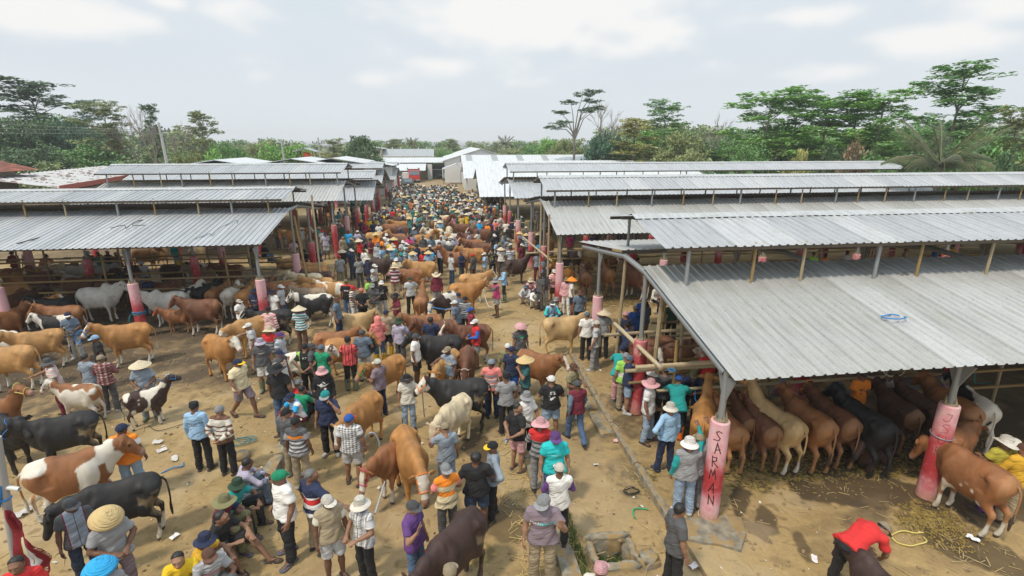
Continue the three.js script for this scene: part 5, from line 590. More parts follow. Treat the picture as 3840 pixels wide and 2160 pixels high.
{
  const t = thing('warehouse', 'broad white gabled warehouse at the end of the lane', 'warehouse'), sh = new THREE.Shape([[-0.6, 0], [-0.6, 3.9], [6.04, 5.83], [12.6, 3.9], [12.6, 0]].map((p) => new THREE.Vector2(...p))), g = new THREE.ExtrudeGeometry(sh, { depth: 0.2, bevelEnabled: false }); mesh('front_wall', g, new THREE.MeshStandardMaterial({ color: lin(0.72, 0.73, 0.74), roughness: 0.8 }), t).position.z = -95.3;
  for (const [ax, ay, bx, by] of [[-1.1, 3.78, 6.04, 5.92], [13.1, 3.78, 6.04, 5.92]]) { const L = Math.hypot(bx - ax, by - ay), m = mesh('roof', box(L, 0.1, 40), whiteRoof, t); m.position.set((ax + bx) / 2, (ay + by) / 2 + 0.05, -114.7); m.rotation.z = Math.atan2(by - ay, bx - ax); } for (const x of [-0.55, 12.5]) mesh('wall', box(0.15, 3.8, 38, x, 1.9, -114.2), whiteWall, t);
  const s = thing('shelter', 'small lean-to with a pale pitched roof in front of the warehouse', 'shelter'); const m = mesh('roof', box(2.6, 0.06, 3), whiteRoof, s); m.position.set(0.2, 3.1, -92); m.rotation.z = 0.35; const m2 = mesh('roof', box(1.4, 0.06, 3), greyRoof, s); m2.position.set(1.9, 3.05, -92); m2.rotation.z = -0.75; for (const x of [-0.8, 2.2]) mesh('post', box(0.1, 2.6, 0.1, x, 1.3, -90.7), dsteel, s);
}
{
  const t = thing('shop_building', 'cream walled building with a long grey roof at the end of the lane', 'building'); slope(t, 'roof', -13.4, -2.85, [-108.5, 4.35], [-112, 5.82], [greyRoof], 0.5, 1); slope(t, 'roof', -13.4, -2.85, [-116, 4.35], [-112, 5.82], [greyRoof], 0.5, 1); mesh('wall', box(10.2, 4.3, 7, -8.1, 2.15, -112), creamWall, t);
  mesh('tower_wall', box(2.4, 5.9, 5, -14.6, 2.95, -111.5), creamWall, t); const r = mesh('tower_roof', box(3.2, 0.1, 5.6, 0, 0, 0), whiteRoof, t); r.position.set(-14.4, 6.1, -111.4); r.rotation.z = -0.12; mesh('window', box(0.5, 0.5, 0.06, -14.4, 4.9, -108.98), mat([0.05, 0.06, 0.07], 0.3), t);
  for (const x of [-11.5, -9.8, -6.1, -4.4]) mesh('roof_vent', box(0.18, 0.45, 0.18, x, 6.0, -112), whiteWall, t);
  const s = thing('shop_row', 'low white roofed row of shops with dark open fronts facing the lane', 'building'); slope(s, 'roof', -13.5, 0.6, [-103.5, 3.3], [-108.3, 4.15], [whiteRoof], 0.5, 1); slope(s, 'roof', -12.2, -4.3, [-98.6, 2.0], [-103.3, 3.1], [whiteRoof], 0.5, 1); mesh('wall', box(12.6, 3, 0.2, -6.5, 1.5, -106.5), creamWall, s);
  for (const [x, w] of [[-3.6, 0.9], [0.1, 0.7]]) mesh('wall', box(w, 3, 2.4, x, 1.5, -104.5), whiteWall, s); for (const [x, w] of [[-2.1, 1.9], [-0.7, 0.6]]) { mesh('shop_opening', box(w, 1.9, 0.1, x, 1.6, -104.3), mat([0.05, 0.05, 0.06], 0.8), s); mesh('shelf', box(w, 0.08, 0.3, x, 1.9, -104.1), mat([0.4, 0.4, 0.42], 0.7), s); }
}
[[-24.5, -58, 4.0, 5.3, 'low white gabled roof left of the tall utility pole'], [-17.3, -60, 3.8, 5.35, 'low white gabled roof in front of the second utility pole'], [-13.3, -62, 3.7, 5.35, 'low white gabled roof beside the orange water tank'], [-10.5, -72, 3.2, 4.6, 'low white gabled roof under the round dark tree']].forEach(([x, z, w, y, l]) => { const t = thing('shed', l, 'shed'); for (const s of [1, -1]) { const m = mesh('roof', box(w, 0.06, 9), whiteRoof, t); m.position.set(x + (s * w) / 2.05, y - 0.32, z - 4.5); m.rotation.z = -s * 0.16; } mesh('wall', box(w * 1.7, y - 0.7, 8, x, (y - 0.7) / 2, z - 4.6), whiteWall, t); });
{ // rusty roof and tiled house on the left
  const t = thing('long_shed', 'long low shed with a white ribbed roof streaked with rust and a red fascia', 'shed'), A = [-33.8, 3.2, -49.2], B = [-38.9, 3.2, -72.5], C = [-49.2, 3.85, -80.7], Dd = [-43.5, 3.85, -53.2], n = 30, pos = [], idx = [], uv = [];
  for (let i = 0; i <= n; i++) { const f = i / n; for (const [o, dy] of [[-0.08, 0], [-0.07, 0.06], [0.07, 0.06], [0.08, 0]]) { const p = mix3(A, B, f + o / n), q = mix3(Dd, C, f + o / n); pos.push(p[0], p[1] + dy, p[2], q[0], q[1] + dy, q[2]); uv.push(f * 5, 0, f * 5, 1.6); } }
  for (let i = 0; i < (n + 1) * 4 - 1; i++) { const a = i * 2; idx.push(a, a + 1, a + 2, a + 1, a + 3, a + 2); } let g = new THREE.BufferGeometry(); g.setAttribute('position', new THREE.BufferAttribute(new Float32Array(pos), 3)); g.setAttribute('uv', new THREE.BufferAttribute(new Float32Array(uv), 2)); g.setIndex(idx); g = g.toNonIndexed(); g.computeVertexNormals();
  const rust = canvasTex(512, 256, (c, w, h) => { for (let y = 0; y < h; y += 2) for (let x = 0; x < w; x += 2) { const r = sstep(0.47, 0.6, fbm(x / 30, y / 16, 3, 4)) * sstep(0.35, 0.55, fbm(x / 90, y / 60, 8, 2)), k = 0.9 + 0.1 * fbm(x / 8, y / 50, 5, 3); c.fillStyle = `rgb(${lerp(205 * k, 105, r) | 0},${lerp(208 * k, 74, r) | 0},${lerp(210 * k, 62, r) | 0})`; c.fillRect(x, y, 2, 2); } }, true, true);
  mesh('roof', g, new THREE.MeshStandardMaterial({ map: rust, roughness: 0.7, side: THREE.DoubleSide }), t); const red = mat([0.33, 0.09, 0.07], 0.8); mesh('fascia', tubeBox(A, B, 0.12, 0.45), red, t); mesh('wall', tubeBox([-34.3, 1.4, -49.6], [-39.4, 1.4, -72.3], 0.15, 2.8), mat([0.3, 0.26, 0.22], 0.9), t);
  const t2 = thing('small_shed', 'white shed roof with a red fascia just behind the rusty roof', 'shed'); const m = mesh('roof', box(9, 0.08, 8), whiteRoof, t2); m.position.set(-25.5, 3.7, -55); m.rotation.set(0.1, 0.25, 0.05); mesh('fascia', tubeBox([-30, 3.1, -51.2], [-21, 3.7, -49.8], 0.12, 0.3), red, t2); mesh('wall', box(8, 3, 6, -25.5, 1.5, -55), whiteWall, t2);
  const h = thing('tiled_house', 'house with a hipped red clay tile roof at the left edge', 'house'), tt = canvasTex(256, 256, (c, w, hh) => { const r = rng(6); for (let j = 0; j < 16; j++) for (let i = 0; i < 16; i++) { const v = 0.75 + r() * 0.4; c.fillStyle = `rgb(${(150 * v) | 0},${(86 * v) | 0},${(64 * v) | 0})`; c.fillRect(i * 16, j * 16, 15, 12); c.fillStyle = `rgb(${(96 * v) | 0},44,34)`; c.fillRect(i * 16, j * 16 + 12, 16, 4); } }, true, true); tt.repeat.set(3, 2);
  const g2 = new THREE.CylinderGeometry(0.12, 0.72, 1, 4, 1, true); g2.rotateY(Math.PI / 4); g2.scale(15, 2.7, 11); const q = mesh('roof', g2, new THREE.MeshStandardMaterial({ map: tt, roughness: 0.85 }), h); q.position.set(-50, 5.7, -54); mesh('ridge', box(2.4, 0.2, 0.3, -50, 7.1, -54), mat([0.2, 0.08, 0.05], 0.9), h); mesh('wall', box(12, 4.4, 9, -50, 2.2, -54), mat([0.45, 0.4, 0.33], 0.9), h);
}
function tubeBox(a, b, w, hgt) { const L = Math.hypot(b[0] - a[0], b[1] - a[1], b[2] - a[2]), g = new THREE.BoxGeometry(w, hgt, L), m = new THREE.Matrix4().lookAt(V(...a), V(...b), V(0, 1, 0)).setPosition((a[0] + b[0]) / 2, (a[1] + b[1]) / 2, (a[2] + b[2]) / 2); return g.applyMatrix4(m); }
{ // water tank, utility poles and wires
  const t = thing('water_tank', 'bright orange water tank on a small roofed tower among white roofs', 'water tank', [-18.1, 0, -70]); for (const x of [-0.95, 0.95]) for (const z of [-0.8, 0.8]) mesh('leg', box(0.1, 6, 0.1, x, 3, z), timber, t); mesh('deck', box(2.1, 0.1, 1.9, 0, 4.75, 0), timber, t); mesh('tank', lathe([[0, 4.82], [0.45, 4.82], [0.5, 4.95], [0.5, 5.6], [0.42, 5.78], [0.15, 5.86], [0, 5.86]], 20), mat([0.75, 0.13, 0.03], 0.4), t); for (const s of [1, -1]) { const m = mesh('roof', box(1.5, 0.05, 2.4), greyRoof, t); m.position.set(s * 0.68, 6.18, 0); m.rotation.z = -s * 0.32; }
  const pole = (x, z, y, label, lean) => { const p = thing('utility_pole', label, 'utility pole', [x, 0, z]); p.rotation.z = lean; mesh('pole', new THREE.CylinderGeometry(0.11, 0.19, y, 10).translate(0, y / 2, 0), mat([0.42, 0.42, 0.41], 0.85), p); mesh('crossarm', box(2, 0.12, 0.12, 0, y - 0.9, 0), dsteel, p); for (const q of [-0.9, -0.3, 0.5, 0.9]) mesh('insulator', new THREE.CylinderGeometry(0.05, 0.07, 0.28, 6).translate(q, y - 0.7, 0), mat([0.06, 0.05, 0.05], 0.4), p); };
  pole(-30.05, -60, 9.1, 'tall leaning concrete utility pole with a crossarm among the left trees', 0.02); pole(-23.95, -80, 7.5, 'concrete utility pole standing above the low white roofs', 0.012); pole(-21.2, -90, 7.9, 'thin utility pole just behind the orange water tank', 0); pole(-17.6, -112, 8.2, 'slim distant utility pole left of the round dark tree', 0);
  [[-70, 11.2, -52, -30, 8.2, -60, 'highest overhead wire across the left trees'], [-70, 10.2, -52, -30.6, 8.1, -60, 'middle overhead wire across the left trees'], [-70, 9.0, -50, -29.4, 8.0, -60, 'lowest overhead wire across the left trees']].forEach(([a, b, c, d, e, f, l]) => tag(mesh('power_line', tube([[a, b, c], [(a + d) / 2, (b + e) / 2 - 0.5, (c + f) / 2], [d, e, f]], 0.02, 16, 4), mat([0.2, 0.2, 0.2], 0.8)), l, 'power line'));
}
// ---------------------------------------------------------------- vehicles
const tyreG = new THREE.TorusGeometry(0.3, 0.11, 10, 20).rotateY(Math.PI / 2), rimG = new THREE.CylinderGeometry(0.2, 0.2, 0.16, 14).rotateZ(Math.PI / 2), tyreM = mat([0.015, 0.015, 0.015], 0.9), rimM = mat([0.4, 0.4, 0.4], 0.4), glassM = mat([0.12, 0.16, 0.19], 0.12), lampM = mat([0.8, 0.78, 0.7], 0.2);
function side(pts, w, bev = 0.05) { const g = new THREE.ExtrudeGeometry(new THREE.Shape(pts.map((p) => new THREE.Vector2(...p))), { depth: w - bev * 2, bevelEnabled: true, bevelSize: bev, bevelThickness: bev, bevelSegments: 2 }); g.translate(0, 0, -(w - bev * 2) / 2); g.rotateY(-Math.PI / 2); return g; } // profile in (length, height), nose at +x -> +z
function vehicle(x, z, yaw, kind, col, label) {
  const truck = kind === 'truck', van = kind === 'van', car = kind === 'car', t = thing(truck ? 'cattle_truck' : van ? 'minibus' : car ? 'parked_car' : 'pickup_truck', label, truck ? 'truck' : van ? 'minibus' : car ? 'car' : 'pickup', [x, 0, z], yaw * D2R), m = mat(col, 0.35), w = truck ? 2.0 : 1.65, s = truck ? 1.35 : 1;
  const wheel = (px, pz) => { const g = new THREE.Group(); g.name = 'wheel'; t.add(g); g.position.set(px, 0.4 * s, pz); g.scale.setScalar(s); mesh('tyre', tyreG, tyreM, g); mesh('rim', rimG, rimM, g); };
  if (van) { mesh('body', side([[-2, 0.4], [-2, 1.85], [1.2, 1.85], [1.7, 1.1], [2.0, 0.95], [2.0, 0.4]], w), m, t); const ws = mesh('windscreen', box(w - 0.3, 0.72, 0.04), glassM, t); ws.position.set(0, 1.45, 1.53); ws.rotation.x = -0.6; for (const q of [-1, 1]) for (const z0 of [-1.4, -0.4, 0.6]) mesh('side_window', box(0.03, 0.5, 0.8, (q * (w + 0.01)) / 2, 1.45, z0), glassM, t); }
  else if (car) { mesh('body', side([[-2, 0.35], [-2, 0.95], [-1.3, 1.0], [-0.9, 1.45], [0.5, 1.45], [1.1, 0.98], [2, 0.85], [2, 0.35]], w), m, t); const ws = mesh('windscreen', box(w - 0.3, 0.6, 0.04), glassM, t); ws.position.set(0, 1.24, 0.87); ws.rotation.x = -0.92; }
  else { const cl = truck ? 1.6 : 1.5, top = truck ? 2.2 : 1.75, z1 = 2.3; mesh('cab', side([[z1 - cl, 0.5], [z1 - cl, top], [z1 - 0.45, top], [z1 - 0.06, top * 0.62], [z1, 0.95], [z1, 0.5]], w), m, t); const ws = mesh('windscreen', box(w - 0.28, top * 0.36, 0.04), glassM, t); ws.position.set(0, top * 0.8, z1 - 0.14); ws.rotation.x = -0.44; mesh('chassis', box(w * 0.7, 0.22, 4.4, 0, 0.55, 0), dsteel, t); mesh('bed', box(w, 0.12, 2.9, 0, 0.86, -0.85), dsteel, t);
    const bh = truck ? 1.5 : 0.55; for (const q of [-1, 1]) for (let i = 0; i < (truck ? 5 : 2); i++) mesh('side_slat', box(0.06, 0.2, 2.9, (q * w) / 2, 1.05 + (i * bh) / (truck ? 4.5 : 2), -0.85), truck ? timber : m, t); for (const q of [-1, 1]) for (const z0 of [-2.25, -0.85, 0.5]) mesh('stake', box(0.09, bh + 0.2, 0.09, (q * (w + 0.1)) / 2, 0.92 + bh / 2, z0), dsteel, t); mesh('headboard', box(w, bh, 0.06, 0, 0.92 + bh / 2, 0.6), truck ? timber : m, t); mesh('tailboard', box(w, bh * 0.6, 0.06, 0, 0.92 + bh * 0.3, -2.3), truck ? timber : m, t); }
  for (const q of [-1, 1]) { mesh('headlight', box(0.28, 0.16, 0.06, q * (w / 2 - 0.28), truck ? 0.95 : 0.78, van || car ? 2.0 : 2.31), lampM, t); wheel(q * (w / 2 - 0.1), 1.45); wheel(q * (w / 2 - 0.1), -1.35); } mesh('bumper', box(w, 0.2, 0.14, 0, 0.5, van || car ? 2.05 : 2.36), mat([0.3, 0.3, 0.3], 0.5), t); mesh('number_plate', box(0.42, 0.13, 0.02, 0, 0.52, van || car ? 2.13 : 2.44), mat([0.02, 0.02, 0.02], 0.5), t);
}
vehicle(-6.4, -97.5, 6, 'truck', [0.5, 0.035, 0.03], 'red cabbed cattle truck parked facing the crowd at the end of the lane'); vehicle(-9.6, -113, 8, 'truck', [0.07, 0.09, 0.11], 'dark cattle truck parked left behind the red truck'); vehicle(-5.0, -113.5, 4, 'truck', [0.06, 0.075, 0.08], 'dark slatted truck parked between the red truck and the minibus'); vehicle(0.0, -102.5, -4, 'truck', [0.4, 0.47, 0.52], 'blue grey truck standing alone on the bare sand of the lane'); vehicle(-1.9, -122, 2, 'van', [0.08, 0.45, 0.55], 'light blue minibus parked below the shops'); vehicle(-9.0, -97, 80, 'pickup', [0.6, 0.6, 0.6], 'white pickup parked sideways left of the red truck'); vehicle(-6.6, -84, 12, 'car', [0.03, 0.032, 0.036], 'black car nosing into the left edge of the crowd'); vehicle(2.2, -114, -10, 'pickup', [0.03, 0.03, 0.04], 'black pickup parked under the warehouse wall'); vehicle(-9.4, -89, 85, 'car', [0.55, 0.56, 0.58], 'silver car behind the black car left of the crowd'); vehicle(-2.9, -111, 0, 'car', [0.35, 0.37, 0.4], 'grey car half hidden in front of the minibus');
// ---------------------------------------------------------------- trees
const barkM = mat([0.16, 0.13, 0.1], 0.95), paleBark = mat([0.27, 0.24, 0.2], 0.95), leafM = new THREE.MeshPhysicalMaterial({ vertexColors: true, roughness: 0.75, transmission: 0.32, thickness: 0 }); leafM.name = 'leaves';
function cone(a, b, ra, rb) { const A = V(...a), d = V(...b).sub(A), L = d.length(), g = new THREE.CylinderGeometry(rb, ra, L, 7, 1, true).translate(0, L / 2, 0); g.applyQuaternion(new THREE.Quaternion().setFromUnitVectors(V(0, 1, 0), d.normalize())); g.translate(...a); return plain(g); }
class Leaves { // many small bent leaf sprays
  constructor(seed, tone) { this.r = rng(seed); this.p = []; this.c = []; this.t = tone; }
  spray(x, y, z, s, flat, k) { const r = this.r, a = r() * 6.283, el = (r() - 0.5) * (flat ? 0.7 : 2.4), ux = Math.cos(a), uz = Math.sin(a), w = s * (0.35 + r() * 0.25), dx = ux * Math.cos(el) * s, dy = Math.sin(el) * s, dz = uz * Math.cos(el) * s, tl = (r() - 0.5) * (flat ? 0.8 : 2), sx = -uz * w, sz = ux * w, sy = tl * w, P = [[x - dx, y - dy - s * 0.12, z - dz], [x + sx, y + sy + s * 0.08, z + sz], [x + dx, y + dy - s * 0.12, z + dz], [x - sx, y - sy + s * 0.08, z - sz]]; for (const i of [0, 1, 2, 0, 2, 3]) this.p.push(...P[i]); const q = k * (0.7 + r() * 0.6), h = (r() - 0.5) * 0.25; for (let i = 0; i < 6; i++) this.c.push(this.t[0] * q * (1 + h), this.t[1] * q, this.t[2] * q * (1 - h)); }
  blob(c, R, n, s, flat) { const r = this.r, cl = Math.max(3, Math.round(n / 16)); for (let i = 0; i < cl; i++) { const u = r() * 2 - 1, a = r() * 6.283, rad = Math.pow(r(), 0.42), q = Math.sqrt(1 - u * u), X = c[0] + R[0] * rad * q * Math.cos(a), Y = c[1] + R[1] * rad * u, Z = c[2] + R[2] * rad * q * Math.sin(a), k = 0.75 + r() * 0.5; for (let m = 0; m < 16; m++) this.spray(X + (r() - 0.5) * s * 4, Y + (r() - 0.5) * s * (flat ? 1.1 : 3), Z + (r() - 0.5) * s * 4, s * (0.6 + r() * 0.7), flat, k); } }
  build() { const g = new THREE.BufferGeometry(); g.setAttribute('position', new THREE.BufferAttribute(new Float32Array(this.p), 3)); g.setAttribute('color', new THREE.BufferAttribute(new Float32Array(this.c), 3)); g.computeVertexNormals(); return g; }
}
const GREEN = { deep: [0.085, 0.165, 0.06], mid: [0.17, 0.34, 0.095], bright: [0.24, 0.45, 0.1], olive: [0.27, 0.32, 0.12], yellow: [0.4, 0.4, 0.13], rust: [0.3, 0.21, 0.12], blue: [0.08, 0.19, 0.11] };
const TREES = { // each returns [height, width, trunk pieces, crown]
  broad(seed, tone) { const r = rng(seed), T = [cone([0, 0, 0], [0.2, 5, 0], 0.34, 0.22)], L = new Leaves(seed, GREEN[tone]); for (let i = 0; i < 17; i++) { const a = i * 2.4, R = 0.8 + 3.1 * Math.sqrt((i + 0.5) / 17) , y = 11.6 - 5.2 * Math.pow(R / 4, 1.6) - r() * 3.4, p = [Math.cos(a) * R, y, Math.sin(a) * R]; T.push(cone([0.2, 4 + r() * 2, 0], p, 0.13, 0.04)); L.blob(p, [1.8 + r() * 0.7, 1.35 + r() * 0.5, 1.8 + r() * 0.7], 300, 0.27); } return [13, 9.6, T, L]; },
  layered(seed, tone) { const r = rng(seed), T = [cone([0, 0, 0], [0.3, 8, 0.2], 0.3, 0.2), cone([0.3, 8, 0.2], [0.1, 15, 0], 0.2, 0.07)], L = new Leaves(seed, GREEN[tone]); for (let i = 0; i < 15; i++) { const y = 6.5 + i * 0.72 + r(), a = i * 2.5 + r(), R = (1.2 + r() * 3.2) * (y > 14 ? 0.75 : 1), p = [Math.cos(a) * R, y + 1.2, Math.sin(a) * R]; T.push(cone([0.2, y - 0.8, 0.1], p, 0.09, 0.03)); L.blob([p[0], p[1] + 0.1, p[2]], [2.3 + r(), 0.75, 2.3 + r()], 320, 0.34, true); } return [17.6, 9.5, T, L]; },
  umbrella(seed, tone) { const r = rng(seed), T = [cone([0, 0, 0], [-0.3, 11.6, 0], 0.34, 0.2)], L = new Leaves(seed, GREEN[tone]); const tops = [[-4.6, 13.2], [-3.4, 15.3], [-1.4, 17.3], [1.2, 18.8], [3.4, 19.4], [4.0, 16.2], [1.6, 15.6], [-4.4, 12.4], [3.0, 17.6]]; tops.forEach(([x, y], i) => { const z = (r() - 0.5) * 5, m = [x * 0.42 - 0.2, 11.5 + (y - 11.5) * 0.55, z * 0.4]; T.push(cone([-0.3, 11.2 - (i % 3) * 0.8, 0], m, 0.15, 0.09), cone(m, [x, y - 0.2, z], 0.09, 0.03)); L.blob([x, y, z], [2.1 + r() * 0.5, 0.45, 2.0], 320, 0.29, true); }); return [20, 12, T, L]; },
  bare(seed) { const r = rng(seed), T = []; const grow = (p, d, l, w, n) => { const e = [p[0] + d[0] * l, p[1] + d[1] * l, p[2] + d[2] * l]; T.push(cone(p, e, w, w * 0.62)); if (n) for (let i = 0; i < (n > 3 ? 3 : 4); i++) { const a = r() * 6.28, s = 0.35 + r() * 0.4; grow(n > 3 && i === 0 ? e : mix3(p, e, 0.55 + r() * 0.45), nrm([d[0] + Math.cos(a) * s, d[1] * 0.95 + 0.1, d[2] + Math.sin(a) * s]), l * (0.58 + r() * 0.16), w * 0.55, n - 1); } }; grow([0, 0, 0], [0.03, 1, 0], 5, 0.2, 4); return [12.4, 7, T, null]; },
  round(seed, tone) { const L = new Leaves(seed, GREEN[tone]), r = rng(seed); for (let i = 0; i < 70; i++) { const u = i / 69, y = 0.8 + u * 6.4, a = i * 2.4, R = 3.05 * Math.pow(Math.sin(Math.PI * (0.2 + 0.74 * u)), 0.8) * (u > 0.5 ? 1 - (u - 0.5) * 0.55 : 1); L.blob([Math.cos(a) * R * 0.84, y, Math.sin(a) * R * 0.84], [0.75, 0.62, 0.75], 110, 0.15); } return [7.7, 6.6, [cone([0, 0, 0], [0, 4, 0], 0.25, 0.12)], L]; },
  bush(seed, tone) { const r = rng(seed), L = new Leaves(seed, GREEN[tone]), T = [cone([0, 0, 0], [0.1, 2.5, 0], 0.13, 0.06)]; for (let i = 0; i < 11; i++) { const a = i * 2.4, R = 1.5 * Math.sqrt(i / 11), p = [Math.cos(a) * R, 1.4 + r() * 2.2 * (1.2 - R / 2), Math.sin(a) * R]; T.push(cone([0, 1, 0], p, 0.05, 0.02)); L.blob(p, [0.95, 0.8, 0.95], 200, 0.19); } return [4.4, 4.4, T, L]; },
};
const protoT = new Map();
function tree(kind, tone, x, z, h, wide, turn, label, cat, name, group, y = 0) {
  const key = kind + tone, vs = protoT.get(key) ?? []; protoT.set(key, vs); const vi = Math.abs(Math.round(turn * 10)) % (kind === 'round' || kind === 'umbrella' ? 1 : 2); if (!vs[vi]) { const [H, W, T, L] = TREES[kind](kind.length * 17 + tone.length * 5 + vi * 101, tone); vs[vi] = [H, W, merge(T), L && L.build()]; }
  const [H, W, tg, cg] = vs[vi], t = thing(name ?? 'tree', label, cat ?? 'tree', [x, y, z], turn, group); t.scale.set(wide / W, h / H, wide / W); mesh('trunk', tg, kind === 'bare' || kind === 'umbrella' || kind === 'layered' ? paleBark : barkM, t); if (cg) mesh('crown', cg, leafM, t); return t;
}
const frond = (len, droop, seed, leafl, n = 46) => { const r = rng(seed), p = [], c = [], at = (f) => [f * len * (1 - droop * 0.25 * f), len * (0.55 * f - droop * 0.75 * f * f), 0]; for (let i = 1; i < n; i++) for (const s of [1, -1]) { const f = i / n, a = at(f), l = leafl * Math.sin(Math.PI * (0.12 + 0.85 * f)) * (0.85 + r() * 0.3), tip = [a[0] + l * 0.45, a[1] - l * (0.35 + droop * 0.3), s * l * 0.85], b = [a[0] + 0.075, a[1] - 0.01, 0.02 * s]; for (const q of [a, b, tip]) p.push(...q); const k = 0.7 + r() * 0.5, y = r() < 0.12 ? 1.7 : 1; for (let m = 0; m < 3; m++) c.push(0.09 * k * y, 0.13 * k, 0.045 * k); } const g = new THREE.BufferGeometry(); g.setAttribute('position', new THREE.BufferAttribute(new Float32Array(p), 3)); g.setAttribute('color', new THREE.BufferAttribute(new Float32Array(c), 3)); g.computeVertexNormals(); const st = tube([0, 0.25, 0.5, 0.75, 1].map(at), 0.035, 10, 4); st.deleteAttribute('uv'); setCol(st, () => [0.2, 0.19, 0.08]); return mergeGeometries([g, st.toNonIndexed()].map((q) => { q.deleteAttribute('uv'); return q; })); };
function palm(x, z, h, len, n, label) { const t = thing('coconut_palm', label, 'palm', [x, 0, z]), G = [0, 1, 2].map((i) => frond(len, [0.25, 0.75, 1.25][i], i + 3, len * 0.26)); mesh('trunk', tube([[0, 0, 0], [0.15, h * 0.5, 0], [0, h, 0]], 0.17, 10, 8), paleBark, t); for (let i = 0; i < n; i++) { const m = mesh('frond', G[i % 3], leafM, t); m.position.set(0, h, 0); m.rotation.set(0, i * 2.4, (i % 3 === 0 ? 0.35 : 0) + 0.1 * Math.sin(i * 3)); } }
function banana(x, z, s, label) { const t = thing('banana_plant', label, 'banana plant', [x, 0, z]); const sh = new THREE.Shape(); sh.moveTo(0, 0); sh.bezierCurveTo(0.5, 0.35, 3, 0.45, 3.6, 0); sh.bezierCurveTo(3, -0.45, 0.5, -0.35, 0, 0); const g0 = new THREE.ShapeGeometry(sh, 8), p = g0.attributes.position; for (let i = 0; i < p.count; i++) { const u = p.getX(i), v = p.getY(i); p.setXYZ(i, u * 0.7, u * 0.95 - u * u * 0.21 + Math.abs(v) * 0.25, v); } g0.computeVertexNormals(); setCol(g0, (a, b, c) => (Math.abs(c) < 0.04 ? [0.2, 0.3, 0.06] : [0.085, 0.19, 0.04])); for (const [ox, oz, k] of [[0, 0, 1], [1.4, 0.4, 0.85], [-1.5, 0.3, 0.9], [0.6, -1, 0.8]]) { const st = mesh('stem', new THREE.CylinderGeometry(0.12, 0.18, 2.6, 8).translate(0, 1.3, 0), mat([0.18, 0.2, 0.08], 0.8), t); st.position.set(ox * s, 0, oz * s); st.scale.setScalar(s * k); for (let i = 0; i < 7; i++) { const m = mesh('leaf', g0, leafM, t); m.position.set(ox * s, 2.5 * s * k, oz * s); m.scale.setScalar(s * k); m.rotation.set(0, i * 0.95 + ox, 0.25 * Math.sin(i * 2.1)); } } }
tree('broad','deep',-62.6,-86.0,14.08,10.08,0.0,'large dark dense tree at the far left edge');
tree('layered','deep',-67.4,-96.6,16.19,12.93,1.7,'tall dark tree with spreading layered top at the left edge');
tree('broad','blue',-58.1,-89.1,14.19,7.24,3.4,'dark upright leafy tree standing above the red tiled roof');
tree('broad','mid',-53.4,-83.1,8.93,9.75,5.1,'round green tree hiding the end of the tiled house');
tree('bush','rust',-50.2,-86.5,6.88,4.55,0.6,'dark bush with rusty leaves right of the green tree');
tree('broad','deep',-55.2,-77.3,8.27,7.95,2.3,'dark lower tree between the tiled house and the layered tree');
tree('layered','blue',-84.8,-137.4,15.84,7.05,4.0,'thin pale layered tree behind the dark upright tree');
tree('layered','olive',-50.8,-86.1,12.56,6.20,5.7,'slender layered tree left of the bare trees');
tree('bare','none',-48.1,-87.7,12.92,5.14,1.2,'tall bare leafless tree left of the utility pole');
tree('bare','none',-34.2,-65.6,11.28,3.41,2.9,'bare tree with a dark clump just left of the utility pole');
tree('layered','deep',-34.9,-67.5,10.78,2.25,4.6,'thin tree with small dark leafy layers beside the bare trees');
tree('bare','none',-35.5,-73.9,10.09,3.37,0.1,'bare twiggy tree just right of the utility pole');
tree('layered','olive',-35.1,-80.7,10.61,5.12,1.8,'pale green layered tree right of the utility pole');
tree('broad','olive',-33.8,-72.5,7.69,3.86,3.5,'small olive tree right of the utility pole');
tree('broad','mid',-31.8,-77.7,8.60,4.15,5.2,'mid green tree below the layered pale tree');
tree('broad','mid',-31.4,-82.2,8.92,4.11,0.7,'rounded green tree left of the second utility pole');
tree('bush','bright',-27.9,-66.4,6.91,3.33,2.4,'bright yellow green bush above the second left roof');
tree('broad','olive',-27.3,-75.2,6.48,3.26,4.1,'low olive tree near the second utility pole');
tree('broad','bright',-27.3,-87.9,9.13,6.97,5.8,'bright green broad tree behind the second utility pole');
tree('broad','bright',-24.5,-88.7,7.93,5.80,1.3,'bright green tree left of the water tank');
tree('broad','olive',-39.3,-113.4,8.41,4.90,3.0,'distant olive tree between the bright green trees');
tree('layered','olive',-26.6,-127.2,7.72,5.61,4.7,'distant layered tree left of the round dark tree');
tree('broad','yellow',-32.2,-136.2,6.81,8.99,0.2,'distant yellowish tree behind the water tank');
tree('round','deep',-12.2,-77.0,8.25,6.93,1.9,'solid round dark green tree like a dome above the stalls');
tree('layered','olive',-14.9,-149.3,7.64,6.67,3.6,'distant layered tree just right of the round dark tree');
tree('broad','olive',-4.0,-134.9,7.00,6.09,5.3,'distant green tree right of the grey roofed building');
tree('layered','olive',1.5,-150.0,7.65,5.44,0.8,'distant layered tree above the warehouse');
tree('broad','yellow',5.8,-139.9,6.39,7.44,2.5,'distant yellowish tree left of the warehouse ridge');
tree('broad','mid',-0.7,-130.0,6.62,5.89,4.2,'distant mid green tree behind the shop row');
tree('broad','olive',15.6,-124.0,7.73,9.02,5.9,'distant olive tree right of the warehouse ridge');
tree('broad','mid',19.1,-113.4,8.01,6.98,1.4,'distant green tree above the white roofed halls');
tree('broad','bright',21.1,-105.9,9.19,6.52,3.1,'light green tree left of the tall umbrella tree');
tree('broad','olive',22.1,-93.4,9.63,7.21,4.8,'olive tree at the foot of the tall umbrella tree');
tree('umbrella','deep',19.8,-79.6,15.04,8.73,0.3,'tall umbrella shaped tree with flat layered top against the sky');
tree('bare','none',26.4,-83.9,14.11,7.08,2.0,'bare twiggy tree behind the umbrella tree');
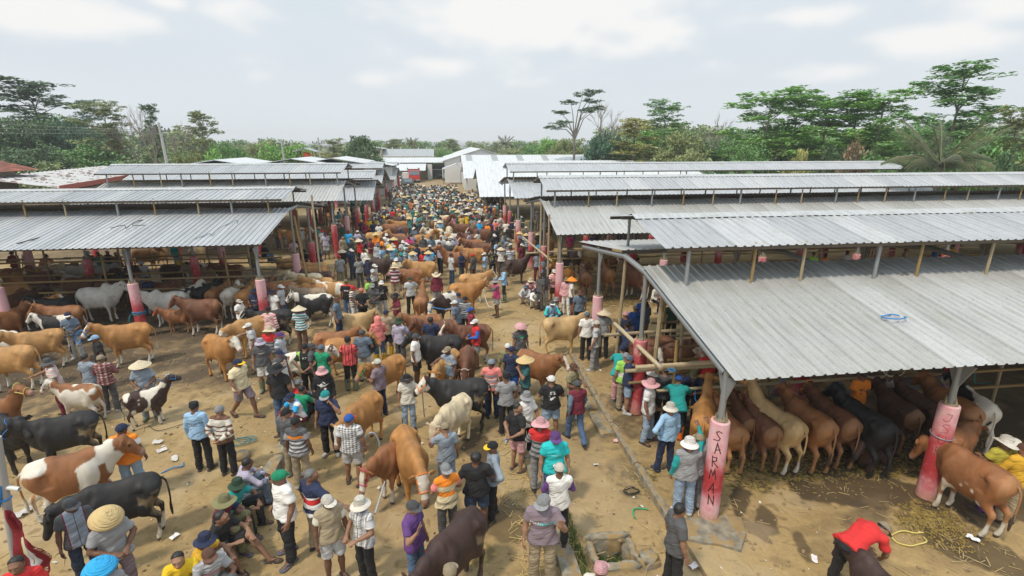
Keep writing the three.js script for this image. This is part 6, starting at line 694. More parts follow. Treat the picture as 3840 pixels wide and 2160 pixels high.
tree('broad','blue',23.0,-74.5,10.55,6.06,3.7,'dark bluish green tree right of the umbrella tree');
tree('layered','yellow',26.2,-71.3,9.94,7.24,5.4,'layered yellowish tree with drooping tiers of leaves');
tree('layered','mid',33.1,-77.2,12.33,7.23,0.9,'tall green layered tree in the middle of the right wood');
tree('broad','olive',29.7,-63.4,10.26,6.74,2.6,'broad olive tree with dull dry foliage');
tree('bare','none',39.7,-74.0,11.62,4.40,4.3,'bare leafless tree in the right wood');
tree('broad','deep',33.9,-65.8,9.11,3.93,6.0,'dark green tree below the bare tree on the right');
tree('bush','olive',26.8,-53.7,7.33,4.73,1.5,'round olive bush left of the banana plants');
tree('layered','bright',39.3,-60.3,12.72,8.88,3.2,'tall bright layered tree rising right of the banana plants');
tree('layered','mid',43.9,-62.0,12.17,7.47,4.9,'green layered tree next to the tallest bright tree');
tree('layered','bright',42.8,-55.4,11.82,8.51,0.4,'broad bright green layered tree in the right wood');
tree('layered','mid',46.5,-55.0,11.66,7.18,2.1,'mid green layered tree right of the broad bright one');
tree('layered','bright',46.9,-52.0,12.07,6.38,3.8,'bright layered tree with a tall thin tip');
tree('broad','deep',39.2,-48.0,8.14,4.76,5.5,'shaded dark tree low in the right wood');
tree('broad','mid',34.9,-56.0,8.52,4.98,1.0,'mid green tree behind the banana plants');
tree('bush','yellow',31.9,-43.6,6.72,2.70,2.7,'rounded yellow green bush beyond the third right roof');
tree('bush','rust',35.0,-41.1,6.74,3.27,4.4,'brownish flowering bush beyond the third right roof');
tree('broad','mid',40.8,-44.0,7.89,4.42,6.1,'green tree left of the coconut palm');
tree('layered','mid',45.4,-42.2,12.47,8.04,1.6,'tallest right tree with a loose feathery top');
tree('broad','mid',43.2,-38.7,10.38,6.18,3.3,'large leafy tree below the feathery top on the right');
tree('broad','deep',43.6,-41.2,9.01,4.52,5.0,'dark leafy tree behind the coconut palm');
tree('layered','olive',46.5,-37.9,9.34,3.57,0.5,'pale layered tree at the right edge');
tree('bush','bright',34.9,-30.0,6.05,2.88,2.2,'bright green bush right of the coconut palm');
tree('broad','deep',38.9,-31.4,7.21,3.01,3.9,'dark dense tree at the right edge below the pale one');
tree('bush','deep',34.2,-27.7,6.07,2.19,5.6,'dark low bush at the right edge');
tree('bush','mid',35.1,-35.6,6.07,2.43,1.1,'green bush just left of the coconut palm');
tree('broad','mid',60.1,-60.1,11.33,6.01,2.8,'hazy green tree far behind the coconut palm');
tree('broad','bright',34.3,-85.4,10.85,8.02,4.5,'bright green tree behind the layered yellowish tree');
tree('broad','mid',44.0,-76.2,10.51,7.92,6.2,'mid green broad tree behind the bare tree on the right');
tree('broad','bright',52.5,-75.5,11.40,10.37,1.7,'light green broad tree filling the gap below the tallest bright tree');
tree('broad','mid',52.8,-67.9,10.20,9.44,3.4,'soft green broad tree in the middle of the right wood');
tree('broad','bright',57.7,-66.4,10.68,9.31,5.1,'light green broad tree left of the thin tipped tree');
tree('broad','olive',59.8,-61.8,9.98,7.23,0.6,'olive broad tree behind the coconut palm on the left');
tree('broad','bright',60.8,-52.1,9.56,7.56,2.3,'bright broad tree under the feathery topped tree');
tree('broad','mid',-64.7,-95.1,13.07,12.24,4.0,'green broad tree behind the tiled house');
tree('broad','deep',-57.4,-93.8,8.88,9.76,5.7,'dark leafy tree left of the bare trees');
tree('broad','olive',-50.7,-99.9,8.02,7.75,1.2,'olive leafy tree behind the bare trees');
palm(33.5,-31.5,5.56,4.1,24,'large coconut palm with long drooping fronds beyond the second right roof');
palm(-8.5,-129.7,6.81,2.2,16,'small distant coconut palm above the grey roofed building');
palm(12.2,-109.3,6.84,2.4,16,'distant palm right of the warehouse ridge');
banana(28.3,-48.3,1.35,'clump of banana plants with broad leaves beyond the third right roof');
banana(30.9,-49.1,1.2,'smaller banana clump right of the broad leaved one');

{ // far wood, one mass behind the single trees
  const L = [new Leaves(900, [0.17, 0.29, 0.1]), new Leaves(901, [0.24, 0.3, 0.12])]; for (const l of L) for (let i = 0; i < 7; i++) l.blob([Math.cos(i * 2.4) * 2.4, 4 + (i % 3) * 1.6, Math.sin(i * 2.4) * 2.4], [2.6, 2, 2.6], 170, 0.36);
  const R = rng(55), spots = []; for (let i = 0; i < 420; i++) { const a = -75 + 160 * R(), d = 150 + R() * 110 + (Math.abs(a - 2) < 14 ? 25 : 0); spots.push([Math.sin(a * D2R) * d, -Math.cos(a * D2R) * d, (a > 18 ? 1.35 : a < -22 ? 1.25 : 0.85) * (0.75 + R() * 0.5), R() * 6.28]); } for (let i = 0; i < 90; i++) { const a = 19 + 40 * R(), d = 74 + R() * 40; spots.push([Math.sin(a * D2R) * d, -Math.cos(a * D2R) * d, 0.42 + R() * 0.4, R() * 6.28]); } for (let i = 0; i < 46; i++) { const a = -52 + 32 * R(), d = 84 + R() * 50; spots.push([Math.sin(a * D2R) * d, -Math.cos(a * D2R) * d, 0.45 + R() * 0.3, R() * 6.28]); }
  L.forEach((l, k) => { const mine = spots.filter((q, i) => i % 2 === k), m = new THREE.InstancedMesh(l.build(), leafM, mine.length); m.name = numbered('woodland'); m.castShadow = m.receiveShadow = true; mine.forEach(([x, z, s, a], i) => m.setMatrixAt(i, new THREE.Matrix4().compose(V(x, -1.2 * s, z), new THREE.Quaternion().setFromAxisAngle(V(0, 1, 0), a), V(s * 1.35, s, s * 1.35)))); scene.add(m); tag(m, k ? 'olive green mass of woodland beyond the market roofs' : 'mixed green mass of woodland beyond the market roofs', 'woodland', null, 'stuff'); });
}
// ---------------------------------------------------------------- the herd and the people
cow(-9.60,-12.88,-93,'stand','norm','ginger-pied4-face',0.781,'rwhite','piebald brown and white calf with a white face');
cow(-7.84,-12.54,112,'up','thin','choc-pied3-socks',0.707,'rblue','small dark brown and white calf with raised head');
cow(-8.55,-10.82,-62,'stand','norm','black-mud',0.93,'rblue','large black cow with muddy hindquarters at the left');
cow(-9.82,-10.97,60,'stand','norm','black',0.93,'','black cow at the left edge behind the big black one');
cow(-7.26,-9.10,112,'walk','norm','ginger-pied11-socks',1.004,'','large brown and white patched cow walking right');
cow(-5.95,-8.26,-64,'low','norm','black-mud-socks',0.949,'h','black cow with white legs and muddy rump in the foreground');
cow(-10.67,-11.82,80,'up','norm','ginger',0.93,'ryellow','chestnut cow with rope halter at the left edge');
cow(-12.83,-15.13,-84,'low','norm','tan-socks',0.977,'','tan cow cut by the left edge');
cow(-13.06,-16.56,-60,'stand','thin','tan-socks',0.93,'','thin tan cow behind the one at the left edge');
cow(-10.49,-16.57,-70,'stand','norm','orange-face',1.004,'rblue','tan cow with a white face and a white shoulder spot');
cow(-10.41,-19.42,-82,'stand','thin','ginger',0.688,'rred','ginger calf in a bright red halter');
cow(-9.40,-19.23,-88,'stand','norm','brown-socks',0.986,'h','chestnut cow with white socks left of the tan rumps');
cow(-14.06,-21.11,97,'stand','zebu','white',1.06,'','big white humped bull under the left roof');
cow(-14.02,-18.69,-84,'stand','norm','black-pied7-face',0.8,'','small black and white pied cow near the first pillar');
cow(-14.14,-19.25,-82,'stand','norm','ginger',0.93,'h','reddish tan horned cow behind the small pied cow');
cow(-15.16,-20.32,-82,'stand','norm','black',0.93,'','black cow behind the reddish horned one');
cow(-15.78,-20.47,85,'stand','norm','orange-face',0.93,'','brown cow with a white face by the first pillar');
cow(-16.91,-21.19,150,'stand','norm','dark',0.93,'','dark brown cow behind the first pillar');
cow(-17.11,-20.63,170,'stand','norm','brown',0.93,'','brown cow at the left edge under the roof');
cow(-15.92,-19.09,160,'stand','norm','ginger',0.883,'','ginger cow at the left edge beside the first pillar');
cow(-14.50,-17.26,70,'low','norm','black-pied5',0.79,'','black and white cow low at the left edge');
cow(-11.20,-20.43,-72,'stand','zebu','white',0.977,'','white humped cow tied beside the second pillar');
cow(-10.80,-21.22,160,'stand','norm','black-pied9',0.93,'','mottled black and white cow in the left stall');
cow(-10.23,-21.48,160,'stand','norm','black',0.93,'','black cow beside the mottled one in the left stall');
cow(-9.76,-21.47,165,'stand','norm','ginger',0.883,'','ginger cow between the black and the star rumped cow');
cow(-9.11,-21.26,176,'stand','norm','taupe-pied21',0.911,'','taupe cow with a white star on its rump');
cow(-8.40,-20.92,172,'stand','norm','orange',0.93,'','orange brown cow rump on beside the third pillar');
cow(-7.87,-21.38,168,'stand','norm','brown',0.93,'','brown cow half hidden by the third left pillar');
cow(-7.29,-21.63,-70,'stand','norm','ginger-face',0.93,'','ginger cow right of the third left pillar');
cow(-6.52,-23.07,-84,'stand','norm','cream-face',0.93,'','cream white cow in the row beside the stall');
cow(-6.57,-24.40,-86,'stand','norm','orange',0.93,'','orange tan cow at the back of the row beside the stall');
cow(-5.99,-23.33,-84,'stand','norm','dark',0.93,'','dark brown cow between the cream and the orange cow');
cow(-5.82,-22.20,-86,'stand','norm','tan-face',0.93,'','tan cow with white markings in the row beside the stall');
cow(-5.86,-21.32,-84,'low','norm','orange-face',0.93,'','orange tan cow with a white face in the row');
cow(-5.04,-21.43,-84,'stand','norm','tan-pied2',0.93,'','tan and white mottled cow in the row');
cow(-5.76,-20.57,-84,'stand','norm','taupe',0.93,'','greyish taupe cow behind the big pied black one');
cow(-5.31,-19.48,-82,'stand','norm','black-pied13-face',0.967,'rwhite','big black and white cow facing left beside the pillar');
cow(-7.07,-15.16,52,'stand','thin','orange-whead',0.986,'h','tan cow with a white face and small horns');
cow(-6.82,-16.94,-48,'low','norm','tan-whead',0.949,'','tan cow with a white head lowered to the left');
cow(-6.35,-17.65,-72,'stand','norm','black-mud-face',0.958,'rwhite','black cow with dung caked rump and white muzzle');
cow(-3.80,-18.44,82,'lie','norm','sand',1.069,'h','beige bull lying on the ground with head to the right');
cow(-3.76,-15.33,86,'stand','norm','ginger',0.93,'','reddish brown cow behind the one with a yellow ear tag');
cow(-3.28,-14.75,86,'stand','norm','orange',0.93,'h','orange tan cow facing the man in slate blue tee');
cow(-4.28,-13.96,95,'stand','norm','brown-pied17-face',0.883,'','brown and white pied cow behind the lime green shirt');
cow(-1.89,-13.08,-42,'stand','norm','orange',0.911,'rgreen','tan cow with a pale muzzle held by the white capped man');
cow(-0.44,-14.32,-86,'stand','norm','black',1.004,'','glossy black bull beside the man in white tee');
cow(0.57,-15.32,-80,'stand','norm','brown-face',0.949,'h','reddish brown cow with a white face behind the black bull');
cow(-1.01,-16.60,-78,'stand','norm','ginger',0.93,'','ginger brown cow in front of the navy tee');
cow(-0.47,-15.96,-80,'stand','norm','brown',0.93,'','dark ginger cow behind the navy tee');
cow(-0.21,-13.31,-25,'low','norm','tan-face',0.883,'rorange','tan cow with a white blaze facing the camera');
cow(0.35,-13.38,-6,'low','norm','brown',0.911,'rwhite','dark brown cow facing the camera beside the tan one');
cow(0.13,-11.28,-84,'stand','norm','black-whead-mud',1.004,'rorange','large black cow with a white head facing left');
cow(-0.07,-10.58,-32,'low','thin','cream',0.883,'','cream white cow lowering its head');
cow(3.63,-15.54,88,'stand','thin','sand',1.004,'','ribby sandy tan cow standing alone on the right');
cow(2.30,-12.82,46,'stand','norm','ginger-face',0.967,'h','reddish brown cow with a white blaze facing right');
cow(-1.22,-19.28,176,'up','norm','ginger',0.93,'','ginger cow standing rump to the camera');
cow(-0.31,-19.16,-38,'low','norm','choc-pied6-whead',0.93,'rblue','dark brown and white pied cow with a blue rope');
cow(0.54,-20.31,86,'stand','norm','orange',0.986,'rwhite','orange tan cow held by the man in pink raglan');
cow(0.96,-21.90,88,'stand','norm','tan-face',0.967,'H','tan cow with long pale horns');
cow(-1.41,-24.64,-86,'stand','thin','tan',0.967,'h','pale tan cow with its head to the left');
cow(-1.97,-23.38,-82,'stand','norm','ginger',0.93,'h','brownish horned cow in front of the pale tan cow');
cow(-3.74,-25.89,84,'low','norm','choc',0.93,'','dark chocolate cow facing right by the cyan shirt');
cow(-4.37,-30.59,-90,'lie','norm','cream',0.883,'','cream calf lying on the ground on the left of the herd');
cow(0.25,-26.34,-88,'up','norm','ginger',1.023,'','large ginger cow with its tail swinging to the right');
cow(1.18,-27.33,-88,'stand','norm','orange',1.004,'','orange tan cow behind the large ginger one');
cow(1.76,-29.30,-86,'stand','norm','brown',0.93,'','dark tan cow at the right side of the herd');
cow(-1.49,-28.24,-86,'stand','norm','orange-face',0.949,'','orange tan cow with a white face in mid herd');
cow(1.38,-30.54,-86,'stand','norm','ginger-face',0.93,'','ginger cow with a pale face on the right of the herd');
cow(1.37,-32.53,-84,'stand','norm','brown',0.93,'','brown cow in the rear right of the herd');
cow(2.09,-33.93,-84,'stand','norm','brown-face',0.977,'','chestnut cow with swishing pale tail on the right');
cow(2.37,-36.88,84,'up','norm','brown',1.042,'','dark red brown cow with head raised to the right');
cow(0.78,-36.85,-84,'stand','norm','brown',0.93,'','brown cow left of the dark red brown one');
cow(-0.73,-37.85,86,'up','norm','brown',1.069,'','big brown cow at the back of the herd');
cow(0.15,-40.80,86,'stand','norm','orange',0.93,'','orange brown cow at the back of the herd');
cow(-4.30,-37.08,-85,'low','norm','ginger',0.977,'','ginger cow at the rear left of the herd');
cow(-3.59,-36.44,-60,'low','norm','brown-face',0.93,'','brown cow with a white face at the rear left');
cow(-3.75,-38.83,-84,'stand','norm','orange',0.93,'','tan cow behind the rear left ginger cow');
cow(-3.96,-40.64,-84,'stand','norm','dark',0.977,'','dark brown cow at the rear left of the herd');
cow(-4.84,-33.27,86,'stand','norm','tan',1.004,'','tan cow standing side on at the left of the herd');
cow(-2.95,-31.54,-85,'stand','norm','brown',1.023,'','brown cow behind the big yellow conical hat');
cow(-3.52,-33.20,-85,'stand','norm','ginger-face',0.93,'','ginger cow left of the magenta shirt');
cow(-1.73,-32.67,85,'up','norm','orange',0.93,'','orange brown cow behind the man in dark grey');
cow(-0.89,-30.69,-85,'stand','norm','white',0.93,'','white cow behind the man with the bag strap');
cow(-0.28,-28.69,-80,'low','norm','black',0.93,'','black cow behind the lilac grey tee');
cow(-0.07,-35.63,0,'low','norm','cream',0.93,'','cream white cow facing the camera in the herd');
cow(0.36,-33.57,-80,'stand','norm','white-face',0.837,'','white calf in the middle of the herd');
cow(-1.09,-34.87,-80,'stand','norm','cream',0.93,'','cream coloured cow near the back of the herd');
cow(-4.88,-39.61,-70,'stand','norm','taupe',0.93,'','greyish cow at the left rear of the herd');
cow(-0.40,-33.17,-50,'up','norm','orange',0.883,'','orange brown cow with its head up in mid herd');
cow(-8.27,-40.47,-85,'stand','norm','tan',0.93,'','tan cow beside the left stall corner');
cow(3.27,-24.77,98,'up','norm','choc-mud',0.93,'','dark brown young bull with its head raised by the red pillar');
cow(-2.18,-10.80,-25,'low','norm','orange-whead',0.93,'','tan cow with a white face beside the phone caller');
cow(-1.25,-9.10,-38,'low','thin','ginger-face',0.883,'rpink','thin brown cow with a white blaze and pink halter');
cow(-0.95,-8.87,18,'low','thin','orange-whead',1.023,'rorange','bony tan cow with a long white face towards the camera');
cow(-0.11,-6.43,-38,'low','norm','choc-mud',0.977,'','dark brown cow with a dung spotted rump at the bottom');
cow(5.49,-9.36,150,'up','norm','orange',0.949,'','tan cow tethered left of the lettered pillar');
cow(5.89,-9.05,178,'stand','norm','ginger',0.856,'rorange','ginger cow half hidden by the lettered pillar');
cow(6.49,-9.46,172,'stand','norm','brown',0.781,'rorange','small brown calf tethered right of the lettered pillar');
cow(6.67,-9.01,176,'stand','norm','brown',0.856,'rorange','reddish brown calf next to the pale cow');
cow(6.93,-8.92,-164,'up','norm','sand-socks',0.967,'rorange','pale sandy cow with white legs in the tethered row');
cow(7.63,-8.88,-174,'stand','norm','ginger',0.986,'rblue','large brown cow right of the pale sandy one');
cow(8.30,-8.95,-178,'stand','norm','brown',0.949,'rorange','dark reddish cow in the tethered row');
cow(8.77,-8.63,-174,'stand','norm','black',1.004,'','black cow with a white belly patch in the tethered row');
cow(10.15,-9.21,175,'stand','norm','dark',0.883,'H','dark brown cow with pale horns deep in the stall');
cow(10.64,-9.07,-178,'stand','norm','dark-whead',0.93,'H','brown cow with a white poll and wide horns');
cow(11.31,-9.02,178,'stand','norm','ginger',0.977,'','tan brown cow behind the second pillar of the right stall');
cow(11.93,-9.08,165,'stand','norm','black-pied15',0.949,'','black and white cow on the far right of the stall');
cow(10.35,-7.99,110,'low','norm','ginger',0.883,'','brown cow turned sideways behind the second pillar');
cow(9.43,-6.84,-172,'low','norm','ginger-belly-socks',0.977,'','large chestnut cow with pale legs at the right of the stall floor');
cow(5.94,-5.08,178,'low','norm','choc-mud',0.744,'','dark muddy calf under the bending man');
cow(9.12,-8.69,-60,'lie','norm','dark',0.837,'','dark cow lying between the legs of the tethered row');
cow(5.24,-22.43,-60,'up','norm','orange',0.93,'','tan cow beside the pink pillar of the second right stall');
cow(6.18,-22.07,172,'turnr','norm','brown',0.977,'','chestnut cow rump on with its head turned right');
cow(7.44,-22.59,178,'stand','norm','ginger',0.93,'','tan rumped cow at the rail of the second right stall');
cow(8.50,-21.65,-150,'up','norm','brown-face',1.042,'','big reddish bull at the rail of the second right stall');
cow(5.71,-25.52,-80,'stand','norm','black',0.883,'','black cow across the rail in the second right stall');
cow(6.82,-26.65,5,'stand','norm','choc-whead',0.93,'','dark cow with a pale face looking over the rail');
cow(7.45,-26.43,40,'stand','norm','sand',0.93,'','sandy cow behind the rail in the second right stall');
cow(7.96,-26.22,30,'stand','norm','taupe',0.93,'','taupe cow behind the rail in the second right stall');
cow(8.57,-25.58,10,'stand','norm','brown-face',0.883,'','chestnut cow with a white face behind the rail');
cow(6.17,-30.61,178,'stand','norm','ginger',0.93,'','ginger cow behind the bamboo at the second right stall');
cow(5.54,-13.13,10,'stand','norm','brown-whead',0.883,'','brown cow with a broad white forehead in the bamboo corner');
cow(6.09,-13.08,60,'stand','norm','brown',0.93,'','dark red cow behind the bamboo corner');
cow(6.49,-13.12,25,'stand','norm','brown-whead',0.93,'rorange','brown cow with a white face and orange rope in the corner');
cow(-20.62,-25.82,80,'stand','norm','ginger',0.93,'','ginger back in the crowded left pen nearest the edge');
cow(-19.54,-25.05,85,'stand','norm','orange-face',0.93,'','tan cow with a pale face in the crowded left pen');
cow(-18.88,-24.76,70,'stand','norm','brown',0.93,'','brown back in the crowded left pen behind the poles');
cow(-18.63,-25.15,-80,'stand','norm','ginger-pied8',0.93,'','ginger and white back in the crowded left pen');
cow(-19.39,-26.11,80,'stand','norm','cream',0.93,'','cream back in the crowded left pen');
cow(-17.99,-26.05,85,'stand','zebu','white',0.93,'','whitish zebu with a hump behind the rails');
cow(-16.86,-25.80,85,'stand','zebu','grey',0.93,'','pale grey zebu back behind the rails');
cow(-16.41,-23.58,80,'stand','norm','brown',0.93,'','chestnut back just behind the white bull');
cow(-16.12,-23.83,-80,'stand','norm','grey',0.93,'','grey cow head on behind the rails');
cow(-15.58,-25.19,80,'stand','norm','dark',0.93,'','dark brown back left of the second pillar');
cow(-15.51,-23.95,80,'stand','norm','black',0.93,'','black back behind the white bull');
cow(-14.55,-22.71,85,'stand','norm','brown',0.93,'','reddish back above the white bull');
cow(-12.38,-22.26,80,'stand','norm','brown',0.93,'','brown back right of the second pillar');
cow(-13.48,-25.60,80,'stand','norm','dark',0.93,'','dark cow beyond the yellow shirted man');
cow(-11.89,-25.18,-80,'stand','norm','taupe',0.93,'','taupe cow behind the rails under the left roof');
cow(-11.24,-25.33,-80,'stand','norm','black-pied12',0.93,'','pied cow behind the rails under the left roof');
cow(-10.71,-25.26,-80,'stand','norm','brown',0.93,'','brown cow behind the rails right of the pied one');
cow(-18.53,-22.68,80,'stand','norm','tan',0.93,'','tan back behind the lowest rail at the left edge');
cow(-18.96,-26.40,80,'stand','norm','taupe',0.93,'','greyish back at the rear of the left pen');
cow(-17.08,-30.02,90,'stand','norm','orange',0.93,'','orange tan cow standing beyond the left stall rails');
cow(-16.54,-30.42,175,'stand','norm','tan',0.93,'','tan cow rump on beyond the left stall rails');
cow(-14.48,-30.32,170,'stand','norm','sand',0.93,'','pale cow rump on at the back of the left stall');
cow(-10.30,-35.05,88,'stand','norm','orange-face',1.042,'','large orange tan cow in the gap beside the left stall');
cow(-8.99,-35.60,90,'stand','norm','ginger',0.93,'','ginger cow behind the pink pillar beside the left stall');
cow(-9.59,-29.80,-85,'lie','norm','tan',0.744,'','tan calf lying by the left stall corner');
cow(-6.76,-25.29,-86,'stand','norm','tan',0.93,'','tan back below the maroon tee');

person(-10.38,-13.34,-60,'reach',-10,1.0,1.0,'pinkwhite','S','maroon','T','bucket:dgrey','sandal','man in pale striped polo and grey bucket hat behind the piebald calf');
person(-9.70,-13.53,165,'around',0,1.0,1.0,'bluegrey','S','slate','S','none','sandal','bareheaded man in grey blue polo with his arm round a friend');
person(-9.24,-13.40,190,'fold',0,1.0,1.0,'plaid','L','dgrey','T','cap:khaki','shoe','man in brown plaid shirt and khaki cap, hugged by a friend');
person(-7.99,-12.86,20,'hold',0,1.0,1.0,'bluegrey','S','bluegrey','T','cone:palestraw','boot','man in pale conical straw hat holding a blue rope');
person(-5.58,-12.70,60,'walk',30,1.0,1.12,'cream','S','mauve','S','cap:navy:yellow','sandal','stout man in cream tee and navy yellow cap walking right');
person(-5.60,-10.42,180,'stand',0,1.0,1.0,'#bio','L','black','T','peci:black','sandal','man in light blue printed long sleeved shirt and black fez');
person(-5.00,-10.20,170,'behind',0,1.0,1.0,'#sweater','L','black','T','beanie:grey','sandal','man in brown and cream striped sweater and striped beanie');
person(-6.61,-9.67,190,'side~',0,1.0,1.1,'#orange','S','ljeans','T','cap:navy','none','man in orange and white raglan shirt pushing the brown white cow');
person(-6.07,-7.43,40,'relax',25,1.0,1.0,'#hemd','S','djeans','T','cap:dgrey','shoe','old man in grey shirt with maroon stripes and grey cap');
person(-5.33,-7.05,50,'count',0,1.0,1.1,'grey','S','mauve','T','bowl:straw','sandal','man in grey tee and yellow bowl hat counting money');
person(-4.80,-6.04,20,'stand',0,1.0,1.0,'grey','S','black','T','bowl:sky','sandal','person under a bright blue bowl hat at the bottom edge');
person(-5.96,-6.25,20,'stand',0,1.0,1.0,'red','S','black','T','none','sandal','dark haired person behind the torn red banner');
person(-4.25,-8.98,120,'sit',20,1.0,1.0,'lilac','L','slate','T','none','sandal','man in pale lilac hooded sweatshirt sitting on the left kerb',undefined,-0.02);
person(-4.19,-8.41,80,'sit',10,1.0,1.0,'#patch','S','black','T','bucket:dgreen','sandal','man in colourful patterned shirt and green bucket hat seated');
person(-4.24,-7.96,85,'sit',0,1.0,1.0,'#seatedred','S','olive','T','wide:olive','bsandal','seated man in maroon navy shirt and wide olive hat');
person(-4.10,-7.63,70,'sitleg',15,1.0,1.1,'black','S','black','S','none','sandal','seated bareheaded man in black tee with one leg stretched out');
person(-4.17,-7.02,95,'sit',0,1.0,1.0,'mustard','S','white','S','bucket:navy','sandal','seated person in mustard shirt and navy bucket hat');
person(-3.91,-6.83,40,'sit',0,1.0,1.0,'#greyorange','S','dgrey','T','cap:brown','sandal','seated man in grey shirt with red sleeves and brown cap');
person(-4.28,-6.83,20,'sit',0,1.0,1.0,'yellow','S','navy','T','none','sandal','smiling bareheaded man in yellow shirt looking up');
person(-2.98,-7.65,-50,'relax',-15,1.05,1.18,'white','S','black','T','band:green','bsandal','stout man in white tee and green headscarf');
person(-2.51,-7.70,140,'side',-40,1.0,1.12,'#navyred','S','khaki','T','ghair','sandal','grey haired man in navy red and white striped polo pointing right');
person(-2.08,-7.02,25,'stand',20,1.0,1.0,'#tan','S','lgrey','S','cap:offwhite','sandal','smiling man in tan tee and cream cap by the bottom edge');
person(-1.55,-6.90,-40,'hold',-30,1.0,1.0,'#greystripe','S','black','T','bucket:offwhite','sandal','man in pale striped shirt and white bucket hat holding a stick');
person(-0.74,-6.72,60,'wave',10,1.0,1.0,'purple','S','jeans','T','cap:dgrey','sandal','man in purple shirt and dark cap raising one hand');
person(-0.22,-7.60,200,'hold',0,1.0,1.0,'#orangecream','S','dgrey','T','back:grey','sandal','man in orange and cream striped shirt beside the white faced cow');
person(-0.23,-8.93,195,'phone~',0,1.0,1.0,'bluegrey','S','ljeans','T','cap:khaki','shoe','man in grey blue tee and beige cap facing the cream cow');
person(0.32,-7.86,178,'hold',0,1.0,1.18,'black','S','djeans','S','none','sandal','broad bareheaded man in black tee seen from behind');
person(-2.20,-9.49,172,'relax',0,1.0,1.1,'#gingham','S','lgrey','S','cap:blue:red','sandal','man in checked shirt, grey shorts and blue red cap');
person(-2.92,-10.64,-5,'phone~',0,1.0,1.08,'navy','S','black','T','cap:teal:grey','shoe','man in navy tee and teal cap talking on a phone');
person(-3.29,-11.92,8,'stand',0,1.0,1.0,'#eagle','L','black','T','bucket:pink','shoe','moustached man in black long sleeves with white eagle print');
person(-3.26,-9.51,172,'stand',0,1.0,1.0,'#orangeband','S','khaki','T','cap:black:cream','shoe','man in grey striped tee with an orange chest band');
person(-3.57,-9.91,150,'stand',0,1.0,1.0,'dgrey','L','khaki','T','cap:black','shoe','man in dark grey long sleeves standing behind the orange banded tee');
person(-3.82,-11.56,-50,'sit',0,1.0,1.0,'#jersey','S','maroon','T','cap:navy','sandal','man in light blue jersey and navy cap sitting on the kerb',undefined,0.12);
person(-3.86,-11.71,160,'sit',0,1.0,1.0,'green','S','black','T','none','sandal','seated person in plain green shirt beside the blue jersey',undefined,0.1);
person(-4.00,-11.95,170,'sit',0,1.0,1.0,'#redgreyrows','L','black','T','cap:grey','sandal','seated person in maroon striped top and grey cap',undefined,0.15);
person(-4.37,-12.01,168,'stand',0,1.05,1.15,'black','S','jeans','T','cowboy:black','shoe','heavy man in black tee and black cowboy hat');
person(-4.70,-13.20,60,'smoke',0,1.0,1.0,'#bwjersey','S','dgrey','T','cap:navy','sandal','man in white and black jersey and navy cap, hand to mouth');
person(-4.12,-13.54,175,'behind',0,1.0,1.06,'#neon','S','black','T','cap:black','shoe','man in black and lime green work shirt seen from behind');
person(-3.65,-13.41,160,'hold',0,1.0,1.0,'#greenblack','S','black','T','cap:slate:white','shoe','man in bright green and black shirt seen from behind');
person(-3.96,-13.57,95,'stand',0,1.0,1.0,'dgrey','S','black','T','cap:dgrey','shoe','man in dark cap peering past the lime green work shirt');
person(-3.03,-13.89,180,'hold',0,1.0,1.0,'#redstripe','S','black','T','peci:black','boot','man in red striped shirt, black fez and rubber boots');
person(-2.72,-14.46,170,'hold',0,1.0,1.08,'slate','S','lgrey','T','cap:dgrey','sandal','man in slate blue tee and dark cap holding a brown cow');
person(-2.42,-15.65,200,'hold',0,1.0,1.0,'salmon','L','jeans','T','hood:salmon','yboot','person in a salmon pink hooded sweatshirt');
person(-2.23,-16.24,170,'hold',0,1.0,1.0,'khaki','S','black','S','cap:navy','yboot','man in beige polo, black shorts and yellow boots');
person(-1.73,-15.36,150,'smoke',0,1.0,1.0,'lilac','L','dgrey','T','bucket:dgreen','shoe','man with black backpack and dark green hat');
person(-1.97,-12.25,-125,'hold~',0,1.0,1.0,'mauve','S','navy','T','cap:offwhite','sandal','man in grey mauve tee and white cap leading a tan cow');
person(-1.13,-13.94,75,'stand',20,1.0,1.0,'white','S','black','S','cap:dgrey','sandal','man in white tee and black shorts beside the black bull');
person(-1.19,-11.48,5,'side~',0,0.93,1.0,'offwhite','S','ljeans','T','wide:black','bboot','boy in pale shirt, small black hat and rubber boots');
person(-0.12,-12.89,-60,'reach',0,1.0,1.0,'#yelblue','S','khaki','T','cap:khaki','sandal','man in blue tee with yellow bands and tan cap at a cow');
person(0.94,-11.87,175,'smoke~',0,1.0,1.08,'#orangegrey','S','navy','T','cap:bluegrey','sandal','man in orange and grey striped polo and pale blue cap');
person(-0.73,-15.37,178,'hold',0,1.0,1.1,'navy','S','black','T','none','sandal','bareheaded man in plain navy tee among the brown cows');
person(0.13,-17.03,-120,'reach',0,1.0,1.0,'slate','S','jeans','T','cap:white','sandal','man in slate tee and white cap holding the pied cow');
person(0.23,-17.99,200,'stand',0,1.0,1.0,'slate','S','dgrey','T','cap:navy:white','sandal','man in dark slate tee and navy cap behind the white cap');
person(0.45,-17.48,-15,'stand',-25,1.0,1.0,'#greyrows','S','black','T','back:black','sandal','man in black and grey striped tee and black cap');
person(0.61,-16.22,-90,'stand',0,1.0,1.0,'#flannel','L','black','T','cap:blue','sandal','man in red and navy checked shirt and blue cap');
person(0.70,-15.00,-75,'hold',-10,1.0,1.0,'#redblue','L','grey','S','cap:white','sandal','man in red shirt with blue sleeves and white cap');
person(2.05,-14.39,15,'stand',0,1.0,1.0,'#print','S','dteal','S','bowl:pink','sandal','man in dark printed tee and pinkish straw hat');
person(1.48,-12.87,160,'stand',0,1.0,1.0,'olive','L','khaki','T','cap:white','shoe','man in olive jacket and white cap beside the navy polo');
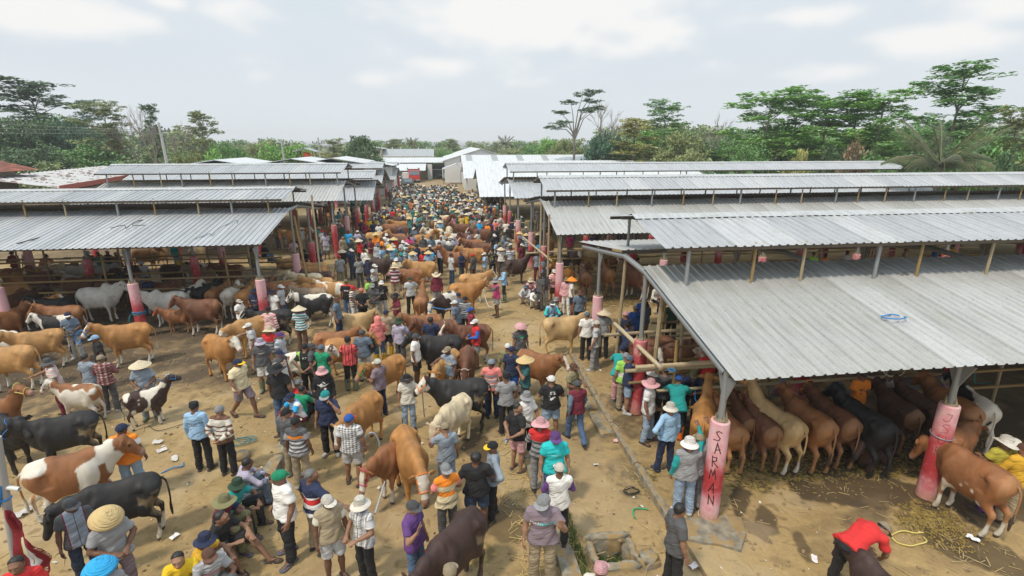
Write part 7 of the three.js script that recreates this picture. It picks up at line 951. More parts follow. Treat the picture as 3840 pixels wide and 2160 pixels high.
person(1.56,-12.64,150,'stand',0,1.0,1.0,'navy','S','blue','S','cap:navy','sandal','man in navy polo and blue shorts near the conical hat');
person(1.84,-11.96,-80,'smoke~',-20,1.0,1.0,'dteal','S','dgrey','T','cone:straw','sandal','smoker in dark teal shirt and yellow conical hat');
person(1.23,-11.02,182,'hold',0,1.0,1.0,'grey','S','black','T','peci:black','sandal','man in grey tee, black fez and black trousers');
person(1.57,-10.01,25,'hold',0,1.0,1.0,'white','S','black','T','bucket:grey','sandal','man in white polo and grey bucket hat looking down');
person(1.30,-9.52,130,'behind',-60,1.0,1.0,'black','S','pink','S','none','sandal','young bareheaded man in black tee and pinkish grey shorts');
person(2.29,-10.73,178,'hold',0,1.0,1.15,'#backprint','S','ljeans','S','cap:white','sandal','broad man in black printed tee and white cap seen from behind');
person(2.97,-11.39,50,'hold',0,1.0,1.0,'#khakistripe','S','black','T','cap:brown','shoe','old man in khaki striped shirt and brown cap');
person(2.85,-10.42,190,'walk',0,1.0,1.0,'#maroonblue','L','jeans','T','cap:dgrey','sandal','man in maroon raglan shirt with blue sleeves walking away');
person(1.64,-8.65,165,'hold',0,1.0,1.0,'#redgreyrows','L','grey','T','wide:pink','sandal','man in wide pale hat standing on the middle kerb strip',undefined,0.13);
person(1.86,-8.28,0,'stand',0,1.03,1.1,'#chest','S','jeans','T','cap:purple','sandal','smiling man in teal tee and purple cap');
person(1.71,-7.19,178,'hold',0,1.0,1.0,'#purplewhite','L','black','T','cap:offwhite','sandal','man in white shirt with purple sleeves on the middle kerb',undefined,0.12);
person(1.31,-6.56,-10,'wave~',-15,1.02,1.18,'#pal','S','khaki','T','cap:grey','sandal','man in mauve printed tee and grey cap waving one hand');
person(0.66,-8.17,-90,'hip',-10,1.0,1.0,'bluegrey','L','black','T','cap:black:yellow','sandal','man in pale grey shirt and black cap with yellow brim edge');
person(3.34,-6.09,95,'stand',25,1.03,1.0,'dgrey','S','black','T','none','sandal','bareheaded man in dark grey tee by the bottom edge');
person(6.06,-5.67,100,'bend',0,1.0,1.1,'red','S','black','T','cap:khaki','sandal','man in red tee bending over the dark calf');
person(4.26,-7.64,172,'up',0,1.0,1.08,'#tealgrey','L','ljeans','T','bucket:white','shoe','man in grey raglan with teal sleeves and white hat leaning on the pillar');
person(4.52,-7.77,170,'up',0,1.0,1.0,'grey','S','grey','T','cap:khaki','sandal','man in khaki cap with one hand on the lettered pillar');
person(4.46,-8.92,-170,'hip',0,1.0,1.0,'lblue','L','navy','T','bucket:offwhite','nshoe','man in light blue shirt and cream bucket hat, hand on hip');
person(4.47,-10.05,55,'relax',0,1.0,1.06,'#polostripe','S','ljeans','T','wide:pink','sandal','man in pale striped polo and wide pinkish hat');
person(4.46,-11.42,75,'up',15,1.0,1.0,'navy','S','ljeans','S','cap:slate','shoe','man in navy tee and denim shorts reaching up to the bamboo');
person(4.45,-12.05,150,'lean',0,1.0,1.0,'teal','S','pink','T','cap:navy:red','bsandal','man in teal shirt and navy cap leaning at the bamboo corner');
person(4.43,-11.58,170,'stand',0,1.0,1.0,'#hivis','S','khaki','T','cap:grey','sandal','man in yellow green vest and grey cap hidden by the navy tee');
person(4.65,-10.50,60,'stand',0,1.0,1.0,'purple','L','slate','S','cap:white','sandal','person in purple long sleeves and white cap behind the wide hat');
person(5.21,-10.12,160,'lean',0,1.0,1.1,'teal','S','djeans','T','cap:blue','oboot','man in blue green tee, blue cap and orange boots at the rail');
person(5.86,-10.72,-25,'lean',0,1.0,1.0,'navy','S','navy','T','cap:olive','sandal','man in navy tee and olive cap leaning on the rail');
person(6.71,-11.56,180,'stand',0,1.0,1.12,'red','S','black','T','none','sandal','person in plain red shirt half hidden under the nearest roof');
person(10.12,-6.96,172,'hold',0,1.0,1.06,'yolive','S','purple','T','cowboy:offwhite','bsandal','man in yellow shirt and white cowboy hat at the right edge');
person(10.21,-6.72,172,'hold',0,1.0,1.0,'mustard','L','khaki','T','cap:brown','sandal','person in mustard sleeves cut by the right edge');
person(9.68,-9.85,180,'stand',0,1.0,1.0,'#orangeprint','S','black','T','none','sandal','person in orange printed shirt beyond the tethered cattle');
person(5.10,-10.66,170,'stand',0,1.0,1.0,'dgrey','S','black','T','none','sandal','dark shirted person behind the lashed bamboo upright');
person(4.29,-14.88,172,'stand',0,1.0,1.0,'white','S','black','T','cap:slate','sandal','man in white tee and black sarong beside the ribby tan cow');
person(4.39,-14.08,-120,'relax',-20,1.0,1.06,'#greystripe','S','grey','T','cap:offwhite','shoe','old man in grey striped shirt and cream cap');
person(4.89,-14.97,170,'stand',0,1.0,1.0,'grey','S','black','T','cone:palestraw','sandal','man in grey shirt and conical hat behind a red pillar');
person(5.54,-14.77,178,'stand',0,1.0,1.1,'navy','S','black','T','cap:pink','sandal','man in dark navy tee and pinkish cap seen from behind');
person(6.76,-16.13,200,'hold',0,1.0,1.0,'slate','L','khaki','T','none','shoe','man in slate blue hooded jacket seen from behind');
person(6.85,-16.60,170,'stand',0,1.0,1.0,'blue','L','jeans','T','cap:dgrey','shoe','person in bright blue jacket behind the slate hooded jacket');
person(6.23,-15.70,175,'stand',0,1.0,1.0,'blue','L','black','T','cap:grey','shoe','man in deep blue shirt and grey cap by the bamboo upright');
person(8.41,-19.18,25,'rail',0,1.0,1.0,'offwhite','L','black','T','none','shoe','man in white shirt perched on a bamboo rail',undefined,-0.3);
person(7.73,-16.04,160,'stand',0,1.0,1.0,'dgreen','S','black','T','none','sandal','man in dark green shirt with a white rope on his shoulder');
person(5.28,-13.81,170,'lean',0,1.0,1.0,'navy','L','black','T','cap:black','shoe','man in navy jacket with white side stripe stooping');
person(4.79,-17.75,0,'stand',0,1.0,1.0,'slate','S','black','T','cap:brown','sandal','man in slate polo and brown cap beside the pink pillar');
person(4.73,-19.70,-30,'relax',0,1.0,1.0,'pink','L','white','T','cap:olive','shoe','man in pink shirt and white trousers by the pink pillar');
person(4.92,-19.64,90,'stand',0,1.0,1.0,'white','S','navy','S','cone:orange','sandal','person in white shirt and orange conical hat');
person(3.65,-17.52,0,'sit',0,1.0,1.0,'#cyanwhite','L','navy','T','cap:dgrey:white','sandal','seated man in cyan and pale blue jersey',undefined,0.3);
person(4.12,-18.39,-40,'sit',0,1.0,1.0,'khaki','S','brown','T','cap:grey','sandal','seated man in beige shirt behind the cyan jersey',undefined,0.15);
person(3.61,-20.80,0,'squat',0,1.0,1.0,'white','L','white','T','cap:navy','sandal','squatting man in white clothes and navy cap');
person(3.30,-21.41,-25,'squat',0,1.0,1.0,'lgrey','L','lgrey','T','cap:slate','sandal','squatting man in grey clothes and slate cap');
person(3.68,-22.43,-15,'squat',0,1.0,1.0,'pink','L','brown','T','bucket:palestraw','sandal','squatting man in straw hat behind the grey squatter');
person(3.98,-20.76,-10,'stand',0,1.0,1.0,'dgrey','L','lgrey','T','cap:black','sandal','man in dark grey sweater and black cap beside the squatters');
person(3.77,-20.45,-60,'stand',0,1.0,1.0,'dgrey','S','dgrey','T','none','sandal','bareheaded person in dark clothes beside the grey sweater');
person(4.49,-21.13,15,'fold',0,1.0,1.0,'#redrows','S','brown','S','cap:white','sandal','man in red and pink striped tee and white cap');
person(4.41,-24.93,10,'stand',0,1.0,1.0,'bluegrey','S','maroon','T','cap:brown','shoe','man in pale blue polo and maroon trousers');
person(4.57,-23.63,20,'smoke',0,1.0,1.0,'slate','S','dgrey','T','none','sandal','man in slate tee raising his arm by the pole');
person(5.12,-24.73,10,'phone',0,1.0,1.0,'yellow','S','black','T','none','sandal','man in yellow shirt with a hand behind his head');
person(2.18,-26.03,178,'stand',0,1.0,1.0,'#batik','S','black','T','cap:black','shoe','man in dark leaf patterned shirt seen from behind');
person(2.35,-21.83,-95,'hold',0,1.0,1.0,'lblue','L','black','T','cap:dgrey','boot','man in light blue long sleeves and green rubber boots');
person(1.83,-19.87,-75,'reach~',0,1.0,1.0,'#redgrey','L','grey','S','bucket:grey','sandal','man in pink and dark raglan holding the horned cow');
person(-0.66,-21.16,-5,'stand',0,1.0,1.0,'maroon','L','grey','T','cowboy:palestraw','shoe','man in maroon long sleeves and straw cowboy hat');
person(-1.75,-20.56,25,'hip',0,1.0,1.06,'lgrey','S','black','T','band:dgreen','sandal','man in pale grey tee and green headscarf');
person(-2.07,-18.18,-60,'hold',0,1.0,1.0,'maroon','S','khaki','T','cowboy:black','sandal','man in maroon tee and black cowboy hat');
person(-2.60,-22.79,178,'hold',0,1.0,1.06,'#multirows','S','khaki','T','wide:palestraw','sandal','man in multicoloured striped tee and straw hat');
person(-2.85,-20.13,5,'stand',0,1.0,1.0,'#skull','S','lgrey','T','cap:white','sandal','man in black skull print tee and white cap');
person(-3.13,-19.71,-10,'hold',0,1.0,1.0,'dgrey','S','khaki','T','cap:grey','sandal','man in dark grey tee and grey cap in the chatting group');
person(-3.48,-19.11,15,'hold',0,1.0,1.0,'black','S','black','T','band:salmon','sandal','man in black tee with an orange cloth over his head');
person(-3.89,-19.49,80,'count',0,1.0,1.0,'#blackrows','S','white','T','cap:red','sandal','man in brown and white striped tee and red cap');
person(-4.31,-20.48,178,'stand',0,1.0,1.0,'#redcollar','S','jeans','T','cap:olive','sandal','man in black tee with white back print and olive cap');
person(-4.18,-17.97,80,'stand',0,1.0,1.0,'slate','S','navy','T','cap:brown','sandal','man in slate tee and brown cap near the pied cow');
person(-3.44,-20.65,75,'stand',0,1.0,1.0,'#hivis','S','khaki','T','cap:navy','sandal','man in yellow white shirt and navy cap in the group');
person(-3.59,-23.15,60,'reach',0,1.0,1.0,'#greystripe','S','dgrey','T','cap:white','sandal','man in pale striped shirt reaching for the tan cow');
person(-2.65,-24.34,-10,'stand',0,1.0,1.0,'cream','S','khaki','T','cap:white','sandal','man in cream shirt and white cap between the tan cows');
person(-3.19,-27.88,5,'hold',0,1.0,1.0,'cyan','S','black','T','wide:palestraw','sandal','man in cyan shirt and pale straw hat');
person(-1.15,-25.69,178,'hold',0,1.0,1.0,'lblue','S','grey','T','cone:straw','sandal','man in light blue shirt and conical hat behind a tan cow');
person(-2.52,-28.23,60,'reach',0,1.0,1.0,'#tealrows','S','grey','T','cap:white','sandal','man in teal grey striped tee reaching to a cow');
person(-2.55,-25.58,30,'stand',0,1.0,1.0,'slate','S','grey','T','cap:teal','sandal','man in slate green tee and green cap by the cows');
person(-1.65,-30.33,0,'stand',0,1.0,1.0,'dgrey','L','dgrey','T','cap:dgrey','sandal','man in dark grey long sleeves among the middle cattle');
person(-1.15,-30.07,0,'stand',0,1.0,1.0,'slate','S','grey','T','cap:navy','sandal','man in blue shirt with a bag strap across his chest');
person(-0.04,-29.51,10,'stand',0,1.0,1.0,'white','S','grey','T','cap:grey','sandal','man in white tee and grey cap among the middle cattle');
person(0.23,-29.70,-10,'stand',0,1.0,1.0,'lilac','S','grey','T','cap:grey','sandal','man in lilac grey tee and grey cap among the cattle');
person(-2.48,-30.43,-10,'fold',0,1.0,1.0,'magenta','S','dgrey','T','cap:maroon','sandal','man in magenta shirt and dark red cap');
person(-3.58,-29.55,20,'stand',0,1.0,1.0,'lgrey','S','grey','T','cap:white','sandal','man in grey and white tee right of the tan cow');
person(-3.94,-31.48,10,'reach',0,1.0,1.0,'white','S','grey','T','cap:white','sandal','man in white tee and white cap above the cyan shirt');
person(-3.33,-29.90,30,'stand',0,1.0,1.0,'red','S','grey','T','cone:straw','sandal','man in red shirt under a big yellow conical hat');
person(-6.47,-32.81,178,'stand',0,1.0,1.1,'sky','S','jeans','T','none','sandal','bareheaded man in vivid blue tee seen from behind');
person(-5.81,-30.08,70,'stand',0,1.0,1.0,'dgrey','S','brown','T','cap:khaki','shoe','man in dark tee, brown trousers and beige cap');
person(-6.43,-30.75,50,'relax',0,1.0,1.0,'khaki','L','dgreen','T','none','shoe','man in pale green uniform shirt and dark green trousers');
person(-5.88,-32.70,160,'walk',0,1.0,1.0,'lilac','S','slate','T','cap:white','bboot','man in lilac shirt and camouflage trousers');
person(-7.73,-32.04,10,'stand',0,1.0,1.0,'lilac','S','lgrey','S','cap:navy','sandal','man in lilac grey tee and grey shorts beside a pink pillar');
person(-8.20,-33.35,10,'stand',0,1.0,1.0,'white','S','grey','T','cap:red','sandal','man in white tee and red cap behind the lilac tee');
person(-7.51,-40.72,5,'stand',0,1.0,1.0,'dgrey','L','grey','T','hood:dgrey','sandal','person in dark hooded jacket at the left stall corner');
person(-7.69,-36.37,20,'stand',0,1.0,1.0,'grey','S','grey','T','cap:offwhite','sandal','man in grey shirt and pale cap left of the lane');
person(-7.34,-35.31,40,'stand',0,1.0,1.0,'dgreen','S','grey','T','cap:pink','sandal','man in dark green shirt and pinkish cap left of the lane');
person(-7.34,-36.72,-10,'stand',0,1.0,1.0,'red','S','grey','T','cap:white','sandal','man in red shirt and white cap left of the lane');
person(-6.40,-37.53,20,'stand',0,1.0,1.0,'navy','S','grey','T','cap:yellow','sandal','man in navy shirt and yellow cap left of the lane');
person(-5.99,-36.47,0,'hold',0,1.0,1.0,'#flannel','L','navy','T','cap:red','sandal','man in dark checked shirt and red cap left of the lane');
person(-5.94,-38.11,10,'stand',0,1.0,1.0,'yellow','L','maroon','T','cap:khaki','sandal','man in yellow and red jacket left of the lane');
person(-5.34,-39.14,0,'stand',0,1.0,1.0,'navy','L','black','T','cap:dgrey','sandal','man in navy long sleeves at the edge of the herd');
person(-4.92,-35.61,178,'stand',0,1.0,1.0,'#pinktop','S','grey','T','cap:grey','sandal','man in grey tee with pink print at the herd edge');
person(-5.22,-17.01,172,'smoke',0,1.0,1.0,'#tealrows','S','brown','T','cone:palestraw','sandal','man in teal striped tee and conical hat, hand to his mouth');
person(-6.25,-17.06,185,'reach~',0,1.0,1.0,'#pinkstripe','L','grey','T','cap:black','sandal','man in red and white striped long sleeves leaning on a cow');
person(-6.24,-15.53,-75,'reach',0,1.0,1.0,'lgrey','S','grey','T','cap:white','sandal','man in grey polo and white cap grabbing the tan cow');
person(-5.49,-14.10,15,'stand',0,1.0,1.0,'#whitetext','S','white','S','bucket:lilac','boot','man in charcoal tee, white shorts and green boots');
person(-5.57,-15.08,172,'stand',0,1.0,1.0,'#redgreyrows','S','khaki','T','wide:palestraw','sandal','man in red and grey striped tee and pale wide hat');
person(-5.11,-14.58,80,'stand',0,1.0,1.0,'#bluestripe','S','grey','T','cap:purple','sandal','man in blue striped shirt and purple cap');
person(-7.56,-19.55,-5,'hold',0,1.0,1.0,'#omega','S','black','T','cap:navy','sandal','man in dark navy script print tee behind the black cow');
person(-6.82,-19.32,-25,'smoke',0,1.0,1.0,'white','S','grey','T','cap:navy','sandal','man in white and dark shirt with a hand at his chin');
person(-6.73,-19.99,80,'stand',0,1.0,1.0,'lgrey','S','jeans','T','cap:white','sandal','tall man in grey polo and white cap by the third left pillar');
person(-7.87,-18.82,70,'hold',0,0.88,1.0,'white','S','grey','T','cap:offwhite','sandal','boy in white tee and cream cap near the cattle');
person(-12.60,-17.32,15,'hold',0,1.0,1.0,'#tick','S','lgrey','T','cap:navy:white','shoe','man in blue tee and navy cap holding a looped blue rope');
person(-10.34,-14.99,-50,'relax',-15,1.0,1.0,'black','S','ljeans','T','cap:lblue','sandal','man in black tee and light blue cap before the tan cow');
person(-13.07,-25.55,170,'rail',0,1.0,1.0,'yellow','S','grey','T','none','sandal','man in bright yellow shirt sitting on a bamboo rail');
person(-10.64,-28.14,20,'rail',0,1.0,1.0,'olive','L','khaki','T','cap:black','sandal','man in olive brown jacket sitting on the rail by the corner post',undefined,-0.1);
person(-10.45,-29.20,150,'rail',0,1.0,1.0,'black','L','jeans','T','beanie:black','sandal','man in black printed sweatshirt sitting at the stall corner',undefined,-0.1);
person(-8.19,-27.51,0,'fold',0,1.0,1.0,'maroon','S','black','T','cap:brown','sandal','man in maroon tee standing behind the tan cattle');
person(-7.65,-26.92,0,'fold',0,1.0,1.0,'black','S','black','T','wide:black','sandal','man in black tee and black hat with folded arms');
person(-7.20,-27.72,10,'stand',0,0.85,1.0,'pink','S','jeans','T','cap:navy','sandal','boy in pink tee and navy cap by a pink pillar');
person(-9.03,-29.90,30,'stand',0,1.0,1.0,'pink','S','grey','T','cap:maroon','sandal','person in faded pink shirt behind the big tan cow');
person(-7.06,-27.22,170,'stand',0,1.0,1.0,'navy','S','black','T','cap:navy','sandal','person in navy top behind the boy in pink');
person(-18.61,-27.89,10,'stand',0,1.0,1.0,'maroon','S','grey','T','bucket:lgrey','sandal','man in maroon polo and grey hat beyond the zebu backs');
person(-17.96,-27.60,60,'stand',0,1.0,1.0,'teal','S','black','T','none','sandal','man in teal polo beyond the zebu backs');
person(-22.49,-28.36,10,'fold',0,1.0,1.0,'#flannel','L','black','T','cap:navy','sandal','man in dark plaid shirt under the left roof edge');
person(-22.16,-28.77,5,'stand',0,1.0,1.0,'#pinktop','L','grey','T','none','sandal','man in white shirt with pink bars under the left roof');
person(-20.75,-27.87,70,'lean',0,1.0,1.0,'salmon','S','grey','T','cap:black','sandal','man in salmon top and black cap bending over the cattle');
person(-17.73,-27.95,170,'stand',0,1.0,1.0,'navy','L','black','T','cap:lgrey','sandal','person in navy jacket and grey cap beyond the zebu');
person(-17.00,-27.40,178,'stand',0,1.0,1.0,'brown','S','black','T','beanie:lgrey','sandal','man in brown plaid shirt and grey cap beyond the zebu');
person(-15.43,-29.89,170,'stand',0,1.0,1.0,'teal','S','lblue','T','none','sandal','person in green tee and pale blue sarong in the left stall');
person(-14.59,-25.15,20,'stand',0,1.0,1.0,'lgrey','S','grey','T','bucket:lgrey','sandal','person in grey shirt and grey hat behind the second pillar');
person(-12.64,-21.96,60,'stand',0,1.0,1.0,'navy','S','grey','T','cap:navy','sandal','person in navy cap beside the second left pillar');
person(-10.43,-27.42,170,'stand',0,1.0,1.0,'olive','S','grey','T','none','sandal','person in olive shirt behind the third left pillar');
person(-10.44,-25.66,10,'squat',0,1.0,1.0,'slate','S','grey','T','none','sandal','man in slate shirt crouching behind the left rails');
person(9.45,-24.45,170,'stand',0,1.0,1.0,'black','S','grey','T','cap:dgrey','sandal','person in black tee seen through the gap by the gusset');
person(18.39,-23.02,150,'stand',0,1.0,1.0,'lime','S','grey','T','none','sandal','person in lime shirt glimpsed between the near right roofs');
person(18.89,-22.74,150,'lean',0,1.0,1.0,'orange','S','grey','T','none','sandal','person in orange shirt glimpsed between the near right roofs');
person(20.42,-23.19,-30,'stand',0,1.0,1.0,'lgrey','S','grey','T','cap:maroon','sandal','person in grey top and dark red cap between the right roofs');
person(24.03,-23.41,60,'stand',0,1.0,1.0,'khaki','S','grey','T','none','sandal','person in pale khaki shirt glimpsed between the near right roofs');
person(25.91,-23.51,60,'stand',0,1.0,1.0,'blue','S','grey','T','none','sandal','person in blue shirt glimpsed between the near right roofs');
person(27.33,-23.88,170,'stand',0,1.0,1.0,'mustard','S','black','T','none','sandal','person in mustard shirt glimpsed between the near right roofs');
person(7.32,-29.90,178,'stand',0,1.0,1.0,'magenta','S','grey','T','none','sandal','person in magenta shirt under the second right roof');
person(8.69,-29.59,178,'stand',0,1.0,1.0,'purple','S','black','T','none','sandal','person in dark purple tee under the second right roof');
person(5.00,-41.36,170,'stand',0,1.0,1.0,'lime','S','grey','T','none','sandal','person in lime green tee beside the second right stall');
person(3.38,-46.31,0,'stand',0,1.0,1.0,'orange','S','grey','T','cap:dgrey','sandal','person in bright orange tee under the pale hall roof');
person(1.73,-42.31,178,'stand',0,1.0,1.0,'lgrey','L','grey','T','none','sandal','person in pale grey sweatshirt at the back of the crowd');
person(2.07,-40.17,178,'stand',0,1.0,1.0,'red','S','grey','T','none','sandal','person in plain red tee right of the pale sweatshirt');
person(3.28,-41.07,-60,'stand',0,1.0,1.0,'navy','L','black','T','none','sandal','person in dark navy jacket beside the red tee');
person(3.07,-42.09,170,'stand',0,1.0,1.0,'#bwjersey','S','grey','T','cap:offwhite','sandal','person in white and navy top near the dark jacket');
person(0.60,-41.53,150,'around',0,1.0,1.0,'teal','S','grey','T','cone:straw','sandal','person in turquoise shirt and yellow straw hat in the crowd');
person(4.23,-41.69,100,'stand',0,1.0,1.0,'olive','S','grey','T','cap:offwhite','sandal','person in olive shirt and pale cap beside a red pillar');
person(3.30,-36.33,170,'stand',0,1.0,1.0,'salmon','L','grey','T','cap:lgrey','sandal','person in dusty pink shirt and grey cap beside the herd');
person(3.05,-32.99,160,'stand',0,1.0,1.0,'black','S','black','T','none','sandal','bareheaded person in black tee right of the herd');
person(3.38,-34.02,-30,'stand',0,1.0,1.0,'#batik','S','grey','T','cap:grey','sandal','person in mottled shirt and grey cap right of the herd');
person(4.01,-35.67,160,'stand',0,1.0,1.0,'white','S','black','T','none','sandal','bareheaded person in white tee in the right hand crowd');
person(3.94,-33.37,170,'stand',0,1.0,1.0,'black','S','khaki','T','cap:dgreen','sandal','person in black tee and green cap in the right hand crowd');
person(4.61,-37.37,150,'stand',0,1.0,1.0,'navy','L','black','T','hood:navy','sandal','person in navy hooded top in the right hand crowd');
person(4.32,-30.92,100,'stand',0,1.0,1.0,'white','S','grey','T','cone:straw','sandal','person in white tee and slanting straw hat by the pale pillar');
person(5.03,-32.89,150,'stand',0,1.0,1.0,'dgrey','S','black','T','cap:white','sandal','person in dark tee and white cap by the pale pillar');
person(4.64,-30.26,178,'stand',0,1.0,1.0,'#bluerows','S','grey','T','cone:straw','sandal','person in blue barred tee and straw hat by the red pillar');
person(4.07,-29.29,60,'stand',0,1.0,1.0,'brown','S','brown','T','cap:slate','sandal','person in brown shirt and slate cap left of the red pillar');
person(4.20,-29.43,20,'stand',0,1.0,1.0,'grey','S','grey','T','cap:grey','sandal','person in grey tee and grey cap left of the red pillar');
person(3.91,-27.12,40,'stand',20,1.0,1.0,'maroon','S','grey','T','cap:white','sandal','person in maroon top and white cap near the dark bull');
person(3.23,-29.69,20,'stand',0,1.0,1.0,'slate','S','black','T','cap:dgrey','sandal','person in slate tee and dark cap right of the brown cow');
person(3.37,-28.98,20,'stand',0,1.0,1.0,'#greyrows','S','dgrey','T','cap:grey','sandal','person in striped tee and grey cap right of the brown cow');
person(2.72,-27.49,170,'stand',0,1.0,1.0,'dgrey','S','brown','T','wide:olive','sandal','person in dark grey shirt and olive hat right of the herd');
person(3.19,-26.36,178,'stand',0,1.0,1.0,'#bluerows','S','khaki','T','cap:dgreen','sandal','person in blue white striped tee and green cap');
person(5.47,-30.61,10,'stand',0,1.0,1.0,'black','S','black','T','wide:palestraw','sandal','person in black shirt and pale hat in the stall corner');
person(5.28,-29.18,170,'stand',0,0.8,1.0,'sky','S','grey','T','none','sandal','person in sky blue tee crouched by the red pillar');
person(1.83,-5.18,150,'stand',0,1.0,1.0,'offwhite','S','khaki','T','cap:pink','sandal','person in pinkish white cap beside the drain at the bottom edge');
person(-0.16,-5.39,170,'stand',0,1.0,1.0,'olive','S','black','T','cap:khaki','sandal','person in pale green cap below the dark cow at the bottom');

{ // the packed crowd and its animals farther down the lane
  const R = rng(2024), pick = (a) => a[Math.floor(R() * a.length)], SC = [['white', 'white'], ['white', 'white'], ['offwhite', 'off-white'], ['black', 'black'], ['black', 'black'], ['navy', 'navy blue'], ['navy', 'navy blue'], ['dgrey', 'dark grey'], ['grey', 'grey'], ['lgrey', 'pale grey'], ['red', 'red'], ['maroon', 'maroon'], ['sky', 'bright blue'], ['lblue', 'light blue'], ['slate', 'slate blue'], ['teal', 'teal'], ['cream', 'cream'], ['orange', 'orange'], ['pink', 'pink'], ['olive', 'olive'], ['yellow', 'yellow'], ['brown', 'brown'], ['lilac', 'lilac']], HC = [['cone:straw', 'a conical straw hat'], ['cap:dgrey', 'a dark cap'], ['cap:slate', 'a slate cap'], ['cone:palestraw', 'a pale conical hat'], ['cap:white', 'a white cap'], ['cap:white', 'a white cap'], ['cap:black', 'a black cap'], ['cap:navy', 'a navy cap'], ['cap:grey', 'a grey cap'], ['peci:black', 'a black fez'], ['none', 'no hat'], ['none', 'no hat'], ['bucket:offwhite', 'a pale bucket hat'], ['cap:red', 'a red cap']];
  const spots = [], free = (x, z, d) => stood.every(([a, b, c]) => (a - x) ** 2 + (b - z) ** 2 > c * c) && spots.every(([a, b]) => (a - x) ** 2 + (b - z) ** 2 > d * d), seen = new Map();
  const place = (z0, z1, d) => { for (let k = 0; k < 60; k++) { const z = lerp(z0, z1, R()), x = lerp(-5.9, z < -55 ? 2.2 : 3.4, R()) + (z < -60 ? -1.2 : 0); if (free(x, z, d)) { spots.push([x, z]); return [x, z]; } } return null; };
  const zone = ([x, z]) => (z > -34 ? 'herd side' : z > -40 ? 'near' : z > -46 ? 'middle' : 'far') + ' ' + (x < -2.9 ? 'left part' : x < 0.4 ? 'centre' : 'right part');
  for (let i = 0; i < 15; i++) { const p = place(-36, -70, 2.6); if (!p) continue; const coat = pick(['black-pied3', 'black-pied8', 'black', 'choc', 'brown', 'white', 'cream', 'dark', 'black-pied5', 'taupe']), w = { 'black-pied3': 'black and white', 'black-pied8': 'black and white', 'black-pied5': 'black and white', choc: 'dark brown', dark: 'dark brown', brown: 'brown', black: 'black', white: 'white', cream: 'cream', taupe: 'greyish' }[coat]; const yw = pick([88, -86, 80, -75, 95]); cow(p[0], p[1], yw, 'stand', 'norm', coat, 0.9, '', w + ' cow facing ' + (yw > 0 ? 'right' : 'left') + ' in the ' + zone(p) + ' of the packed crowd', 'cattle in the far crowd'); }
  for (let i = 0; i < 76; i++) {
    const p = i < 44 ? place(-24.5, -34, 0.5) : place(-33.5, -46, 0.5); if (!p) continue; const s = pick(SC), h = pick(HC), bits = pick(['stand', 'stand', 'hold', 'fold', 'relax', 'behind']);
    person(p[0], p[1], Math.round(R() * 360 - 180), bits, 0, +(0.94 + R() * 0.1).toFixed(2), 1, s[0], R() < 0.3 ? 'L' : 'S', pick(['black', 'dgrey', 'khaki', 'djeans', 'brown']), 'T', h[0], 'none', `person in ${s[1]} and ${h[1]}, ${zone(p)} of packed crowd`, 'people in the packed crowd');
  }
  // beyond these nobody can be told apart
  const g = new THREE.Group(); g.name = 'crowd'; scene.add(g); tag(g, 'dense distant crowd of buyers and sellers filling the end of the lane', 'crowd', null, 'stuff');
  const M = new THREE.MeshStandardMaterial({ vertexColors: true, roughness: 0.9 }), variants = []; for (let k = 0; k < 20; k++) { const s = PAL[pick(SC)[0]].map((q, i, a) => lerp(q, (a[0] + a[1] + a[2]) / 3, 0.3) * 0.85), h = ['none', 'cap:white', 'cap:black', 'cone:straw', 'cap:navy', 'none', 'cap:grey', 'peci:black', 'cap:lgrey', 'cap:dgrey', 'cone:palestraw', 'none', 'cap:maroon', 'cap:slate', 'none', 'bucket:lgrey', 'cap:black', 'cap:khaki', 'none', 'cap:dgrey'][k].split(':'), t = PAL[pick(['black', 'dgrey', 'khaki', 'djeans'])], pose = pick(['stand', 'hold', 'relax']), hm = headMatrix(joints(pose), 0), col = (q, c) => { q = q.clone(); q.deleteAttribute('uv'); return setCol(q, () => c); }; const parts = [col(bodyGeo(pose, 0, 1), [0.2, 0.1, 0.06]), col(shirtGeo(pose, 'S', 1), s), col(trouserGeo(pose, 'T', 1), t), col(HAIR[1], [0.012, 0.011, 0.011]).applyMatrix4(hm)]; if (HATS[h[0]]) for (const q of HATS[h[0]]) parts.push(col(q, PAL[h[1]]).applyMatrix4(hm)); variants.push(mergeGeometries(parts.map((q) => q.toNonIndexed()))); }
  const lists = variants.map(() => []); for (let i = 0; i < 400; i++) { const p = i < 130 ? place(-37, -55, 0.45) : place(-48, -70, 0.48); if (p) lists[i % 20].push(p); } for (let i = 0; i < 60; i++) lists[i % 20].push([lerp(2.2, 5.5, R()), lerp(-62, -45, R())]); for (let i = 0; i < 36; i++) lists[i % 20].push([lerp(-6.8, -12, R()), lerp(-34, -56, R())]); for (let i = 0; i < 26; i++) lists[i % 20].push([lerp(4.8, 14, R()), lerp(-33.5, -42, R())]);
  lists.forEach((l, k) => { const m = new THREE.InstancedMesh(variants[k], M, l.length); m.name = 'crowd_people'; m.castShadow = m.receiveShadow = true; l.forEach(([x, z], i) => m.setMatrixAt(i, new THREE.Matrix4().compose(V(x, 0, z), new THREE.Quaternion().setFromAxisAngle(V(0, 1, 0), R() * 6.28), V(1, 0.94 + R() * 0.1, 1)))); g.add(m); });
}
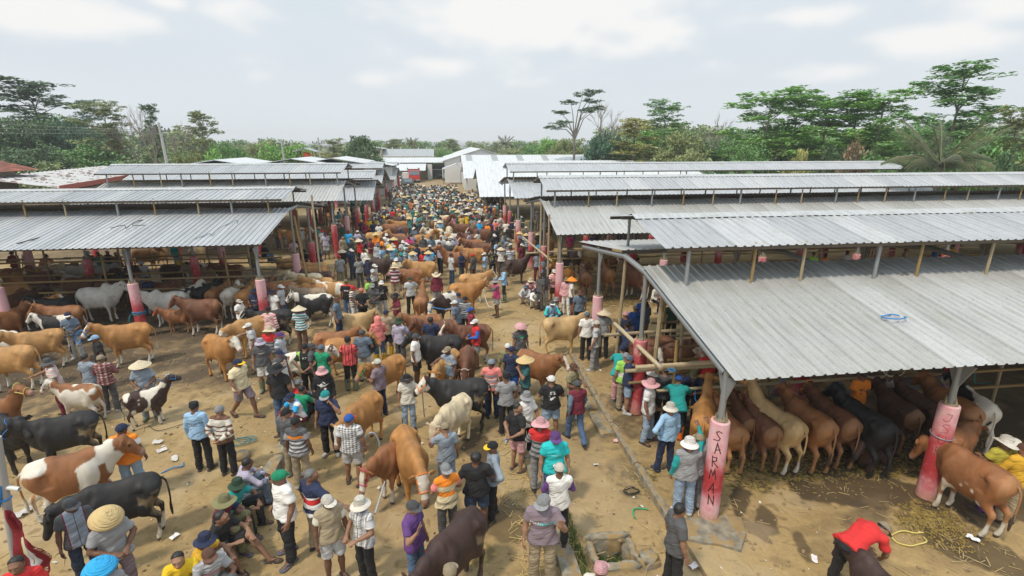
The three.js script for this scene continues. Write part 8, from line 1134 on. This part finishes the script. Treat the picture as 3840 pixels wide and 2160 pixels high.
// ---------------------------------------------------------------- small things
{
  const R = rng(71);
  const scatter = (name, label, geo, m, n, f) => { const im = new THREE.InstancedMesh(geo, m, n); im.name = numbered(name); im.castShadow = im.receiveShadow = true; for (let i = 0; i < n; i++) { const [x, y, z, s, tilt] = f(i); im.setMatrixAt(i, new THREE.Matrix4().compose(V(x, y, z), new THREE.Quaternion().setFromEuler(new THREE.Euler((R() - 0.5) * tilt, R() * 6.28, (R() - 0.5) * tilt)), V(s * (0.7 + R() * 0.6), s, s * (0.7 + R() * 0.6)))); } scene.add(im); tag(im, label, name, null, 'stuff'); };
  const yardXZ = () => { const z = -5.6 - Math.pow(R(), 1.5) * 22; return [lerp(-9.5 + z * 0.25, 9 - z * 0.1, R()), z]; }, gy = (x, z) => groundY(x, z) + 0.012;
  scatter('straw', 'loose stalks of straw trodden into the yard', box(0.16, 0.006, 0.007), mat([0.43, 0.33, 0.16], 0.9), 2600, () => { const [x, z] = yardXZ(); return [x, gy(x, z), z, 0.7 + R() * 0.8, 0.2]; });
  scatter('straw', 'straw strewn around the middle kerb strip', box(0.2, 0.006, 0.007), mat([0.55, 0.42, 0.18], 0.9), 700, () => { const z = -5.6 - R() * 5.5, x = 0.75 + (R() + R()) * 0.75; return [x, gy(x, z) + R() * 0.02, z, 0.6 + R() * 0.9, 0.3]; });
  scatter('fodder', 'chewed yellow fodder scattered behind the tethered cows', box(0.042, 0.008, 0.016), mat([0.27, 0.19, 0.05], 0.85), 2600, () => { const k = R() < 0.75, x = k ? lerp(5.9, 13.5, R()) : 8.8 + (R() + R() - 1) * 0.8, z = k ? -8.75 + (R() + R() + R() - 1.5) * 0.8 : -6.75 + (R() + R() - 1) * 0.7; return [x, gy(x, z), z, 0.6 + R() * 0.9, 0.7]; });
  scatter('fodder', 'trampled fodder behind the cows of the second right stall', box(0.05, 0.01, 0.02), mat([0.2, 0.14, 0.055], 0.85), 900, () => { const x = lerp(5.2, 11, R()), z = -21.2 + (R() + R() - 1) * 0.9; return [x, gy(x, z), z, 0.8 + R() * 0.9, 0.7]; });
  scatter('litter', 'small scraps of paper and plastic trodden into the yard', new THREE.PlaneGeometry(0.07, 0.05, 2, 2).rotateX(-Math.PI / 2), mat([0.62, 0.6, 0.55], 0.8, { side: THREE.DoubleSide }), 420, () => { const [x, z] = yardXZ(); return [x, gy(x, z) + 0.008, z, 0.3 + R() * R() * 1.1, 0.9]; });
  scatter('pebbles', 'small stones and clods on the yard', new THREE.IcosahedronGeometry(0.028, 1).scale(1, 0.6, 1), mat([0.26, 0.19, 0.11], 0.95), 1500, () => { const [x, z] = yardXZ(); return [x, gy(x, z), z, 0.4 + R() * 0.9, 3]; });
  const blade = new THREE.BufferGeometry(); blade.setAttribute('position', new THREE.BufferAttribute(new Float32Array([-0.006, 0, 0, 0.006, 0, 0, 0.02, 0.11, 0.02]), 3)); blade.computeVertexNormals();
  scatter('grass', 'fringe of short grass along the middle kerb and drain', blade, mat([0.1, 0.16, 0.03], 0.8), 1500, (i) => { const k = i % 3, x = k < 2 ? 2.02 + R() * 0.12 - (R() < 0.3 ? 0.1 : 0) : 2.7 + (R() - 0.5) * 0.5, z = k < 2 ? -5.6 - R() * 2.4 : -6.75 - R() * 0.5; return [x, k < 2 ? 0 : -0.35, z, 0.6 + R() * 0.9, 0.8]; });
  scatter('grass', 'tufts of grass beside the raised stall edge', blade, mat([0.12, 0.16, 0.04], 0.8), 400, () => [3.72 + (R() - 0.5) * 0.35, 0, -12.3 + (R() - 0.5) * 0.7, 0.5 + R() * 0.6, 0.8]);
  const scrap = (x, z, s, c, label, r = 0) => { const g = new THREE.PlaneGeometry(0.17 * s, 0.1 * s, 6, 5).rotateX(-Math.PI / 2), p = g.attributes.position; for (let i = 0; i < p.count; i++) p.setY(i, 0.025 * s * 2 * noise3(p.getX(i) * 27 + x * 9, 2, p.getZ(i) * 27 + z)); g.computeVertexNormals(); const t = thing('litter', label, 'litter', [x, gy(x, z) + 0.012, z], r, 'crumpled litter on the yard'); mesh('sheet', g, mat(c, 0.6, { side: THREE.DoubleSide }), t); };
  const wh = [0.55, 0.53, 0.5]; scrap(-7.22, -11.64, 1.2, wh, 'crumpled white scrap right of the orange shirted man'); scrap(-6.93, -11.25, 1.2, wh, 'thin white wrapper just below the crumpled scrap', 0.7); scrap(-6.46, -10.86, 1.3, [0.55, 0.52, 0.47], 'torn pale paper right of the thin wrapper', 2); scrap(-8.18, -10.03, 1.0, wh, 'pale plastic scrap behind the brown white cow'); scrap(-8.48, -9.35, 1.8, [0.5, 0.48, 0.46], 'clear plastic bag in front of the black foreground cow', 1); scrap(-5.24, -8.33, 0.9, [0.75, 0.75, 0.75], 'small white card near the seated men', 1); scrap(3.08, -9.46, 0.7, wh, 'tiny white scrap in the bare right lane'); scrap(3.85, -10.31, 1, [0.65, 0.4, 0.38], 'pinkish wrapper by the broken step'); scrap(6.0, -6.28, 0.9, [0.7, 0.66, 0.68], 'white wrapper left of the bending man', 1); scrap(9.15, -6.35, 1.1, [0.75, 0.75, 0.78], 'white scraps right of the rope on the stall floor', 2); scrap(3.95, -6.5, 1.1, [0.72, 0.68, 0.68], 'white paper by the dark grey tee man', 0.4); scrap(-8.26, -19.2, 0.8, wh, 'pale cup by the left stall mud');
  const rope = (label, pts, c, r = 0.011, closed = false, name = 'rope') => tag(mesh(name, tube(pts, r, pts.length * 7, 6, closed), ROPEC[c] ?? c), label, name, null);
  const loop = (x, z, rx, rz, y = 0.03, n = 9) => Array.from({ length: n }, (_, i) => [x + Math.cos((i / n) * 6.283) * rx * (0.85 + 0.3 * hash3(i, n, x * 100 | 0)), y + 0.015 * (i % 2), z + Math.sin((i / n) * 6.283) * rz * (0.85 + 0.3 * hash3(n, i, 3))]);
  rope('dark coiled rope on the bare right lane', [...loop(3.56, -8.48, 0.16, 0.1), ...loop(3.58, -8.47, 0.13, 0.09, 0.05), ...loop(3.55, -8.49, 0.15, 0.1, 0.06)], 'black', 0.008); rope('strip of bright green plastic ribbon on the right lane', [[3.35, 0.02, -7.75], [3.4, 0.04, -7.95], [3.52, 0.03, -7.99], [3.7, 0.02, -7.95]], 'green', 0.014, false, 'ribbon'); rope('pale yellow rope loop on the right stall floor', loop(8.0, -6.49, 0.3, 0.16, 0.15).concat([[8.4, 0.15, -6.6]]), 'yellow', 0.014); rope('scrap of blue rope near the left kerb', [[-6.5, 0.02, -10.35], [-6.3, 0.05, -10.5], [-6.15, 0.03, -10.55], [-6.2, 0.02, -10.7]], 'blue', 0.014); rope('tangle of grey rope on the ground behind the striped sweater', [...loop(-5.2, -11.4, 0.3, 0.14), ...loop(-5.3, -11.35, 0.22, 0.16, 0.05), ...loop(-5.1, -11.45, 0.26, 0.1, 0.06)], 'teal', 0.009); rope('dark lead trailing on the sand behind the small brown calf', [[-7.9, 0.02, -12.5], [-7.5, 0.02, -12.2], [-7.2, 0.03, -12.3], [-6.9, 0.02, -12.6]], 'black', 0.008);
  rope('blue rope from the man in blue tee to the tan cow', [[-11.95, 1.05, -16.75], [-12.05, 0.75, -16.75], [-12.2, 0.85, -16.8], [-12.02, 1.15, -16.8], [-11.6, 1.2, -16.7], [-11.25, 1.15, -16.55], [-11.1, 1.05, -16.2]], 'blue', 0.017); rope('blue lead from the man in the conical hat to the calf', [[-8.1, 1.02, -13.2], [-7.95, 0.8, -13.1], [-7.75, 1.05, -13.0], [-7.45, 1.02, -12.85], [-7.25, 1.0, -12.7]], 'blue', 0.012); rope('white lead held by the man in pink raglan', [[1.3, 1.15, -20.9], [1.35, 0.8, -20.2], [1.5, 0.55, -19.5], [1.72, 0.8, -19.1]], 'white', 0.014); rope('green rope hanging from the white headed black cow', [[-0.85, 0.95, -11.9], [-0.85, 0.5, -11.85], [-0.83, 0.15, -11.8]], 'teal', 0.011); rope('blue rope stretched to the pied cow in the middle', [[-0.75, 1.2, -17.75], [-0.3, 1.12, -17.7], [0.05, 1.2, -17.65]], 'blue', 0.017);
  rope('grey hose looped beside the man in the checked shirt', [[-1.95, 0.75, -9.55], [-1.93, 1.0, -9.65], [-1.8, 1.08, -9.7], [-1.68, 0.9, -9.7], [-1.66, 0.45, -9.6]], mat([0.3, 0.33, 0.36], 0.4), 0.02, false, 'hose'); rope('silvery stick held towards the brown calf', [[-1.42, 1.0, -7.3], [-1.4, 0.8, -8.4]], mat([0.4, 0.43, 0.48], 0.35), 0.016, false, 'stick');
  rope('blue rope loop lying on the nearest right roof', loop(8.9, -8.6, 0.24, 0.12, 3.6), 'blue', 0.014); rope('dark wire lying in loops on the nearest left roof', [[-12.7, 3.92, -20.5], [-12.4, 3.98, -20.8], [-12.1, 3.92, -20.4], [-12.2, 4.05, -21.2], [-12.0, 4.1, -21.4], [-12.1, 3.98, -20.8], [-11.6, 3.97, -20.75]], 'black', 0.012, false, 'wire'); rope('pale wire squiggle on the right of the nearest left roof', [[-9.3, 3.62, -19.5], [-9.0, 3.72, -20.0], [-8.85, 3.68, -19.8], [-8.9, 3.8, -20.4], [-8.55, 4.0, -21.5], [-8.45, 3.93, -21.2]], mat([0.12, 0.15, 0.17], 0.6), 0.011, false, 'wire'); rope('thin dark stick lying on the nearest left roof', [[-15.15, 3.6, -19.4], [-14.75, 3.72, -19.9]], 'black', 0.018, false, 'stick');
  const sl = mesh('slipper', SOLE, mat([0.16, 0.16, 0.15], 0.8)); sl.position.set(10.85, 4.02, -10.5); sl.rotation.set(-0.2, 1.9, 0); tag(sl, 'lost grey slipper lying on the nearest right roof', 'slipper');
  { const t = thing('bottle', 'small plastic bottle with a blue label on the sand', 'bottle', [1.23, 0.045, -10.71], 1.2); const b = mesh('body', lathe([[0, 0], [0.033, 0], [0.034, 0.14], [0.014, 0.19], [0.014, 0.21], [0, 0.21]], 12).rotateZ(Math.PI / 2), new THREE.MeshPhysicalMaterial({ color: 0xeef4f8, roughness: 0.15, transmission: 0.6, thickness: 0 }), t); mesh('label', new THREE.CylinderGeometry(0.0352, 0.0352, 0.06, 12).rotateZ(Math.PI / 2).translate(-0.08, 0, -0.012), mat([0.03, 0.1, 0.4], 0.5), t); }
  { const t = thing('bucket', 'orange plastic bucket beside the dark cow at the bottom', 'bucket', [-0.5, 0, -7.1]); mesh('pail', lathe([[0, 0.01], [0.1, 0.01], [0.135, 0.27], [0.145, 0.28], [0.13, 0.27], [0.098, 0.02], [0, 0.02]], 22), mat([0.75, 0.13, 0.02], 0.4), t); mesh('handle', tube([[-0.14, 0.27, 0], [-0.1, 0.38, 0], [0, 0.42, 0], [0.1, 0.38, 0], [0.14, 0.27, 0]], 0.008), mat([0.4, 0.5, 0.3], 0.5), t); }
  { const b = thing('backpack', 'black backpack on the man in the dark green hat', 'backpack', [-2.55, 1.13, -14.55], 2.6); mesh('bag', rough(0.3, 0.44, 0.2, 3, 0.02, 0.04), mat([0.015, 0.015, 0.017], 0.8), b); mesh('pocket', rough(0.22, 0.2, 0.08, 5, 0.01, 0.04), mat([0.02, 0.02, 0.022], 0.8), b).position.set(0, -0.08, 0.13); }
  { const t = thing('notes', 'banknotes held by the man in the yellow bowl hat', 'banknotes', [-5.62, 1.0, -7.28], 0.5); for (let i = 0; i < 3; i++) { const m = mesh('note', box(0.14, 0.003, 0.06), mat([0.55, 0.62, 0.66], 0.8), t); m.position.set(i * 0.02, i * 0.008, i * 0.012); m.rotation.y = i * 0.3; } }
  for (const [x, z, y, lab] of [[4.72, -7.5, 0.16, 'pale rope ring round the foot of the lettered pillar'], [9.37, -7.5, 1.55, 'grey wire ring round the scrawled pillar']]) { const m = mesh('ring', new THREE.TorusGeometry(0.184, 0.011, 6, 30).rotateX(Math.PI / 2 + (y > 1 ? 0.12 : 0)), y > 1 ? steel : ROPEC.white); m.position.set(x, y, z); tag(m, lab, 'rope'); }
  [[-15.99, -19.2], [-11.57, -19.2]].forEach(([x, z], i) => { const t = thing('rope_bundle', i ? 'tangle of blue ropes tied round the second left pillar' : 'tangle of teal ropes tied round the first left pillar', 'rope', [x, 0.95, z]); for (let k = 0; k < 4; k++) mesh('cord', tube(Array.from({ length: 10 }, (_, q) => [Math.cos(q * 0.7 + k) * (0.185 + 0.03 * hash3(q, k, i)), (hash3(q, i, k) - 0.5) * 0.16, Math.sin(q * 0.7 + k) * 0.19]), 0.014, 40, 5), ROPEC[k % 2 ? 'teal' : 'blue'], t); for (let k = 0; k < 3; k++) mesh('loose_end', tube([[-0.22, 0, 0.12], [-0.3, -0.2 - k * 0.1, 0.16], [-0.26 + k * 0.05, -0.5, 0.14]], 0.01, 8, 5), ROPEC.teal, t); });
  for (let i = 0; i < 9; i++) rope(`blue tether ${['first', 'second', 'third', 'fourth', 'fifth', 'sixth', 'seventh', 'eighth', 'ninth'][i]} from the left on the near right barrier`, [[5.7 + i * 0.95, 1.3, -10.26], [5.72 + i * 0.95, 1.05, -10.2], [5.85 + i * 0.95 + (i % 2) * 0.1, 1.12, -10.05], [5.8 + i * 0.95, 1.2, -9.85]], i % 3 === 2 ? 'teal' : 'blue', 0.012);
}
{ // left edge: leaning pole with a plastic pipe and a torn banner
  const t = thing('pole', 'grey leaning pole with a white pipe stub at the left edge', 'pole'); mesh('shaft', between(new THREE.CylinderGeometry(0.05, 0.056, 1, 14).translate(0, 0.5, 0), [-6.8, 0, -7.0], [-6.39, 3.05, -7.0]), mat([0.33, 0.32, 0.31], 0.7), t); const pv = mesh('pipe', tube([[-6.5, 2.24, -7.0], [-6.3, 2.2, -6.98]], 0.032, 2, 14), mat([0.6, 0.6, 0.58], 0.4), t); mesh('blue_tie', new THREE.TorusGeometry(0.06, 0.016, 6, 16).rotateX(Math.PI / 2).translate(-6.53, 2.05, -7), ROPEC.blue, t); mesh('blue_tie', tube([[-6.5, 2.3, -6.95], [-6.54, 2.1, -6.93], [-6.6, 1.95, -6.95]], 0.02, 8, 6), ROPEC.blue, t); mesh('blue_tie', new THREE.TorusGeometry(0.062, 0.016, 6, 16).rotateX(Math.PI / 2).translate(-6.7, 0.75, -7), ROPEC.blue, t);
  const tex = canvasTex(512, 1024, (c, w, h) => { c.fillStyle = '#7c1522'; c.fillRect(0, 0, w, h); for (let i = 0; i < 900; i++) { const x = hash3(i, 1, 2) * w, y = hash3(i, 5, 2) * h; c.fillStyle = `rgba(${i % 3 ? '60,8,16' : '205,190,180'},${0.1 + 0.15 * hash3(i, 2, 9)})`; c.fillRect(x, y, 2 + 30 * hash3(i, 7, 1) ** 3, 2 + 8 * hash3(i, 3, 1)); } c.fillStyle = '#b9bcc4'; c.beginPath(); c.moveTo(230, 380); c.lineTo(330, 470); c.lineTo(400, 560); c.lineTo(380, 640); c.lineTo(410, 700); c.lineTo(360, 800); c.lineTo(210, 800); c.lineTo(180, 620); c.lineTo(200, 480); c.fill(); c.fillStyle = '#c9c98a'; c.beginPath(); c.moveTo(190, 400); c.lineTo(235, 385); c.lineTo(215, 620); c.lineTo(170, 600); c.fill(); c.fillStyle = '#8a7a50'; c.fillRect(268, 480, 32, 260); c.fillStyle = '#d8c79a'; c.font = 'bold 56px sans-serif'; c.save(); c.translate(470, 470); c.rotate(Math.PI / 2 - 0.06); c.fillText('Kal Then', 0, 0); c.restore(); c.save(); c.translate(430, 800); c.rotate(Math.PI / 2 - 0.06); c.font = 'bold 66px sans-serif'; c.fillText('MAS', 0, 0); c.restore(); c.save(); c.translate(330, 850); c.rotate(Math.PI / 2); c.fillText('HO', 0, 0); c.restore(); });
  const nx = 14, ny = 30, pos = [], uv = [], idx = []; for (let j = 0; j <= ny; j++) for (let i = 0; i <= nx; i++) { const v = j / ny, u = i / nx, w = 0.07 + 0.36 * Math.min(1, v * 1.5) * (v > 0.62 ? 1 - (v - 0.62) * 0.5 : 1), x = -6.5 - v * 0.13 + u * w + 0.012 * Math.sin(v * 40) * u, y = 2.0 - v * 1.45 - u * 0.16 * (1 - v), z = -6.92 + 0.06 * Math.sin(u * 7 + v * 5) * u + 0.03 * Math.sin(v * 13 + u * 3); pos.push(x, y, z); uv.push(u, 1 - v); } for (let j = 0; j < ny; j++) for (let i = 0; i < nx; i++) { const a = j * (nx + 1) + i, b = a + nx + 1; idx.push(a, b, a + 1, a + 1, b, b + 1); } const g = new THREE.BufferGeometry(); g.setAttribute('position', new THREE.BufferAttribute(new Float32Array(pos), 3)); g.setAttribute('uv', new THREE.BufferAttribute(new Float32Array(uv), 2)); g.setIndex(idx); g.computeVertexNormals(); tag(mesh('banner', g, new THREE.MeshStandardMaterial({ map: tex, roughness: 0.6, side: THREE.DoubleSide })), 'torn dark red banner with pale lettering hanging from the left pole', 'banner');
}
renderer.render(scene, camera);
